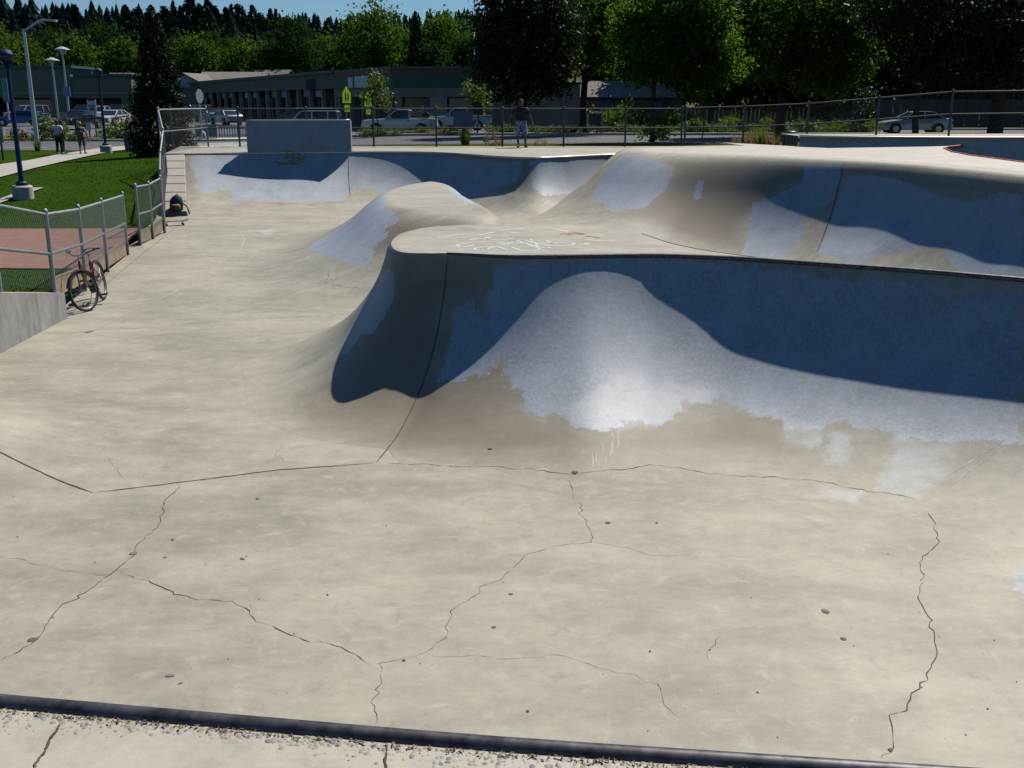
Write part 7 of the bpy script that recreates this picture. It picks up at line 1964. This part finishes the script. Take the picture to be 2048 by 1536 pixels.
# young street trees
b = tb(755, 69.2); broad_tree('young_tree', b, 1.3, .035, blobs_px(b, 69.2, [(752, 150, 17, 0, 1.2), (745, 185, 26, 0, 1), (768, 195, 22, .1, 1.1), (757, 170, 24, 0, 1), (735, 195, 17, 0, .8), (770, 215, 14, 0, .8)]), 900, .17, M_LEAF_Y, 41, 'young yellow-green tree between the school signs and the pickup', clump=.22, per=10, shell=.2, limbs=8)
b = tb(955, 70); broad_tree('young_tree', b, 1.4, .035, blobs_px(b, 70, [(945, 190, 22, 0, 1.1), (970, 200, 20, 0, .9), (935, 170, 13, 0, 1.2), (960, 175, 18, 0, 1)]), 700, .17, M_LEAF_Y, 42, 'young yellow-green tree left of the dark round tree', clump=.22, per=10, shell=.2, limbs=7)
b = tb(1405, 60); broad_tree('young_tree', b, 1.2, .03, blobs_px(b, 60, [(1408, 195, 22, 0, 1), (1400, 225, 15, 0, .8), (1412, 170, 24, 0, .8)]), 420, .17, M_LEAF_M, 43, 'thin young tree just right of the double fence post', clump=.2, per=10, shell=.2)
b = tb(1735, 75); broad_tree('young_tree', b, 1.3, .04, blobs_px(b, 75, [(1735, 195, 22, 0, 1.2), (1725, 220, 18, 0, 1)]), 500, .17, M_LEAF_D, 44, 'slim dark sapling left of the silver sedan', clump=.25, per=10, shell=.2)
b = (-18.9, 31.5, lz(-18.9, 31.5))
broad_tree('young_tree', b, 2.6, .06, [((0.55, 0, 5.0), (.75, .7, .8)), ((.1, 0, 4.2), (.8, .8, .7)), ((.35, 0, 3.2), (.6, .7, .45))], 1200, .13, M_LEAF_Y, 45, 'tree at the left edge showing only a few yellowing leaves', clump=.25, per=14, shell=.3)

# deciduous trees behind the shops
rt = random.Random(17)
mids = [(-30, 100, 70, 182), (35, 105, 58, 190), (95, 95, 62, 200), (150, 105, 55, 186), (205, 85, 60, 205), (245, 110, 48, 184), (395, 105, 55, 215), (432, 100, 60, 222), (487, 110, 58, 212), (535, 112, 48, 205),
        (583, 92, 64, 200), (640, 105, 55, 214), (690, 112, 52, 180), (745, 75, 78, 170), (790, 92, 60, 176), (893, 88, 66, 165), (935, 105, 50, 158), (855, 112, 40, 150), (350, 105, 55, 225), (300, 110, 55, 220)]
mids.sort()
for i, (px, py, rp, y) in enumerate(mids):
    if rp < 63: py += 16
    b = tb(px, y)
    sp_ = [(px, py, rp * .78, 0, 1.0), (px - rp * .5, py + rp * .32, rp * .5, -.5, .9), (px + rp * .5, py + rp * .30, rp * .52, .5, .9), (px + rt.uniform(-.2, .2) * rp, py - rp * .45, rp * .48, 0, .95), (px, py + rp * .6, rp * .6, 0, .7)]
    broad_tree('broadleaf_tree', b, 3, .25, blobs_px(b, y, sp_), 3600, .62, [M_FARLEAF, M_FARLEAF, M_FARDARK, M_FARLEAF, M_FARDARK][i % 5], 100 + i, 'broad green tree in the row behind the shops, %s from left' % ORD[i], 'broadleaf trees behind the shops', clump=1.0, per=18, shell=.45, limbs=4)

# conifers on the hills
def conifer_mesh(seed, h, rad, tiers, seg):
    rng = np.random.default_rng(seed)
    V = []; Fc = []
    for i in range(tiers):
        t = i / tiers
        z0 = h * (.10 + .88 * t); R_ = rad * (1 - t) ** .85 * (.85 + .3 * rng.random())
        z1 = z0 + h * (.95 / tiers) * 1.5
        b = len(V)
        V.append((0, 0, min(z1, h)))
        a0 = rng.random() * 6.28
        for k in range(seg):
            t_ = a0 + k / seg * 6.283
            q = R_ * ((.62 + .25 * rng.random()) if k % 2 else (.9 + .35 * rng.random()))
            V.append((q * math.cos(t_), q * math.sin(t_), z0 - h * .03 * rng.random() + (h * .03 if k % 2 else 0)))
        for k in range(seg): Fc.append((b, b + 1 + k, b + 1 + (k + 1) % seg))
    return np.array(V), Fc
meshes = []
for k in range(6):
    rng_ = np.random.default_rng(50 + k); n_ = 1500
    t_ = 1 - rng_.random(n_) ** .66
    an = rng_.random(n_) * 6.283
    lump = 0.70 + .22 * np.sin(an * 3 + t_ * 17 + k) + .16 * np.sin(t_ * 46 + k * 2) + .12 * np.sin(an * 7 - t_ * 33)
    pr = (.20 + .03 * (k % 3)) * (1 - t_) ** (.62 + .12 * (k % 4)) * lump
    rr_ = pr * (.35 + .65 * rng_.random(n_) ** .45)
    P = np.c_[rr_ * np.cos(an) + .015 * np.sin(t_ * 6 + k), rr_ * np.sin(an), .04 + .96 * t_ - .22 * rr_]
    V, F_ = leaf_quads(P, .052, rng_, -.1, .5)
    me = bpy.data.meshes.new('crown'); me.from_pydata(V.tolist(), [], F_.tolist()); me.materials.append(M_CONIF); meshes.append(me)
# skyline conifers one can tell apart
sky_c = [(5, 62, 310), (28, 48, 318), (52, 40, 326), (70, 48, 322), (112, 14, 300), (130, 4, 305), (150, 2, 308), (170, 8, 312), (186, 14, 302), (200, 34, 330), (213, 22, 300), (228, 44, 340), (250, 8, 300), (262, 20, 320), (272, 3, 306), (288, 28, 330), (328, -14, 300), (345, -4, 306), (362, 2, 330), (378, -14, 312), (395, -8, 300), (412, -10, 318), (430, -4, 306), (446, 0, 312), (462, 3, 322), (478, 10, 330), (492, 16, 345), (505, 8, 350), (520, 14, 360), (540, 20, 400), (552, 14, 420), (566, 16, 430), (590, 22, 450), (604, 28, 470), (100, 30, 330), (158, 22, 335), (318, 16, 335)]
sky_c.sort()
for i, (px, py, y) in enumerate(sky_c):
    p = at_y(px, py, y); z0 = gz(p.x, y) - .5
    h_ = p.z - z0
    o = empty('conifer', (p.x, y, z0), rt.random() * 6, 'tall dark conifer on the left hillside skyline, %s from left' % ORD[i], 'tree', 'conifers on the left hill')
    c = bpy.data.objects.new('crown', meshes[i % 6]); COL.objects.link(c); c.parent = o
    s_ = h_ * rt.uniform(.9, 1.15) if h_ < 30 else h_
    c.scale = (s_ * rt.uniform(1.2, 1.8), s_ * rt.uniform(1.2, 1.8), h_ * rt.uniform(.80, 1.03))
    MB().lathe([(.35, -1), (.25, h_ * .3)], n=6).build('trunk', M_BARK, o)
b = tb(836, 150); p = at_y(836, 22, 150)
needle_tree('conifer', b, p.z - b[2], 2.6, 4200, .5, M_CONIF, 61, 'dark conifer rising between the broad trees behind the corner shop', power=.7)
b = tb(1000, 190)
# the wood as one mass
rng = np.random.default_rng(8)
VV = []; FF = []; cnt = 0
def put(V, Fc, x, y, z, h_, wd, a):
    global cnt
    c, s_ = math.cos(a), math.sin(a)
    q = np.c_[(V[:, 0] * c - V[:, 1] * s_) * wd + x, (V[:, 0] * s_ + V[:, 1] * c) * wd + y, V[:, 2] * h_ + z]
    VV.append(q); FF.append(np.array(Fc) + cnt); cnt += len(V)
small = [conifer_mesh(70 + k, 1.0, .23 + .03 * (k % 3), 9, 10) for k in range(5)]
for k in range(620):      # near hill on the left
    y = 245 + 110 * rng.random(); px = -120 + 700 * rng.random() ** .9
    x = at_y(px, 100, y).x; h_ = rng.uniform(8, 15) if y < 300 else rng.uniform(11, 21)
    if px > 470: h_ *= .8
    V, Fc = small[k % 5]; put(V, Fc, x, y, gz(x, y) - 1, h_, h_ * rng.uniform(1.0, 1.5), rng.random() * 6)
for k in range(1150):     # far ridge
    y = 420 + 480 * rng.random() ** .7; px = 200 + 1300 * rng.random()
    x = at_y(px, 100, y).x; h_ = rng.uniform(10, 19)
    V, Fc = small[k % 5]; put(V, Fc, x, y, gz(x, y) - 1, h_, h_ * rng.uniform(1.0, 1.5), rng.random() * 6)
wood = mesh_obj('conifer_wood', np.concatenate(VV), np.concatenate(FF), M_CONIF)
tag(wood, 'dark conifer wood covering the hills', 'wood', kind='stuff')
# broadleaf understory at the foot of the hill
Pl = []
for k in range(150):
    y = 215 + 40 * rng.random(); px = -60 + 1050 * rng.random(); p = at_y(px, 100, y)
    c = np.array((p.x, y, gz(p.x, y) + 4 + 3 * rng.random())); rr_ = 3.5 + 2.5 * rng.random()
    d = rng.normal(size=(170, 3)); d /= np.linalg.norm(d, axis=1)[:, None]
    Pl.append(c + d * rr_ * (.7 + .4 * rng.random((170, 1))) * np.array((1, 1, .9)) + rng.normal(size=(170, 3)) * .4)
V, F_ = leaf_quads(np.concatenate(Pl), 1.0, rng)
us = mesh_obj('woodland_understory', V, F_, M_FARLEAF)
tag(us, 'mass of mixed green woodland at the foot of the hill', 'woodland', kind='stuff')

# shrubs: each kind built once, then copied
def shrub_proto(seed, n, leaf, mat, rx=.5, rz_=.4):
    rg_ = np.random.default_rng(seed)
    P, _ = crown_points([((0, 0, rz_ * .8), (rx, rx, rz_)), ((rx * .4, .1, rz_ * .6), (rx * .6, rx * .6, rz_ * .7)), ((-rx * .4, -.1, rz_ * .6), (rx * .6, rx * .6, rz_ * .6))], n, rg_, .10, 14, .5)
    P[:, 2] = np.maximum(P[:, 2], .02)
    V, F_ = leaf_quads(P, leaf, rg_)
    me = bpy.data.meshes.new('foliage'); me.from_pydata(V.tolist(), [], F_.tolist()); me.materials.append(mat)
    return me
def tuft_proto(seed, n, h_, mat):
    rg_ = np.random.default_rng(seed); V = []; Fc = []
    for k in range(n):
        a = rg_.random() * 6.28; rr_ = .18 * rg_.random(); x, y = rr_ * math.cos(a), rr_ * math.sin(a)
        hh_ = h_ * (.5 + .6 * rg_.random()); lx, ly = x + math.cos(a) * hh_ * .45 * rg_.random(), y + math.sin(a) * hh_ * .45 * rg_.random()
        w_ = .012 + .012 * rg_.random(); b = len(V)
        V += [(x - w_ * math.sin(a), y + w_ * math.cos(a), 0), (x + w_ * math.sin(a), y - w_ * math.cos(a), 0), (lx, ly, hh_)]
        Fc.append((b, b + 1, b + 2))
    me = bpy.data.meshes.new('blades'); me.from_pydata(V, [], Fc); me.materials.append(mat)
    return me
SH = [shrub_proto(1, 520, .11, M_LEAF_M), shrub_proto(2, 520, .11, M_LEAF_Y), shrub_proto(3, 520, .10, M_LEAF_D), shrub_proto(4, 420, .10, M_DRY)]
TU = [tuft_proto(5, 160, .8, M_LEAF_Y), tuft_proto(6, 160, .8, M_DRY), tuft_proto(7, 160, .8, M_LEAF_M)]
def shrub(px, y, w, h_, me, label, group, f=gz, off=0.05, name='shrub'):
    p = at_y(px, 265, y); z = f(p.x, y) + off
    o = empty(name, (p.x, y, z), rt.random() * 6.28, label, 'shrub' if name == 'shrub' else 'grass tuft', group)
    c = bpy.data.objects.new('foliage' if name == 'shrub' else 'blades', me); COL.objects.link(c); c.parent = o
    c.scale = (w, w, h_)
    return o
g1 = 'low shrubs in the planting strip'
for k in range(17):
    shrub(730 + k * 11.5 + rt.uniform(-5, 5), 69.0 + rt.uniform(-.4, 1.4), rt.uniform(.55, .95), rt.uniform(.45, .75), SH[rt.choice((0, 1, 1, 3))], 'low shrub along the strip before the white pickup, %s from left' % ORD[k], g1 + ' by the pickup')
for k in range(34):
    shrub(985 + k * 10.8 + rt.uniform(-5, 5), 69.2 + rt.uniform(-.4, 1.2), rt.uniform(.7, 1.1), rt.uniform(.6, .95), SH[rt.choice((0, 0, 1, 2))], 'low shrub along the strip before the tan hall, %s from left' % ORD[k], g1 + ' by the hall')
for k in range(40):
    shrub(1370 + k * 9.6 + rt.uniform(-4.5, 4.5), 69.5 + rt.uniform(0, 4.0), rt.uniform(.8, 1.5), rt.uniform(.7, 1.5), SH[rt.choice((0, 1, 2, 0))], 'green shrub in the planting left of the silver sedan, %s from left' % ORD[k], g1 + ' at right')
for k in range(12):
    shrub(1180 + k * 17 + rt.uniform(-6, 6), 90 + rt.uniform(0, 4), rt.uniform(1.2, 2.2), rt.uniform(1.4, 3.0), SH[rt.choice((0, 1, 0))], 'tall green shrub before the board fence, %s from left' % ORD[k], 'shrubs before the board fence')
for px, y, w_, h_, k, lab in [(84, 72, 1.3, 1.6, 2, 'round dark green shrub left of the street light foot'), (118, 74, 1.5, 1.9, 0, 'large green shrub right of the street light'), (36, 71, 1.2, 1.3, 2, 'round shrub at the left edge of the planting'), (150, 71.5, 1.0, 1.0, 0, 'small green shrub below the black pickup'), (112, 77, 1.5, 1.6, 0, 'green shrub left of the black pickup'), (232, 73, 1.9, 1.7, 0, 'broad light green shrub below the white sedan'), (252, 73.5, 1.7, 1.9, 1, 'broad light green shrub beside the dark evergreen'), (208, 74, 1.2, 1.0, 1, 'low yellow-green shrub left of the globe lamp'), (92, 98, 2.4, 1.5, 1, 'wide yellow-green shrub bed in the car park'), (58, 71.5, .9, .8, 3, 'dry tan shrub in the left planting'), (170, 70.8, .9, .6, 3, 'dry tan ground shrub by the small arrow sign')]:
    shrub(px, y, w_, h_, SH[k], lab, None)
shrub(72, 56.5, .8, .9, TU[0], 'yellow-green grass tuft round the street light foot', None, lz, 0.0, 'grass_tuft')
shrub(1305, 56, 1.7, 1.5, SH[0], 'green shrub round the foot of the slim dark trunk', None)
shrub(985, 43.2, .75, .95, SH[3], 'dry brown shrub behind the fence left of the man', None)
shrub(1078, 43.6, .6, .5, SH[3], 'small dry shrub behind the fence right of the man', None)
shrub(930, 52, 1.2, 1.4, TU[0], 'pale green grass tuft under the notice board', None, gz, 0, 'grass_tuft')
for k, (px, y, s_) in enumerate(((1480, 42.8, 1.2), (1500, 42.3, 1.6), (1525, 42.6, 1.9), (1545, 42.2, 1.4))):
    shrub(px, y, s_, s_ * .62, TU[1] if px != 1525 else TU[0], 'dry grass tuft left of the wire litter bin, %s from left' % ORD[k], 'dry tufts by the wire bin', lambda x, y_: -.15, 0, 'grass_tuft')
for k in range(14):
    shrub(350 + k * 25 + rt.uniform(-9, 9), 42.0 + rt.random() * .8, .5, .28, TU[k % 3], 'low weedy grass tuft along the far fence, %s from left' % ORD[k], 'weeds along the far fence', lambda x, y_: gz(x, y_), 0, 'grass_tuft')
